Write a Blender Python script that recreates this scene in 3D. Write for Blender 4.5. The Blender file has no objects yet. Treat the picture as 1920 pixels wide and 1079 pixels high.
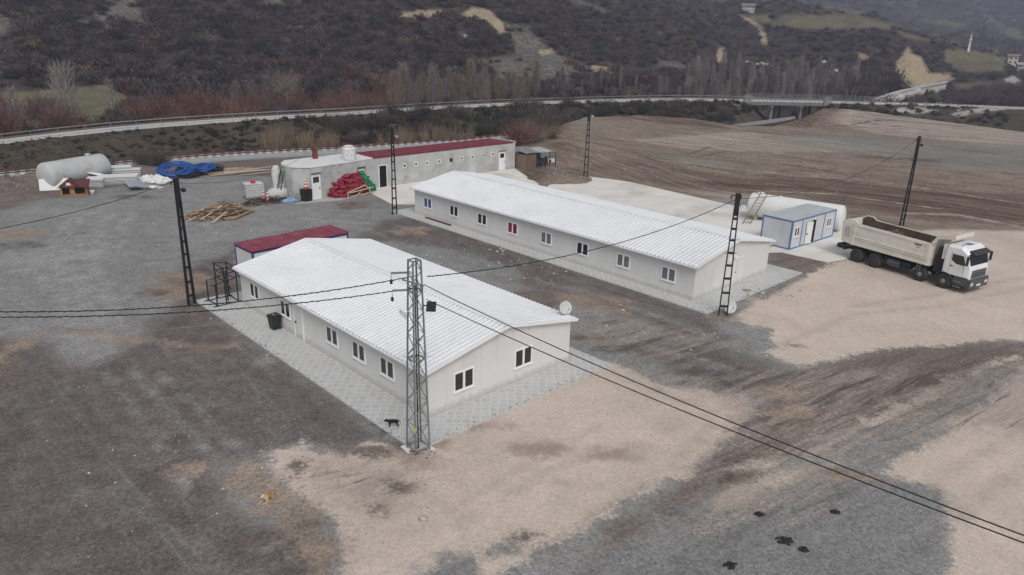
import bpy, math, random
import numpy as np
from mathutils import Matrix, Vector
random.seed(7); RS = np.random.RandomState(11)
R = math.radians; PI = math.pi
sc = bpy.context.scene; COL = sc.collection

# ------------------------------------------------------------------ camera, light, exposure
PITCH, ROLL, FPX, CH = 0.34078, 0.02545, 1382.8, 18.874
cp, sp, cr, sr = math.cos(PITCH), math.sin(PITCH), math.cos(ROLL), math.sin(ROLL)
cam = bpy.data.cameras.new('camera'); camo = bpy.data.objects.new('camera', cam); COL.objects.link(camo)
cam.sensor_width = 36; cam.lens = FPX / 1920 * 36; cam.clip_start = .5; cam.clip_end = 9000
ax = Vector((1, 0, 0)); au = Vector((0, sp, cp)); af = Vector((0, cp, -sp))
cx_ = ax * cr + au * sr; cu_ = ax * -sr + au * cr
M = Matrix((cx_, cu_, -af)).transposed().to_4x4(); M.translation = (0, 0, CH)
camo.matrix_world = M; sc.camera = camo

SUN_EL, SUN_AZ = R(50), R(165)          # azimuth measured clockwise from +Y
w = bpy.data.worlds.new('World'); sc.world = w; w.use_nodes = True
nt = w.node_tree; bg = nt.nodes['Background']
sky = nt.nodes.new('ShaderNodeTexSky'); sky.sky_type = 'NISHITA'; sky.sun_disc = False
sky.sun_elevation = SUN_EL; sky.sun_rotation = SUN_AZ; sky.air_density = 1; sky.dust_density = 4; sky.ozone_density = 1
hs = nt.nodes.new('ShaderNodeHueSaturation'); hs.inputs['Saturation'].default_value = .22
nt.links.new(sky.outputs[0], hs.inputs['Color']); nt.links.new(hs.outputs[0], bg.inputs[0])
bg.inputs[1].default_value = .13
sun = bpy.data.lights.new('sun', 'SUN'); sun.energy = 1.1; sun.angle = R(22); sun.color = (1, .975, .94)
suno = bpy.data.objects.new('sun', sun); COL.objects.link(suno)
sd_ = Vector((math.sin(SUN_AZ) * math.cos(SUN_EL), math.cos(SUN_AZ) * math.cos(SUN_EL), math.sin(SUN_EL)))
suno.rotation_euler = sd_.to_track_quat('Z', 'Y').to_euler()
sc.view_settings.view_transform = 'Standard'; sc.view_settings.look = 'None'
sc.view_settings.exposure = -.05; sc.view_settings.gamma = 1
sc.cycles.max_bounces = 6; sc.cycles.volume_bounces = 0; sc.cycles.use_denoising = True; sc.cycles.denoising_prefilter = 'NONE'; sc.cycles.denoising_input_passes = 'RGB_ALBEDO_NORMAL'

# ------------------------------------------------------------------ survey helpers (photo pixel -> place)
def ray(px, py):
    X = (px - 960) / FPX; U = -(py - 539.5) / FPX
    x = X * cr - U * sr; u = X * sr + U * cr
    return np.array([x, cp + u * sp, -sp + u * cp])
def G(px, py, z=0.):
    d = ray(px, py); t = (z - CH) / d[2]
    return Vector((t * d[0], t * d[1], z))
def project(P):
    """world points (n,3) -> pixel coordinates in the 1920 frame"""
    P = np.atleast_2d(P); z = P[:, 1] * cp - (P[:, 2] - CH) * sp; u = P[:, 1] * sp + (P[:, 2] - CH) * cp; x = P[:, 0]
    X = x * cr + u * sr; U = -x * sr + u * cr; z = np.maximum(z, .1)
    return np.stack([960 + FPX * X / z, 539.5 - FPX * U / z], 1)
def PL(px, py, o, ang, axis='x', off=0., z0=0.):
    """pixel -> (along, height) in a vertical plane of the local frame at o turned by ang"""
    X = np.array([math.cos(ang), math.sin(ang), 0]); Y = np.array([-math.sin(ang), math.cos(ang), 0])
    N = np.array([o[0], o[1], z0]); d = ray(px, py); n = X if axis == 'x' else Y; C = np.array([0, 0, CH])
    t = ((N + n * off - C) @ n) / (d @ n); P = C + t * d - N
    return float(P @ (Y if axis == 'x' else X)), float(P[2])

# ------------------------------------------------------------------ mesh helpers
class MB:
    def __init__(s): s.v = []; s.f = []; s.m = []; s.s = []
    def add(s, vs, fs, mi=0, sm=False):
        o = len(s.v); s.v += [tuple(v) for v in vs]
        for f in fs: s.f.append([i + o for i in f]); s.m.append(mi); s.s.append(sm)
        return s
    def box(s, c, d, mi=0, rz=0., M=None):
        a, b, e = d[0] / 2, d[1] / 2, d[2] / 2
        P = [Vector((x * a, y * b, z * e)) for z in (-1, 1) for y in (-1, 1) for x in (-1, 1)]
        T = M if M is not None else Matrix.Rotation(rz, 3, 'Z')
        P = [T @ p + Vector(c) for p in P]
        return s.add(P, [(0, 2, 3, 1), (4, 5, 7, 6), (0, 1, 5, 4), (2, 6, 7, 3), (0, 4, 6, 2), (1, 3, 7, 5)], mi)
    def bx(s, x0, x1, y0, y1, z0, z1, mi=0):
        return s.box(((x0 + x1) / 2, (y0 + y1) / 2, (z0 + z1) / 2), (abs(x1 - x0), abs(y1 - y0), abs(z1 - z0)), mi)
    def beam(s, p, q, w, h, mi=0, up=(0, 0, 1)):
        p, q = Vector(p), Vector(q); d = q - p; L = d.length
        if L < 1e-6: return s
        X = d / L; U = Vector(up)
        if abs(X.dot(U)) > .98: U = Vector((1, 0, 0))
        Y = U.cross(X).normalized(); Z = X.cross(Y)
        return s.box((p + q) / 2, (L, w, h), mi, M=Matrix((X, Y, Z)).transposed())
    def tube(s, pts, rad, n=8, mi=0, cap=True, sm=True, closed=False):
        pts = [Vector(p) for p in pts]; k = len(pts)
        if not hasattr(rad, '__len__'): rad = [rad] * k
        o = len(s.v); prev = None; V = []
        for i, p in enumerate(pts):
            if closed: t = pts[(i + 1) % k] - pts[i - 1]
            else: t = pts[min(i + 1, k - 1)] - pts[max(i - 1, 0)]
            t.normalize()
            if prev is None:
                u = Vector((0, 0, 1)) if abs(t.z) < .9 else Vector((1, 0, 0)); u = (u - t * u.dot(t)).normalized()
            else: u = (prev - t * prev.dot(t)).normalized()
            prev = u; b = t.cross(u)
            V += [p + (u * math.cos(2 * PI * j / n) + b * math.sin(2 * PI * j / n)) * rad[i] for j in range(n)]
        F = []
        for i in range(k if closed else k - 1):
            a = i * n; c = ((i + 1) % k) * n
            F += [(a + j, a + (j + 1) % n, c + (j + 1) % n, c + j) for j in range(n)]
        s.add(V, F, mi, sm)
        if cap and not closed:
            s.add(V[:n], [tuple(reversed(range(n)))], mi); s.add(V[-n:], [tuple(range(n))], mi)
        return s
    def lathe(s, prof, n=16, mi=0, c=(0, 0, 0), M=None, sm=True):
        V = []
        for r, z in prof:
            for j in range(n):
                p = Vector((r * math.cos(2 * PI * j / n), r * math.sin(2 * PI * j / n), z))
                V.append((M @ p if M is not None else p) + Vector(c))
        F = []
        for i in range(len(prof) - 1):
            F += [(i * n + j, i * n + (j + 1) % n, (i + 1) * n + (j + 1) % n, (i + 1) * n + j) for j in range(n)]
        s.add(V, F, mi, sm)
        s.add(V[:n], [tuple(reversed(range(n)))], mi); s.add(V[-n:], [tuple(range(n))], mi)
        return s
    def prism(s, poly, a, b, mi=0, plane='xy'):
        """polygon extruded between a and b along the remaining axis"""
        def mk(u, v, t): return {'xy': (u, v, t), 'xz': (u, t, v), 'yz': (t, u, v)}[plane]
        n = len(poly); V = [mk(u, v, a) for u, v in poly] + [mk(u, v, b) for u, v in poly]
        F = [tuple(range(n)), tuple(reversed(range(n, 2 * n)))] + [(i, n + i, n + (i + 1) % n, (i + 1) % n) for i in range(n)]
        return s.add(V, F, mi)
    def build(s, name, mats, parent=None, loc=None, rz=None, fixn=True):
        me = bpy.data.meshes.new(name); me.from_pydata(s.v, [], s.f)
        if not isinstance(mats, (list, tuple)): mats = [mats]
        for m in mats: me.materials.append(m)
        me.polygons.foreach_set('material_index', s.m); me.polygons.foreach_set('use_smooth', s.s)
        if fixn:
            import bmesh
            b = bmesh.new(); b.from_mesh(me); bmesh.ops.recalc_face_normals(b, faces=b.faces); b.to_mesh(me); b.free()
        me.update()
        o = bpy.data.objects.new(name, me); COL.objects.link(o)
        if parent is not None: o.parent = parent
        if loc is not None: o.location = loc
        if rz is not None: o.rotation_euler = (0, 0, rz)
        return o
def tag(o, label=None, cat=None, group=None, kind=None):
    if label: o['label'] = label
    if cat: o['category'] = cat; o['kind'] = 'thing'
    if group: o['group'] = group
    if kind: o['kind'] = kind
    return o
def thing(name, label, cat, loc=(0, 0, 0), rz=0., group=None):
    o = bpy.data.objects.new(name, None); COL.objects.link(o); o.empty_display_size = .2
    o.location = loc; o.rotation_euler = (0, 0, rz)
    return tag(o, label, cat, group)
def copy_tree(o, parent=None):
    c = o.copy(); COL.objects.link(c)
    if parent is not None: c.parent = parent
    for ch in list(o.children): copy_tree(ch, c)
    return c
def place(o, loc, rot=(0, 0, 0), s=None, label=None, group=None):
    o.location = loc; o.rotation_euler = rot
    if s is not None: o.scale = (s, s, s) if not hasattr(s, '__len__') else s
    if label: o['label'] = label
    if group: o['group'] = group
    return o

# ------------------------------------------------------------------ materials
def node(nt, typ, **kw):
    n = nt.nodes.new(typ)
    for k, v in kw.items():
        if k.startswith('i_'): n.inputs[k[2:].replace('_', ' ')].default_value = v
        else: setattr(n, k, v)
    return n
def noise(nt, vec, scale, detail=4, rough=.55, dist=0.):
    n = nt.nodes.new('ShaderNodeTexNoise'); n.inputs['Scale'].default_value = scale; n.inputs['Detail'].default_value = detail
    n.inputs['Roughness'].default_value = rough; n.inputs['Distortion'].default_value = dist
    nt.links.new(vec, n.inputs['Vector']); return n.outputs[0]
def mrange(nt, val, a, b, c=0., d=1., smooth=False):
    n = nt.nodes.new('ShaderNodeMapRange')
    if smooth: n.interpolation_type = 'SMOOTHSTEP'
    for i, x in zip((1, 2, 3, 4), (a, b, c, d)): n.inputs[i].default_value = x
    nt.links.new(val, n.inputs[0]); return n.outputs[0]
def mth(nt, op, a, b=None):
    n = nt.nodes.new('ShaderNodeMath'); n.operation = op
    for i, x in enumerate((a, b)):
        if x is None: continue
        if isinstance(x, (int, float)): n.inputs[i].default_value = x
        else: nt.links.new(x, n.inputs[i])
    return n.outputs[0]
def mixc(nt, fac, a, b, mode='MIX'):
    n = nt.nodes.new('ShaderNodeMix'); n.data_type = 'RGBA'; n.blend_type = mode
    for i, x in ((0, fac), (6, a), (7, b)):
        if isinstance(x, (int, float)): n.inputs[i].default_value = x
        elif isinstance(x, (tuple, list)): n.inputs[i].default_value = (*x[:3], 1)
        else: nt.links.new(x, n.inputs[i])
    return n.outputs[2]
def new_mat(name):
    m = bpy.data.materials.new(name); m.use_nodes = True; nt = m.node_tree
    b = nt.nodes['Principled BSDF']; b.inputs['Specular IOR Level'].default_value = .3
    return m, nt, b
MATS = {}
def pbr(name, col, rough=.7, metal=0., var=.12, scale=1.5, stain=None, sscale=.6, samt=.5, bump=0., bscale=20., streak=None, spec=.3, splash=None):
    if name in MATS: return MATS[name]
    m, nt, b = new_mat(name); tc = node(nt, 'ShaderNodeTexCoord').outputs['Object']
    n1 = noise(nt, tc, scale, 5)
    c = mixc(nt, mrange(nt, n1, .3, .7), tuple(x * (1 - var) for x in col), tuple(min(1, x * (1 + var)) for x in col))
    if stain:
        v = tc
        if streak:
            mp = node(nt, 'ShaderNodeMapping'); mp.inputs['Scale'].default_value = streak; nt.links.new(tc, mp.inputs[0]); v = mp.outputs[0]
        n2 = noise(nt, v, sscale, 6, .65)
        c = mixc(nt, mrange(nt, n2, .52, .72, 0, samt), c, stain)
    if splash:
        sx = node(nt, 'ShaderNodeSeparateXYZ'); nt.links.new(tc, sx.inputs[0])
        f = mth(nt, 'ADD', sx.outputs[2], mth(nt, 'MULTIPLY', noise(nt, tc, 3., 5, .7), -.9)); c = mixc(nt, mrange(nt, f, -.28, .1, .55, 0, True), c, splash)
    nt.links.new(c, b.inputs['Base Color'])
    b.inputs['Roughness'].default_value = rough; b.inputs['Metallic'].default_value = metal
    b.inputs['Specular IOR Level'].default_value = spec
    if bump:
        bn = node(nt, 'ShaderNodeBump'); bn.inputs['Strength'].default_value = bump; bn.inputs['Distance'].default_value = .02
        nt.links.new(noise(nt, tc, bscale, 4), bn.inputs['Height']); nt.links.new(bn.outputs[0], b.inputs['Normal'])
    MATS[name] = m; return m
WALL = pbr('white_wall_panel', (.66, .66, .645), .55, var=.03, scale=.5, stain=(.5, .48, .45), sscale=.7, samt=.3, streak=(1, 1, .25), splash=(.42, .39, .35))
WALLG = pbr('panel_joint', (.5, .5, .49), .6)
ROOFW = pbr('white_roof_sheet', (.76, .775, .79), .5, var=.03, scale=.4, stain=(.58, .59, .6), sscale=.5, samt=.3)
ROOFP = pbr('white_roof_pan_shade', (.655, .67, .685), .5, var=.04, scale=.4, stain=(.48, .48, .48), sscale=.5, samt=.3)  # pans darker than crests: shading between the ribs painted into the sheet colour
TRIMW = pbr('white_trim', (.8, .8, .8), .4, var=.02)
PVC = pbr('white_pvc', (.8, .8, .8), .35, var=.02)
GLASS = pbr('dark_glass', (.02, .02, .022), .08, var=.3, spec=.6)
GLASSG = pbr('curtain_grey_glass', (.16, .16, .165), .15, var=.3, spec=.6, scale=6)
GLASSB = pbr('curtain_blue_glass', (.06, .09, .26), .15, var=.3, spec=.6)
GLASSR = pbr('curtain_red_glass', (.2, .015, .03), .15, var=.3, spec=.6)
CRIMSON = pbr('crimson_roof_sheet', (.22, .042, .065), .5, var=.12, scale=1.2, stain=(.42, .2, .22), sscale=1.1, samt=.5)
BLUEF = pbr('blue_frame_paint', (.03, .05, .25), .45, var=.1)
BLUEL = pbr('light_blue_frame_paint', (.09, .18, .36), .45, var=.12, stain=(.2, .3, .36), samt=.4)
GREYROOF = pbr('grey_flat_roof', (.46, .49, .49), .5, var=.08, scale=.7, stain=(.32, .34, .34), sscale=1.2, samt=.5)
PLASTER = pbr('raw_cement_plaster', (.44, .445, .44), .9, var=.2, scale=.55, stain=(.25, .248, .24), sscale=.7, samt=.8, bump=.3, bscale=6)
CONC = pbr('pale_concrete', (.68, .655, .605), .85, var=.12, scale=.25, stain=(.44, .37, .29), sscale=.16, samt=.75, bump=.2, bscale=9)
CONCG = pbr('grey_concrete', (.40, .395, .38), .9, var=.12, scale=.4, stain=(.24, .23, .22), sscale=.4, samt=.6)
BLACK = pbr('black_steel', (.018, .018, .019), .45, var=.25)
GALV = pbr('galvanised_steel', (.24, .25, .255), .45, metal=.35, var=.15, scale=3)
RUST = pbr('rusty_brown_steel', (.10, .04, .03), .8, var=.25, scale=2)
RUBBER = pbr('tyre_rubber', (.04, .038, .036), .85, var=.3, scale=5, stain=(.14, .115, .095), sscale=2, samt=.45)
WOODP = pbr('pale_sawn_wood', (.55, .44, .32), .8, var=.15, scale=4)
WOODG = pbr('weathered_log', (.25, .185, .125), .9, var=.3, scale=5)
WOODD = pbr('dark_bark', (.09, .065, .05), .9, var=.3, scale=5)
CABLE = pbr('black_cable', (.02, .02, .02), .6, var=.1)

# ------------------------------------------------------------------ terrain profile curves
def az_of(px, py):
    d = ray(px, py); return math.atan2(d[0], d[1])
def kz(px, py, z):
    d = ray(px, py); h = math.hypot(d[0], d[1]); return az_of(px, py), (z - CH) / d[2] * h, z
def kr(px, py, r):
    d = ray(px, py); h = math.hypot(d[0], d[1]); return az_of(px, py), r, CH + r * d[2] / h
def curve(pts):
    pts = sorted(pts); a = np.array([p[0] for p in pts]); r = np.array([p[1] for p in pts]); z = np.array([p[2] for p in pts])
    return a, r, z
def cev(c, az):
    return np.interp(az, c[0], c[1]), np.interp(az, c[0], c[2])
K0 = curve([kz(*p) for p in [(-260, 362, 0), (0, 330, 0), (200, 311, 0), (400, 294, 0), (640, 281, 0), (860, 266, 0), (1000, 250, .3), (1100, 221, 1.5), (1200, 216, 1.2),
    (1300, 223, .8), (1380, 236, .3), (1450, 237, .3), (1500, 223, .9), (1545, 205, 2.5), (1640, 212, 2.0), (1920, 248, 1.0), (2300, 290, 1.)]])
def lin(pairs, az):
    a = np.array([az_of(p[0], 230) for p in pairs]); v = np.array([p[1] for p in pairs]); return np.interp(az, a, v)
K2 = curve([kz(*p) for p in [(-300, 312, 2.1), (0, 271, 2.3), (100, 258.5, 2.5), (200, 247.5, 2.7), (300, 238.5, 2.9), (400, 231, 3.1), (520, 223.5, 3.3), (640, 217, 3.4), (750, 209.5, 3.4), (860, 203, 3.4),
    (1050, 194.5, 3.0), (1280, 189, 2.6), (1400, 191, 2.6), (1520, 193, 2.6), (1640, 196, 2.0), (1760, 199, 1.2), (1920, 205, .8), (2300, 225, .5)]])
K5 = curve([kr(*p) for p in [(-600, 200, 175), (0, 182, 185), (200, 172, 190), (400, 185, 185), (640, 175, 195), (860, 165, 205), (1050, 160, 215), (1280, 150, 250), (1400, 135, 290),
    (1550, 150, 290), (1650, 160, 285), (1700, 168, 280), (1760, 176, 300), (1850, 165, 330), (1920, 150, 380), (2300, 150, 400)]])
K6 = curve([kr(*p) for p in [(-600, 100, 215), (0, 110, 215), (400, 110, 220), (860, 95, 240), (1050, 100, 262), (1280, 80, 330), (1400, 85, 350), (1550, 95, 350), (1650, 110, 330),
    (1720, 120, 335), (1780, 130, 400), (1850, 120, 470), (1920, 115, 560), (2300, 110, 600)]])
K7 = curve([kr(*p) for p in [(-600, -30, 270), (0, 20, 255), (400, 0, 265), (860, 20, 290), (1050, 10, 330), (1200, 5, 400), (1280, 5, 450), (1340, 10, 465), (1400, 24, 470), (1500, 30, 480), (1600, 40, 460),
    (1680, 60, 420), (1750, 80, 440), (1800, 98, 560), (1860, 100, 640), (1920, 95, 760), (2300, 80, 800)]])
K8 = curve([kr(*p) for p in [(-600, -120, 320), (0, -60, 300), (400, -90, 310), (860, -60, 340), (1050, -50, 400), (1200, -30, 520), (1300, 6, 650), (1400, 32, 650), (1500, 42, 640),
    (1600, 52, 620), (1680, 72, 600), (1750, 88, 620), (1800, 80, 750), (1860, 80, 850), (1920, 75, 900), (2300, 60, 900)]])
K9 = curve([kr(*p) for p in [(-600, -200, 400), (0, -150, 380), (860, -150, 430), (1050, -120, 520), (1200, -60, 750), (1300, -20, 900), (1400, 6, 950), (1500, 12, 950), (1600, 18, 1000),
    (1700, 36, 1050), (1800, 45, 1100), (1920, 35, 1200), (2300, 20, 1200)]])
K10 = curve([kr(*p) for p in [(-600, -330, 700), (860, -300, 760), (1200, -170, 1200), (1400, -110, 1500), (1600, -90, 1700), (1920, -80, 1900), (2300, -80, 1900)]])
def profiles(az):
    r0, z0 = cev(K0, az); r2, z2 = cev(K2, az)
    d1 = lin([(0, 1.5), (860, 1.5), (1000, 4), (1100, 4), (1200, 5), (1380, 7), (1640, 5), (1920, 6)], az)
    z1 = lin([(0, .2), (860, .2), (1000, -.3), (1100, -1), (1200, -2), (1380, -2.6), (1640, -1), (1920, -.5)], az)
    r1 = np.minimum(r0 + d1, r2 - 4)
    r3, z3 = r2 + 7.2 * lin([(0, 1.), (640, 1.05), (1050, 1.3), (1280, 1.55), (1640, 1.55), (1920, 1.3)], az), z2
    z4 = lin([(0, 1.2), (200, 1.0), (640, .5), (1050, 0), (1280, -2), (1450, -2.6), (1640, -1), (1920, 0)], az)
    r4 = r3 + 6
    # the embankment stops short of the river under the bridge
    gapf = np.clip(lin([(1395, 0), (1435, 1), (1528, 1), (1552, 0)], az), 0, 1)
    z2b = z2 * (1 - gapf) + -2.6 * gapf
    L = [(r0, z0), (r1, z1), (r2, z2b), (r3, z2b), (r4, z4)] + [cev(k, az) for k in (K5, K6, K7, K8, K9, K10)]
    rr = np.stack([a for a, b in L]); zz = np.stack([b for a, b in L])
    return rr, zz
# --- smooth value noise
def vnoise(x, y, s, seed=0):
    rs = np.random.RandomState(seed); T = rs.rand(256, 256)
    x = x / s + 1000.3; y = y / s + 1000.7; xi = np.floor(x).astype(int); yi = np.floor(y).astype(int); fx = x - xi; fy = y - yi
    fx = fx * fx * (3 - 2 * fx); fy = fy * fy * (3 - 2 * fy); a = lambda i, j: T[(xi + i) % 256, (yi + j) % 256]
    return (a(0, 0) * (1 - fx) + a(1, 0) * fx) * (1 - fy) + (a(0, 1) * (1 - fx) + a(1, 1) * fx) * fy - .5
MOUNDS = [(-20, 356, 4, .7), (10, 350, 2.6, .6), (55, 346, 2.5, .5), (78, 342, 2.4, .9), (30, 372, 3, .5), (250, 318, 3, .5), (790, 860, 1.1, .16), (1065, 300, 5, .7), (1100, 290, 4, .6),
          (1050, 335, 4, .5), (1545, 222, 7, .8), (1600, 222, 8, .6), (690, 350, 1.6, .15), (1400, 545, 1.5, .1), (1075, 232, 4, .8)]
MW = [(G(a, b), c, d) for a, b, c, d in MOUNDS]
def height(x, y):
    x = np.atleast_1d(np.asarray(x, float)); y = np.atleast_1d(np.asarray(y, float))
    az = np.arctan2(x, y); r = np.hypot(x, y); rr, zz = profiles(az)
    ramp = lin([(0, 30), (1380, 30), (1480, 12), (1600, 14), (1920, 50)], az)
    t = np.clip((r - (rr[0] - ramp)) / ramp, 0, 1); z = zz[0] * t * t * (3 - 2 * t)
    for k in range(len(rr) - 1):
        m = (r >= rr[k]) & (r < rr[k + 1]); f = (r - rr[k]) / (rr[k + 1] - rr[k])
        z = np.where(m, zz[k] + (zz[k + 1] - zz[k]) * f, z)
    z = np.where(r >= rr[-1], zz[-1] + (r - rr[-1]) * .1, z)
    hill = np.clip((r - rr[5]) / 60, 0, 1)
    n = vnoise(x, y, 38, 1) * 7 + vnoise(x, y, 16, 2) * 3.4 + vnoise(x, y, 6, 3) * 1.3
    n2 = vnoise(az * 90, r * .02, 1.7, 4) * 3.
    z = z + hill * (n + n2) * np.clip(r / 300, .6, 2.2)
    bank = ((r > rr[0] + 1) & (r < rr[2] - .5)) | ((r > rr[3] + 1) & (r < rr[5] + 5))
    z = z + bank * (vnoise(x, y, 3.2, 5) * .5 + vnoise(x, y, 9, 6) * .5)
    for c, rad, h in MW:
        d2 = (x - c.x) ** 2 + (y - c.y) ** 2
        z = z + h * np.exp(-d2 / (rad * rad * .5)) * (1 + vnoise(x, y, .9, 8) * .7)
    return z
def hz(x, y): return float(height(x, y)[0])

rg = np.concatenate([np.arange(3, 14, 1.), np.arange(14, 60, .3), np.arange(60, 120, .4), np.arange(120, 250, .6), np.arange(250, 500, 1.5), 500 * 1.011 ** np.arange(0, 140)])
ag = np.concatenate([np.radians(np.linspace(-80, -38.5, 40)), np.radians(np.linspace(-38, 38, 660)), np.radians(np.linspace(38.5, 80, 40))])
NR, NA = len(rg), len(ag)
AZ, RR = np.meshgrid(ag, rg, indexing='ij'); TX = (RR * np.sin(AZ)).ravel(); TY = (RR * np.cos(AZ)).ravel()
TZ = height(TX, TY)
TPX = project(np.stack([TX, TY, TZ], 1))
TPX[TY < 2] = -9999
TRR, _ = profiles(np.arctan2(TX, TY)); TRAD = np.hypot(TX, TY)

def sd_poly(poly, X, Y, clip=4.):
    """signed distance to polygon, positive inside, clipped"""
    P = np.array(poly, float); out = np.full(len(X), -clip)
    lo = P.min(0) - clip; hi = P.max(0) + clip
    m = (X > lo[0]) & (X < hi[0]) & (Y > lo[1]) & (Y < hi[1]); x = X[m]; y = Y[m]
    if not len(x): return out
    d = np.full(len(x), 1e9); ins = np.zeros(len(x), bool)
    for i in range(len(P)):
        a = P[i - 1]; b = P[i]; e = b - a; t = np.clip(((x - a[0]) * e[0] + (y - a[1]) * e[1]) / (e @ e + 1e-12), 0, 1)
        d = np.minimum(d, np.hypot(x - a[0] - t * e[0], y - a[1] - t * e[1]))
        c = ((a[1] > y) != (b[1] > y)) & (x < (b[0] - a[0]) * (y - a[1]) / (b[1] - a[1] + 1e-12) + a[0]); ins ^= c
    out[m] = np.clip(np.where(ins, d, -d), -clip, clip); return out
def sd_line(pts, wd, X, Y, clip=4.):
    P = np.array(pts, float); d = np.full(len(X), 1e9)
    lo = P.min(0) - clip - wd; hi = P.max(0) + clip + wd
    m = (X > lo[0]) & (X < hi[0]) & (Y > lo[1]) & (Y < hi[1]); x = X[m]; y = Y[m]; dd = np.full(len(x), 1e9)
    for i in range(1, len(P)):
        a = P[i - 1]; b = P[i]; e = b - a; t = np.clip(((x - a[0]) * e[0] + (y - a[1]) * e[1]) / (e @ e), 0, 1)
        dd = np.minimum(dd, np.hypot(x - a[0] - t * e[0], y - a[1] - t * e[1]))
    d[m] = dd; return np.clip(wd - d, -clip, clip)
def wide(a, b): return (a + max(0, a - 1930) * 8 + min(0, a) * 4, b + max(0, b - 1079) * 8)
def W(poly): return [tuple(G(*wide(a, b))[:2]) for a, b in poly]
near = TRAD < 230
def yard(polys=(), lines=(), ells=()):
    out = np.full(len(TX), -4.)
    xs, ys = TX[near], TY[near]; o = out[near]
    for p in polys: o = np.maximum(o, sd_poly(W(p), xs, ys))
    for p, wd in lines: o = np.maximum(o, sd_line(W(p), wd, xs, ys))
    for cx, cy, rx, ry in ells:
        c = G(cx, cy); e = G(cx + rx, cy); f = G(cx, cy - ry); a = max((e - c).length, .1); b = max((f - c).length, .1)
        k = np.hypot((xs - c.x) / a, (ys - c.y) / b); o = np.maximum(o, np.clip((1 - k) * min(a, b), -4, 4))
    out[near] = o; return out
def hillp(polys, scale=.25):
    out = np.full(len(TX), -4.); far = (TRAD > 118) & (TPX[:, 0] > -400) & (TPX[:, 0] < 2300) & (TPX[:, 1] < 400)
    o = out[far]; px, py = TPX[far, 0], TPX[far, 1]
    for p in polys: o = np.maximum(o, sd_poly(p, px, py, 30) * scale)
    out[far] = np.clip(o, -4, 4); return out
A_ = {}
A_['tan'] = yard([
    [(495, 852), (560, 832), (640, 850), (700, 825), (760, 850), (800, 845), (815, 815), (1137, 679), (1250, 722), (1400, 742), (1420, 770), (1390, 800), (1340, 850), (1290, 890), (1150, 960), (1050, 1010), (960, 1060), (900, 1110), (600, 1110), (645, 1010), (610, 960), (560, 930), (520, 900)],
    [(1365, 600), (1400, 570), (1490, 530), (1585, 485), (1620, 440), (1760, 428), (2000, 445), (2100, 620), (1860, 640), (1760, 648), (1640, 655), (1560, 680), (1490, 690), (1440, 660), (1450, 618)],
    [(2100, 650), (1920, 690), (1830, 765), (1740, 830), (1650, 885), (1760, 920), (1775, 1010), (1720, 1110), (2200, 1110)],
    [(420, 612), (500, 600), (470, 640), (350, 690), (300, 690), (380, 650)]][:3],
    lines=[([(1390, 880), (1500, 860), (1620, 800), (1760, 730), (1920, 660)], .25), ([(1340, 950), (1440, 900), (1560, 870)], .45)])
A_['grey2'] = yard([[(740, 1110), (790, 1066), (880, 1032), (985, 1003), (975, 1022), (900, 1050), (850, 1110)],
    [(1640, 905), (1770, 925), (1768, 1010), (1720, 1110), (1200, 1110), (1100, 1050), (1300, 1000), (1480, 930), (1560, 900)]])
A_['purple'] = yard([
    [(150, 690), (240, 660), (330, 560), (300, 520), (440, 470), (455, 560), (392, 580), (760, 845), (700, 830), (640, 855), (560, 835), (495, 855), (430, 870), (425, 940), (600, 1020), (660, 1110), (-200, 1110), (-200, 640), (60, 640)],
    [(650, 452), (740, 410), (780, 405), (1330, 590), (1360, 640), (1200, 580), (1000, 520), (860, 470), (760, 455), (700, 452)],
    [(1150, 640), (1330, 640), (1480, 690), (1420, 735), (1300, 715)]],
    lines=[([(990, 530), (1100, 560), (1250, 610)], .8)])
A_['brown'] = yard([
    [(1000, 1110), (1150, 975), (1290, 895), (1370, 810), (1440, 720), (1560, 672), (1700, 645), (2000, 625), (2000, 690), (1860, 700), (1700, 790), (1500, 860), (1380, 905), (1240, 985), (1150, 1040), (1080, 1110)],
    [(-200, 470), (0, 398), (95, 372), (250, 345), (330, 335), (420, 328), (520, 332), (640, 300), (560, 285), (330, 300), (200, 330), (60, 335), (-200, 370)],
    [(1438, 470), (1480, 468), (1560, 490), (1590, 488), (1495, 520), (1440, 505)],
    [(0, 640), (20, 660), (25, 720), (0, 760)]],
    lines=[([(1960, 640), (1700, 700), (1560, 770), (1420, 850)], 1.2)],
    ells=[(1000, 560, 60, 20)])
A_['rust'] = yard([[(428, 860), (482, 864), (520, 903), (560, 936), (608, 965), (612, 1003), (560, 1004), (490, 965), (432, 930), (420, 890)], [(560, 1000), (610, 1010), (640, 1040), (600, 1079), (560, 1040)],
    [(1040, 548), (1120, 552), (1190, 572), (1185, 592), (1120, 585), (1060, 572)]],
    ells=[(790, 868, 45, 14), (770, 433, 34, 8), (660, 385, 30, 6), (690, 360, 40, 10), (350, 520, 45, 10), (330, 545, 50, 18), (380, 650, 60, 8), (1110, 640, 40, 6), (1190, 615, 50, 5), (245, 640, 60, 6),
          (1360, 597, 30, 8), (15, 660, 22, 40), (1450, 735, 40, 9), (1560, 890, 60, 12), (1010, 840, 60, 14), (820, 830, 30, 8), (880, 800, 50, 8), (1140, 850, 40, 10), (30, 440, 60, 8), (150, 620, 80, 6), (1500, 770, 60, 12), (370, 880, 60, 14)])
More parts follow.
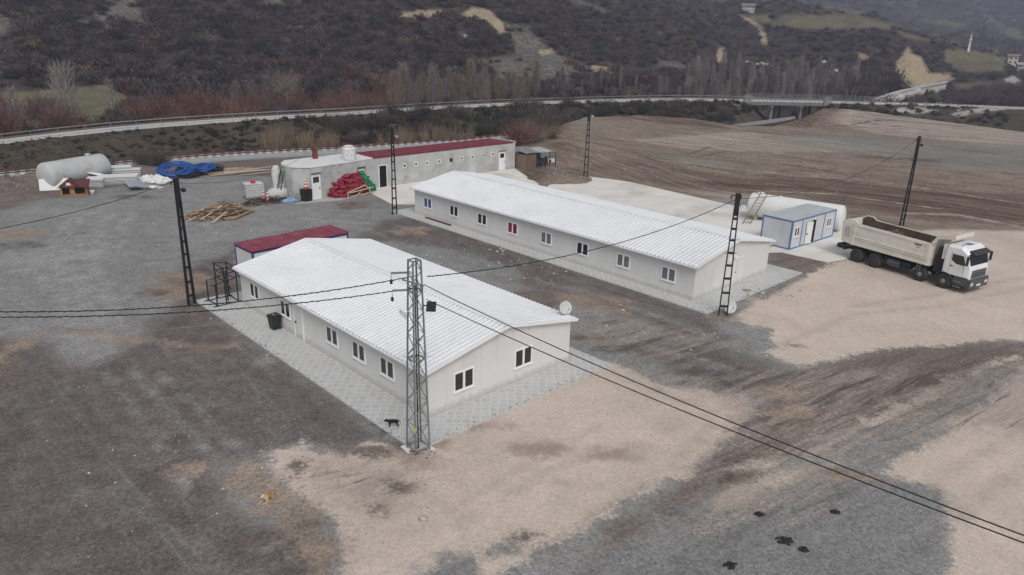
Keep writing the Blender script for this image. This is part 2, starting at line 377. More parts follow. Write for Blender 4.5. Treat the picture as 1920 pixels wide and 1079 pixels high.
A_['dark'] = yard([], ells=[(660, 386, 30, 7), (700, 960, 22, 14), (745, 912, 26, 12), (688, 848, 50, 9), (575, 985, 24, 10),
    (398, 645, 26, 12), (560, 880, 24, 22), (1390, 895, 40, 8), (1560, 880, 30, 7), (1080, 632, 40, 6), (1150, 655, 40, 5), (985, 1008, 20, 8), (285, 550, 30, 6), (610, 520, 1, 1), (1480, 650, 22, 5),
    (1340, 720, 60, 5), (40, 460, 50, 6), (250, 370, 40, 4), (1300, 700, 50, 5), (480, 1000, 30, 10)],
    lines=[([(870, 470), (1010, 520), (1160, 575), (1330, 640)], .12), ([(455, 575), (600, 700), (758, 845)], .16), ([(812, 822), (960, 756), (1137, 683)], .12), ([(1350, 600), (1495, 524)], .2),
           ([(1300, 700), (1360, 716)], .12), ([(1385, 690), (1450, 706)], .1), ([(1400, 708), (1440, 722)], .1)])
A_['dust'] = yard([[(112, 520), (160, 512), (205, 530), (228, 600), (222, 660), (190, 672), (120, 665), (108, 600)]],
    lines=[([(185, 395), (150, 412), (128, 433), (117, 483), (124, 533)], .5), ([(215, 402), (187, 420), (173, 450), (177, 500), (185, 540)], .5), ([(160, 392), (120, 420), (100, 450), (95, 500)], .3), ([(250, 400), (215, 430), (205, 470)], .25), ([(240, 385), (330, 395), (420, 440)], .2),
           ([(0, 450), (60, 500), (110, 560)], .3), ([(240, 690), (350, 800), (420, 880)], .08), ([(300, 700), (400, 800), (470, 870)], .06), ([(200, 700), (300, 830), (350, 920)], .05), ([(1920, 700), (1800, 740), (1680, 790), (1560, 850), (1400, 950)], .12),
           ([(1920, 690), (1790, 727), (1660, 780), (1540, 840)], .12), ([(930, 590), (1010, 610), (1180, 640), (1400, 700)], .25), ([(1040, 600), (1190, 640), (1330, 690)], .2), ([(340, 440), (420, 436), (620, 425)], .3),
           ([(560, 410), (700, 420)], .3), ([(1500, 560), (1650, 610), (1900, 600)], .15)],
    ells=[(490, 676, 24, 10), (925, 455, 22, 4), (540, 960, 20, 8), (130, 470, 90, 30), (1450, 870, 60, 10)])
A_['field'] = yard([[(985, 345), (950, 320), (965, 290), (1000, 262), (1040, 240), (1100, 216), (1200, 211), (1380, 232), (1450, 234), (1500, 210), (1540, 196), (1640, 204), (2000, 250), (2000, 446), (1760, 430), (1640, 440), (1590, 405), (1430, 372), (1260, 375), (1110, 345), (1010, 352)]])
A_['fdark'] = yard([[(1080, 318), (1160, 300), (1260, 315), (1400, 335), (1560, 335), (1700, 355), (2000, 398), (2000, 424), (1760, 415), (1640, 398), (1480, 365), (1330, 360), (1180, 335)],
    [(1440, 240), (1500, 216), (1545, 194), (1640, 203), (1780, 215), (2000, 245), (2000, 268), (1800, 240), (1660, 222), (1560, 228), (1520, 240)],
    [(1110, 226), (1200, 224), (1330, 236), (1380, 246), (1250, 240)], [(1020, 275), (1060, 268), (1100, 280), (1070, 286)], [(1600, 290), (1760, 300), (1760, 306), (1600, 296)], [(985, 300), (1040, 330), (1000, 350), (960, 340)]])
A_['fpale'] = yard([[(1560, 232), (1610, 216), (1720, 222), (2000, 262), (2000, 300), (1880, 282), (1740, 262), (1640, 250)],
    [(1180, 262), (1400, 250), (1560, 262), (1700, 285), (1500, 285), (1300, 282)], [(1240, 360), (1380, 375), (1440, 372), (1330, 352)]],
    lines=[([(1050, 330), (1110, 336), (1190, 345)], .3)])
A_['fgreen'] = yard([[(1400, 255), (1560, 250), (1760, 270), (2000, 312), (2000, 345), (1800, 320), (1600, 290)], [(1210, 290), (1330, 300), (1440, 318), (1340, 318)], [(1065, 238), (1100, 236), (1150, 250), (1110, 252)]])
az_t = np.arctan2(TX, TY)
A_['scrub'] = np.clip(np.minimum(TRAD - TRR[0] - .3, TRR[5] + 400 - TRAD), -4, 4)
A_['hill'] = np.clip(TRAD - TRR[5] + 5, -4, 4)
A_['ballast'] = np.where(TPX[:, 0] < 990, np.clip(2.1 - np.abs(TRAD - (TRR[0] - 2.6)), -4, 4), -4.)
A_['grass'] = hillp([[(-200, 180), (60, 172), (200, 160), (260, 185), (215, 215), (130, 240), (40, 245), (-200, 250)], [(420, 200), (520, 196), (500, 214), (420, 218)], [(700, 192), (770, 186), (760, 200), (700, 204)],
    [(1470, 28), (1600, 27), (1700, 52), (1640, 55), (1520, 55), (1440, 48)], [(1400, 30), (1440, 28), (1450, 46), (1420, 44)], [(1680, 58), (1760, 80), (1700, 72)], [(1770, 95), (1800, 92), (1890, 108), (1880, 136), (1800, 135), (1775, 120)],
    [(1785, 158), (1900, 152), (1960, 165), (1880, 176), (1790, 172)], [(1500, 0), (1580, 12), (1640, 30), (1560, 20)], [(1680, 22), (1790, 40), (1850, 55), (1760, 48)], [(1720, 60), (1800, 70), (1760, 72)], [(1640, 0), (1700, 8), (1660, 12)],
    [(1830, 20), (1920, 60), (1920, 80), (1850, 50)], [(1350, 186), (1385, 186), (1390, 205), (1350, 205)]])
A_['rock'] = hillp([[(945, 45), (990, 50), (1020, 85), (1060, 108), (1110, 128), (1060, 140), (1100, 172), (1050, 172), (1010, 155), (965, 170), (905, 112), (968, 104), (970, 85)], [(185, -20), (245, -20), (268, 32), (272, 42), (240, 42), (200, 30)],
    [(-20, 20), (14, 30), (16, 60), (8, 72), (-20, 75)], [(490, -20), (535, -20), (528, 8), (500, 12)], [(165, 10), (200, 40), (210, 55), (190, 45)], [(150, 40), (170, 40), (165, 45)], [(790, 50), (810, 70), (815, 90), (795, 70)],
    [(1055, 120), (1095, 135), (1090, 143), (1060, 132)], [(1230, 112), (1290, 120), (1280, 130), (1235, 125)], [(1065, -10), (1110, 10), (1140, 22), (1080, 5)], [(1050, 95), (1060, 115), (1052, 118)]])
A_['clay'] = hillp([[(862, 30), (885, 14), (915, 18), (945, 45), (948, 75), (925, 50), (890, 28), (870, 42)], [(1702, 88), (1716, 104), (1728, 108), (1741, 138), (1782, 138), (1790, 150), (1745, 165), (1688, 172), (1675, 150), (1682, 118)],
    [(1422, 52), (1434, 60), (1440, 84), (1428, 80)], [(1346, 90), (1362, 90), (1356, 118), (1344, 116)], [(1610, 100), (1630, 108), (1628, 118), (1612, 114)], [(1385, 28), (1410, 36), (1432, 54), (1418, 50), (1398, 38)],
    [(1010, 96), (1030, 92), (1040, 100), (1015, 104)], [(740, 25), (830, 18), (830, 30), (750, 32)], [(855, 60), (880, 65), (870, 75)], [(1110, 124), (1140, 126), (1150, 138), (1110, 136)]])
A_['mix'] = yard([[(1180, 690), (1300, 700), (1420, 690), (1560, 690), (1760, 690), (2000, 640), (2000, 760), (1800, 800), (1650, 860), (1500, 900), (1340, 930), (1300, 880), (1380, 800), (1360, 760), (1260, 730)], [(1000, 590), (1200, 600), (1380, 640), (1300, 690), (1150, 660)], [(560, 860), (640, 850), (780, 860), (800, 930), (700, 960), (600, 930)], [(500, 960), (620, 980), (650, 1060), (560, 1079)], [(1300, 920), (1560, 880), (1640, 900), (1500, 960), (1320, 1000)]])
A_['wheel'] = yard([], lines=[([(1920, 540), (1760, 575), (1600, 590), (1480, 640)], .3), ([(1920, 520), (1740, 556), (1590, 575)], .3), ([(1000, 1040), (1120, 960), (1260, 870), (1330, 800)], .25), ([(860, 980), (1000, 900), (1150, 830)], .25), ([(840, 960), (980, 880), (1120, 800)], .2), ([(1700, 1060), (1800, 960), (1920, 880)], .3), ([(1660, 1000), (1760, 900), (1920, 800)], .3), ([(1150, 700), (1300, 760), (1400, 790)], .3)], ells=[(1050, 640, 1, 1), (900, 770, 40, 14), (1190, 850, 70, 20), (1260, 800, 30, 12), (1040, 905, 30, 8)])
A_['ftrack'] = yard([], lines=[([(1040, 262), (1110, 268), (1250, 300), (1400, 328), (1560, 338)], .35), ([(1180, 280), (1340, 300), (1500, 312), (1700, 350), (1930, 392)], .3), ([(1150, 300), (1230, 330), (1290, 352)], .5),
    ([(1110, 300), (1190, 326), (1240, 348)], .4), ([(1080, 312), (1150, 330), (1200, 345)], .35), ([(1200, 292), (1290, 322), (1370, 350)], .45), ([(1330, 345), (1500, 352), (1700, 374), (1930, 416)], .5), ([(1460, 318), (1620, 330), (1800, 360), (1930, 372)], .25),
    ([(1250, 262), (1330, 270), (1420, 284)], .3), ([(1290, 290), (1330, 276)], .3), ([(1300, 296), (1360, 284)], .25), ([(1420, 250), (1600, 256), (1760, 276), (1930, 300)], .3), ([(1120, 232), (1230, 234), (1350, 244)], .4), ([(1540, 238), (1640, 236), (1760, 246)], .4), ([(1640, 375), (1760, 380), (1930, 408)], .6)])
A_['fline'] = yard([], lines=[([(1060, 275), (1200, 312), (1330, 338)], .25), ([(1100, 285), (1210, 322), (1300, 358)], .25), ([(1240, 300), (1420, 322), (1640, 340), (1930, 384)], .25), ([(1160, 262), (1320, 268), (1480, 290)], .3), ([(1380, 356), (1560, 364), (1760, 392)], .3), ([(1300, 250), (1500, 262), (1700, 300)], .3),
    ([(1570, 226), (1700, 240), (1860, 268)], .35), ([(1700, 400), (1800, 404), (1930, 430)], .5), ([(1150, 322), (1240, 352), (1330, 366)], .2)])
A_['clod'] = yard([], ells=[(1472, 1014, 15, 8), (1507, 1030, 8, 4), (1368, 1060, 11, 7), (1424, 964, 9, 4), (1566, 960, 7, 4), (1150, 632, 1, 1)])
A_['fan'] = yard([[(1010, 300), (1100, 285), (1230, 300), (1330, 330), (1300, 365), (1150, 345), (1040, 340)]])
A_['lane'] = hillp([[(1780, 214), (1840, 202), (1920, 200), (1960, 203), (1880, 206), (1820, 214), (1800, 220)], [(1880, 150), (1900, 142), (1915, 152), (1900, 158)], [(1640, 207), (1720, 200), (1760, 208), (1720, 214)]])

def ground_mat():
    m, nt, b = new_mat('ground_layers'); tc = node(nt, 'ShaderNodeTexCoord').outputs['Object']
    mp = node(nt, 'ShaderNodeMapping'); mp.inputs['Rotation'].default_value = (0, 0, R(31)); nt.links.new(tc, mp.inputs[0])
    mp2 = node(nt, 'ShaderNodeMapping'); mp2.inputs['Scale'].default_value = (.035, .55, 1); nt.links.new(mp.outputs[0], mp2.inputs[0])
    nB = noise(nt, tc, .09, 5); nM = noise(nt, tc, .75, 6, .62); nF = noise(nt, tc, 5., 5, .7); nS = noise(nt, mp2.outputs[0], 1., 8, .74, 2.6)
    nL = noise(nt, tc, .28, 6, .7, .6)
    mpr = node(nt, 'ShaderNodeMapping'); mpr.inputs['Rotation'].default_value = (0, 0, R(-34)); nt.links.new(tc, mpr.inputs[0])
    mpr2 = node(nt, 'ShaderNodeMapping'); mpr2.inputs['Scale'].default_value = (.16, 1.3, 1); nt.links.new(mpr.outputs[0], mpr2.inputs[0])
    nR = noise(nt, mpr2.outputs[0], 1., 7, .72, .8)
    nG = noise(nt, tc, 22., 3, .8)
    mpq = node(nt, 'ShaderNodeMapping'); mpq.inputs['Rotation'].default_value = (0, 0, R(46)); nt.links.new(tc, mpq.inputs[0])
    mpq2 = node(nt, 'ShaderNodeMapping'); mpq2.inputs['Scale'].default_value = (.10, .9, 1); nt.links.new(mpq.outputs[0], mpq2.inputs[0])
    nQ = noise(nt, mpq2.outputs[0], 1., 7, .68, .9); nC = noise(nt, tc, 1.9, 6, .75, .5)
    mpf = node(nt, 'ShaderNodeMapping'); mpf.inputs['Rotation'].default_value = (0, 0, R(62)); nt.links.new(tc, mpf.inputs[0])
    mpf2 = node(nt, 'ShaderNodeMapping'); mpf2.inputs['Scale'].default_value = (.05, .5, 1); nt.links.new(mpf.outputs[0], mpf2.inputs[0])
    nS2 = noise(nt, mpf2.outputs[0], 1., 7, .75, 1.5)
    patch = mrange(nt, mth(nt, 'ADD', nM, mth(nt, 'MULTIPLY', nF, .6)), .66, .92, 0, 1, True)
    rpatch = mrange(nt, mth(nt, 'ADD', nR, mth(nt, 'MULTIPLY', nF, .25)), .50, .72, 0, 1, True)
    vo = node(nt, 'ShaderNodeTexVoronoi'); vo.inputs['Scale'].default_value = 19; nt.links.new(tc, vo.inputs['Vector'])
    sepv = node(nt, 'ShaderNodeSeparateColor'); nt.links.new(vo.outputs['Color'], sepv.inputs[0]); spk = sepv.outputs[0]
    vo2 = node(nt, 'ShaderNodeTexVoronoi'); vo2.inputs['Scale'].default_value = 3.1; nt.links.new(tc, vo2.inputs['Vector'])
    sep2 = node(nt, 'ShaderNodeSeparateColor'); nt.links.new(vo2.outputs['Color'], sep2.inputs[0]); spk2 = sep2.outputs[1]
    edge = mth(nt, 'ADD', mth(nt, 'MULTIPLY', mth(nt, 'SUBTRACT', nM, .5), 2.6), mth(nt, 'MULTIPLY', mth(nt, 'SUBTRACT', nF, .5), 1.6))
    edge = mth(nt, 'ADD', edge, mth(nt, 'MULTIPLY', mth(nt, 'SUBTRACT', nL, .5), 2.4)); edge = mth(nt, 'ADD', edge, mth(nt, 'MULTIPLY', mth(nt, 'SUBTRACT', nG, .5), 1.6))
    def layer(c, attr, c1, c2, amp=1., wdt=.45, fac=nM, maxf=1., soft=None, k=.18):
        at = node(nt, 'ShaderNodeAttribute'); at.attribute_name = attr
        s = mth(nt, 'ADD', at.outputs['Fac'], mth(nt, 'MULTIPLY', edge, amp))
        f = mrange(nt, s, -wdt, wdt, 0, maxf, True)
        if soft is not None: f = mth(nt, 'MULTIPLY', f, soft)
        return mixc(nt, f, c, mixc(nt, mrange(nt, fac, .5 - k, .5 + k), c1, c2))
    c = mixc(nt, mrange(nt, nM, .3, .7), (.212, .208, .202), (.29, .285, .276))
    c = mixc(nt, mrange(nt, nL, .45, .68, 0, .6), c, (.17, .165, .16))
    c = mixc(nt, mrange(nt, nS, .54, .66, 0, .5), c, (.165, .162, .158)); c = mixc(nt, mrange(nt, nR, .56, .68, 0, .35), c, (.30, .295, .285))
    c = layer(c, 'purple', (.105, .088, .084), (.168, .146, .14), 1.3, .9)
    c = layer(c, 'purple', (.145, .137, .132), (.20, .19, .182), 1.0, 1.2, soft=mrange(nt, nQ, .48, .66, 0, .75))
    c = layer(c, 'purple', (.115, .085, .075), (.16, .12, .105), 1.0, 1.2, soft=mrange(nt, nL, .54, .70, 0, .5))
    c = mixc(nt, mrange(nt, nQ, .58, .72, 0, .3), c, (.30, .29, .275))
    c = layer(c, 'dust', (.29, .285, .275), (.35, .34, .33), .28, .5, maxf=.6, soft=mrange(nt, nM, .34, .6, .25, 1))
    c = layer(c, 'brown', (.125, .10, .09), (.21, .175, .155), 1.3, .9, fac=nR)
    c = layer(c, 'tan', (.475, .40, .34), (.575, .487, .42), .9, .28, fac=nL)
    c = layer(c, 'tan', (.37, .295, .24), (.45, .365, .30), .5, .4, soft=mrange(nt, nC, .56, .70, 0, .6))
    c = layer(c, 'wheel', (.22, .185, .16), (.36, .30, .26), .45, .35, maxf=.45, soft=mrange(nt, nM, .35, .6, .2, 1))
    c = layer(c, 'grey2', (.17, .168, .165), (.235, .232, .227), 1.1, .6, fac=nR)
    c = layer(c, 'mix', (.13, .11, .098), (.36, .305, .265), 1.5, 1.2, fac=nR, maxf=.8, soft=rpatch)
    c = layer(c, 'mix', (.08, .066, .058), (.12, .10, .09), 1.5, 1.2, maxf=.8, soft=mrange(nt, nR, .46, .36, 0, 1))
    c = layer(c, 'rust', (.22, .165, .13), (.33, .265, .21), .7, .4, maxf=.85, soft=mrange(nt, nM, .32, .55, .5, 1))
    c = layer(c, 'dark', (.05, .04, .035), (.10, .08, .07), .5, .35, maxf=.8, soft=patch)
    c = layer(c, 'clod', (.03, .022, .02), (.05, .04, .035), .12, .1, maxf=.9)
    sF = mth(nt, 'ADD', mth(nt, 'MULTIPLY', nS, .5), mth(nt, 'ADD', mth(nt, 'MULTIPLY', nC, .3), mth(nt, 'MULTIPLY', nL, .2)))
    c = layer(c, 'field', (.11, .073, .052), (.35, .29, .235), 1., .8, fac=sF, k=.09)
    c = layer(c, 'fpale', (.28, .235, .195), (.50, .43, .365), 1.3, 1.6, fac=nS, k=.1, maxf=.85, soft=mrange(nt, nS, .35, .6, .35, 1))
    c = layer(c, 'fgreen', (.18, .18, .16), (.26, .258, .23), 1.3, 1.6, fac=nS, maxf=.8, soft=mrange(nt, nS, .35, .6, .4, 1))
    c = layer(c, 'fdark', (.06, .036, .026), (.15, .10, .075), 1.3, 1.6, fac=sF, k=.1, maxf=.92, soft=mrange(nt, nS, .62, .45, .3, 1))
    c = layer(c, 'field', (.06, .04, .03), (.10, .07, .052), 1., .8, soft=mrange(nt, mth(nt, 'ADD', mth(nt, 'MULTIPLY', nS, .5), mth(nt, 'MULTIPLY', nC, .5)), .535, .62, 0, .75))
    c = layer(c, 'field', (.36, .32, .28), (.42, .38, .34), 1., .8, soft=mrange(nt, mth(nt, 'ADD', mth(nt, 'MULTIPLY', nS2, .45), mth(nt, 'MULTIPLY', nC, .55)), .55, .66, 0, .55))
    c = layer(c, 'ftrack', (.05, .032, .025), (.10, .066, .05), .42, .35, maxf=.85, soft=mrange(nt, nM, .36, .58, .2, 1))
    c = layer(c, 'fline', (.36, .31, .265), (.44, .385, .33), .42, .35, maxf=.75, soft=mrange(nt, nM, .36, .58, .2, 1))
    c = layer(c, 'fan', (.085, .055, .04), (.29, .23, .185), 1.3, 2., fac=nS2, k=.1, maxf=.9, soft=mrange(nt, nS2, .35, .6, .35, 1))
    c = layer(c, 'scrub', (.045, .04, .03), (.10, .08, .06), .2, .4, fac=nL)
    c = layer(c, 'ballast', (.24, .245, .25), (.32, .325, .33), .2, .3)
    c = layer(c, 'hill', (.04, .033, .031), (.07, .056, .05), 1., 1.5, fac=nL)
    c = layer(c, 'grass', (.105, .10, .058), (.19, .165, .105), .7, .9, fac=nL)
    c = layer(c, 'rock', (.10, .094, .08), (.25, .235, .20), 1.8, .8, fac=nM, maxf=.8, soft=mrange(nt, nM, .35, .55, .2, 1))
    c = layer(c, 'clay', (.29, .225, .15), (.48, .385, .27), .9, .7, fac=nM, maxf=.95)
    c = layer(c, 'lane', (.33, .315, .285), (.42, .40, .365), .3, .3)
    at = node(nt, 'ShaderNodeAttribute'); at.attribute_name = 'tan'; at2 = node(nt, 'ShaderNodeAttribute'); at2.attribute_name = 'grey2'
    calm = mth(nt, 'MULTIPLY', mrange(nt, at.outputs['Fac'], -.5, .8), mrange(nt, at2.outputs['Fac'], -.5, .5, 1, 0))
    vo3 = node(nt, 'ShaderNodeTexVoronoi'); vo3.inputs['Scale'].default_value = 7.5; nt.links.new(tc, vo3.inputs['Vector'])
    sep3 = node(nt, 'ShaderNodeSeparateColor'); nt.links.new(vo3.outputs['Color'], sep3.inputs[0])
    g1 = mth(nt, 'ADD', mrange(nt, spk, 0, 1, -.24, .24), mth(nt, 'ADD', mrange(nt, nF, .3, .7, -.20, .20), mrange(nt, sep3.outputs[0], 0, 1, -.17, .17)))
    mul = mth(nt, 'ADD', mth(nt, 'MULTIPLY', g1, mrange(nt, calm, 0, 1, 1, .42)), 1.)
    mul = mth(nt, 'MULTIPLY', mul, mrange(nt, nB, .3, .7, .90, 1.10))
    vm = node(nt, 'ShaderNodeVectorMath'); vm.operation = 'SCALE'; nt.links.new(c, vm.inputs[0]); nt.links.new(mul, vm.inputs['Scale'])
    c = vm.outputs[0]
    pale = mth(nt, 'MULTIPLY', mrange(nt, spk2, .985, .988, 0, .45), mrange(nt, vo2.outputs['Distance'], .12, .2, 1, 0))
    c = mixc(nt, pale, c, (.5, .47, .43))
    nt.links.new(c, b.inputs['Base Color']); b.inputs['Roughness'].default_value = .95; b.inputs['Specular IOR Level'].default_value = .1
    bn = node(nt, 'ShaderNodeBump'); bn.inputs['Strength'].default_value = .32; bn.inputs['Distance'].default_value = .05
    hh = mth(nt, 'ADD', mth(nt, 'MULTIPLY', spk, .5), mth(nt, 'ADD', nF, nM)); nt.links.new(hh, bn.inputs['Height']); nt.links.new(bn.outputs[0], b.inputs['Normal'])
    return m
GM = ground_mat()
def grid_object(name, i0, i1):
    """rows of the survey grid between radial indices (per azimuth arrays) as one sheet"""
    nr = NR; ia, ir = np.meshgrid(np.arange(NA - 1), np.arange(NR - 1), indexing='ij')
    m = (ir >= i0[:-1, None]) & (ir < i1[:-1, None]); ia = ia[m]; ir = ir[m]
    q = np.stack([ia * nr + ir, (ia + 1) * nr + ir, (ia + 1) * nr + ir + 1, ia * nr + ir + 1], 1)
    used = np.unique(q); remap = np.full(NA * NR, -1); remap[used] = np.arange(len(used)); q = remap[q]
    me = bpy.data.meshes.new(name); me.vertices.add(len(used)); me.vertices.foreach_set('co', np.stack([TX, TY, TZ], 1)[used].astype(np.float32).ravel())
    me.loops.add(q.size); me.loops.foreach_set('vertex_index', q.ravel().astype(np.int32)); me.polygons.add(len(q))
    me.polygons.foreach_set('loop_start', (np.arange(len(q)) * 4).astype(np.int32)); me.polygons.foreach_set('use_smooth', np.ones(len(q), bool))
    for k, v in A_.items():
        at = me.attributes.new(k, 'FLOAT', 'POINT'); at.data.foreach_set('value', v[used].astype(np.float32))
    me.update(calc_edges=True); me.materials.append(GM)
    o = bpy.data.objects.new(name, me); COL.objects.link(o); tag(o, kind='structure'); return o
rrA, _ = profiles(ag); cut = np.searchsorted(rg, rrA[4].min() * 0 + rrA[4])
grid_object('ground', np.zeros(NA, int), cut); grid_object('hills', cut, np.full(NA, NR - 1))

# ------------------------------------------------------------------ paved and concrete slabs, road, railway
def paving_mat():
    m, nt, b = new_mat('patterned_paving'); tc = node(nt, 'ShaderNodeTexCoord').outputs['Object']
    vo = node(nt, 'ShaderNodeTexVoronoi'); vo.feature = 'DISTANCE_TO_EDGE'; vo.inputs['Scale'].default_value = 2.3; vo.inputs['Randomness'].default_value = .42; nt.links.new(tc, vo.inputs['Vector'])
    v2 = node(nt, 'ShaderNodeTexVoronoi'); v2.inputs['Scale'].default_value = 2.3; v2.inputs['Randomness'].default_value = .42; nt.links.new(tc, v2.inputs['Vector'])
    s = node(nt, 'ShaderNodeSeparateColor'); nt.links.new(v2.outputs['Color'], s.inputs[0])
    n = noise(nt, tc, .5, 5); nf = noise(nt, tc, 12, 4, .7)
    c = mixc(nt, mrange(nt, s.outputs[0], 0, 1), (.43, .43, .425), (.50, .50, .49))
    c = mixc(nt, mrange(nt, vo.outputs['Distance'], .04, .12, .75, 0), c, (.60, .60, .585))
    c = mixc(nt, mrange(nt, nf, .35, .65, .0, .25), c, (.36, .36, .355))
    c = mixc(nt, mrange(nt, n, .5, .75, 0, .3), c, (.40, .385, .36))
    nt.links.new(c, b.inputs['Base Color']); b.inputs['Roughness'].default_value = .8; return m
PAVE = paving_mat()
def slab(name, pts, z0, z1, m):
    mb = MB(); mb.prism([(p[0], p[1]) for p in pts], z0, z1, 0); o = mb.build(name, m); return tag(o, kind='structure')
TH = 2.3382 - PI / 2
AO = (-4.08, 33.023); BO = (13.366, 51.179); ZB = -.02
def loc2(o, ang, x, y): return (o[0] + x * math.cos(ang) - y * math.sin(ang), o[1] + x * math.sin(ang) + y * math.cos(ang))
slab('paving', [loc2(AO, TH, *p) for p in [(-2.35, -2.15), (12.0, -2.15), (12.0, 22.6), (-2.35, 24.0)]], -.2, .075, PAVE)
slab('pavement', [loc2(BO, TH, *p) for p in [(-1.5, -2.2), (12.9, -2.2), (12.9, 36), (-1.6, 36.5)]], -.2, .075, PAVE)
slab('yard_slab', [tuple(G(*p)[:2]) for p in [(1465, 474), (1552, 493), (1592, 486), (1640, 440), (1560, 405), (1380, 388), (1180, 342), (1105, 332), (1030, 348)]] + [loc2(BO, TH, 12.9, 30), loc2(BO, TH, 12.9, 5)], -.2, .06, CONC)
slab('barn_apron', [tuple(G(*p)[:2]) for p in [(690, 360), (735, 384), (800, 384), (1000, 356), (1010, 346), (965, 317), (700, 352)]], -.2, .055, CONC)
slab('path', [tuple(G(*p)[:2]) for p in [(1372, 237.5), (1430, 229), (1490, 221), (1492, 226), (1450, 233), (1400, 239)]], .2, .36, pbr('grey_lane', (.24, .235, .225), .9))
slab('store_apron', [tuple(G(*p)[:2]) for p in [(555, 383), (640, 376), (690, 365), (690, 356), (610, 372), (584, 374)]], -.2, .05, CONCG)

# ------------------------------------------------------------------ prefab buildings
PI2 = PI / 2
def ribbed_slope(p0, along, L, slope, S, pitch=.25, h=.06, mb=None, mi=0, pan=None):
    """sheet with raised ribs running down the slope: p0 eave start, along unit vec, slope unit vec, lengths"""
    p0 = Vector(p0); a = Vector(along); s = Vector(slope); n = a.cross(s); n = n if n.z > 0 else -n
    prof = []; t = 0.; k = int(round(L / pitch)); pt = L / k
    for i in range(k):
        for dt, dh in ((0, 0), (.58 * pt, 0), (.64 * pt, h), (.94 * pt, h)): prof.append((i * pt + dt, dh))
    prof.append((L, 0)); V = []; F = []
    for e in (0, S):
        V += [p0 + a * t + s * e + n * dh for t, dh in prof]
    m = len(prof); o_f = len(mb.f)
    F = [(i, i + 1, m + i + 1, m + i) for i in range(m - 1)]
    mb.add(V, F, mi)
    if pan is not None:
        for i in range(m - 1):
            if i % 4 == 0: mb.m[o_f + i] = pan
    V2 = [p0 - n * .05, p0 + a * L - n * .05, p0 + a * L + s * S - n * .05, p0 + s * S - n * .05, p0 - n * .001, p0 + a * L - n * .001, p0 + a * L + s * S - n * .001, p0 + s * S - n * .001]
    mb.add(V2, [(0, 1, 2, 3), (0, 4, 5, 1), (1, 5, 6, 2), (2, 6, 7, 3), (3, 7, 4, 0)], mi)
def window(par, face, c0, c1, z0, z1, glass, wall=0., W_=None, mull=.14, name='window'):
    """face 'x': window in the wall x=wall looking to -x, spanning y; face 'y': wall y=wall looking to -y"""
    mb = MB(); fr = .085; d = .05; gl = []
    def bb(m, a0, a1, b0, b1, t0, t1, mi=0):
        if face == 'x': m.bx(wall - t1, wall - t0, a0, a1, b0, b1, mi)
        else: m.bx(a0, a1, wall - t1, wall - t0, b0, b1, mi)
    lo, hi = min(c0, c1), max(c0, c1); mid = (lo + hi) / 2
    bb(mb, lo, hi, z1 - fr, z1, 0, d); bb(mb, lo, hi, z0, z0 + fr, 0, d); bb(mb, lo, lo + fr, z0 + fr, z1 - fr, 0, d); bb(mb, hi - fr, hi, z0 + fr, z1 - fr, 0, d)
    bb(mb, mid - mull / 2, mid + mull / 2, z0 + fr, z1 - fr, 0, d + .004)
    bb(mb, lo - .03, hi + .03, z0 - .035, z0 - .002, 0, .09)
    f = mb.build(name, PVC, par)
    for a, b in ((lo + fr, mid - mull / 2), (mid + mull / 2, hi - fr)):
        g = MB(); bb(g, a, b, z0 + fr, z1 - fr, .004, .02); g.build('pane', glass, f)
    return f
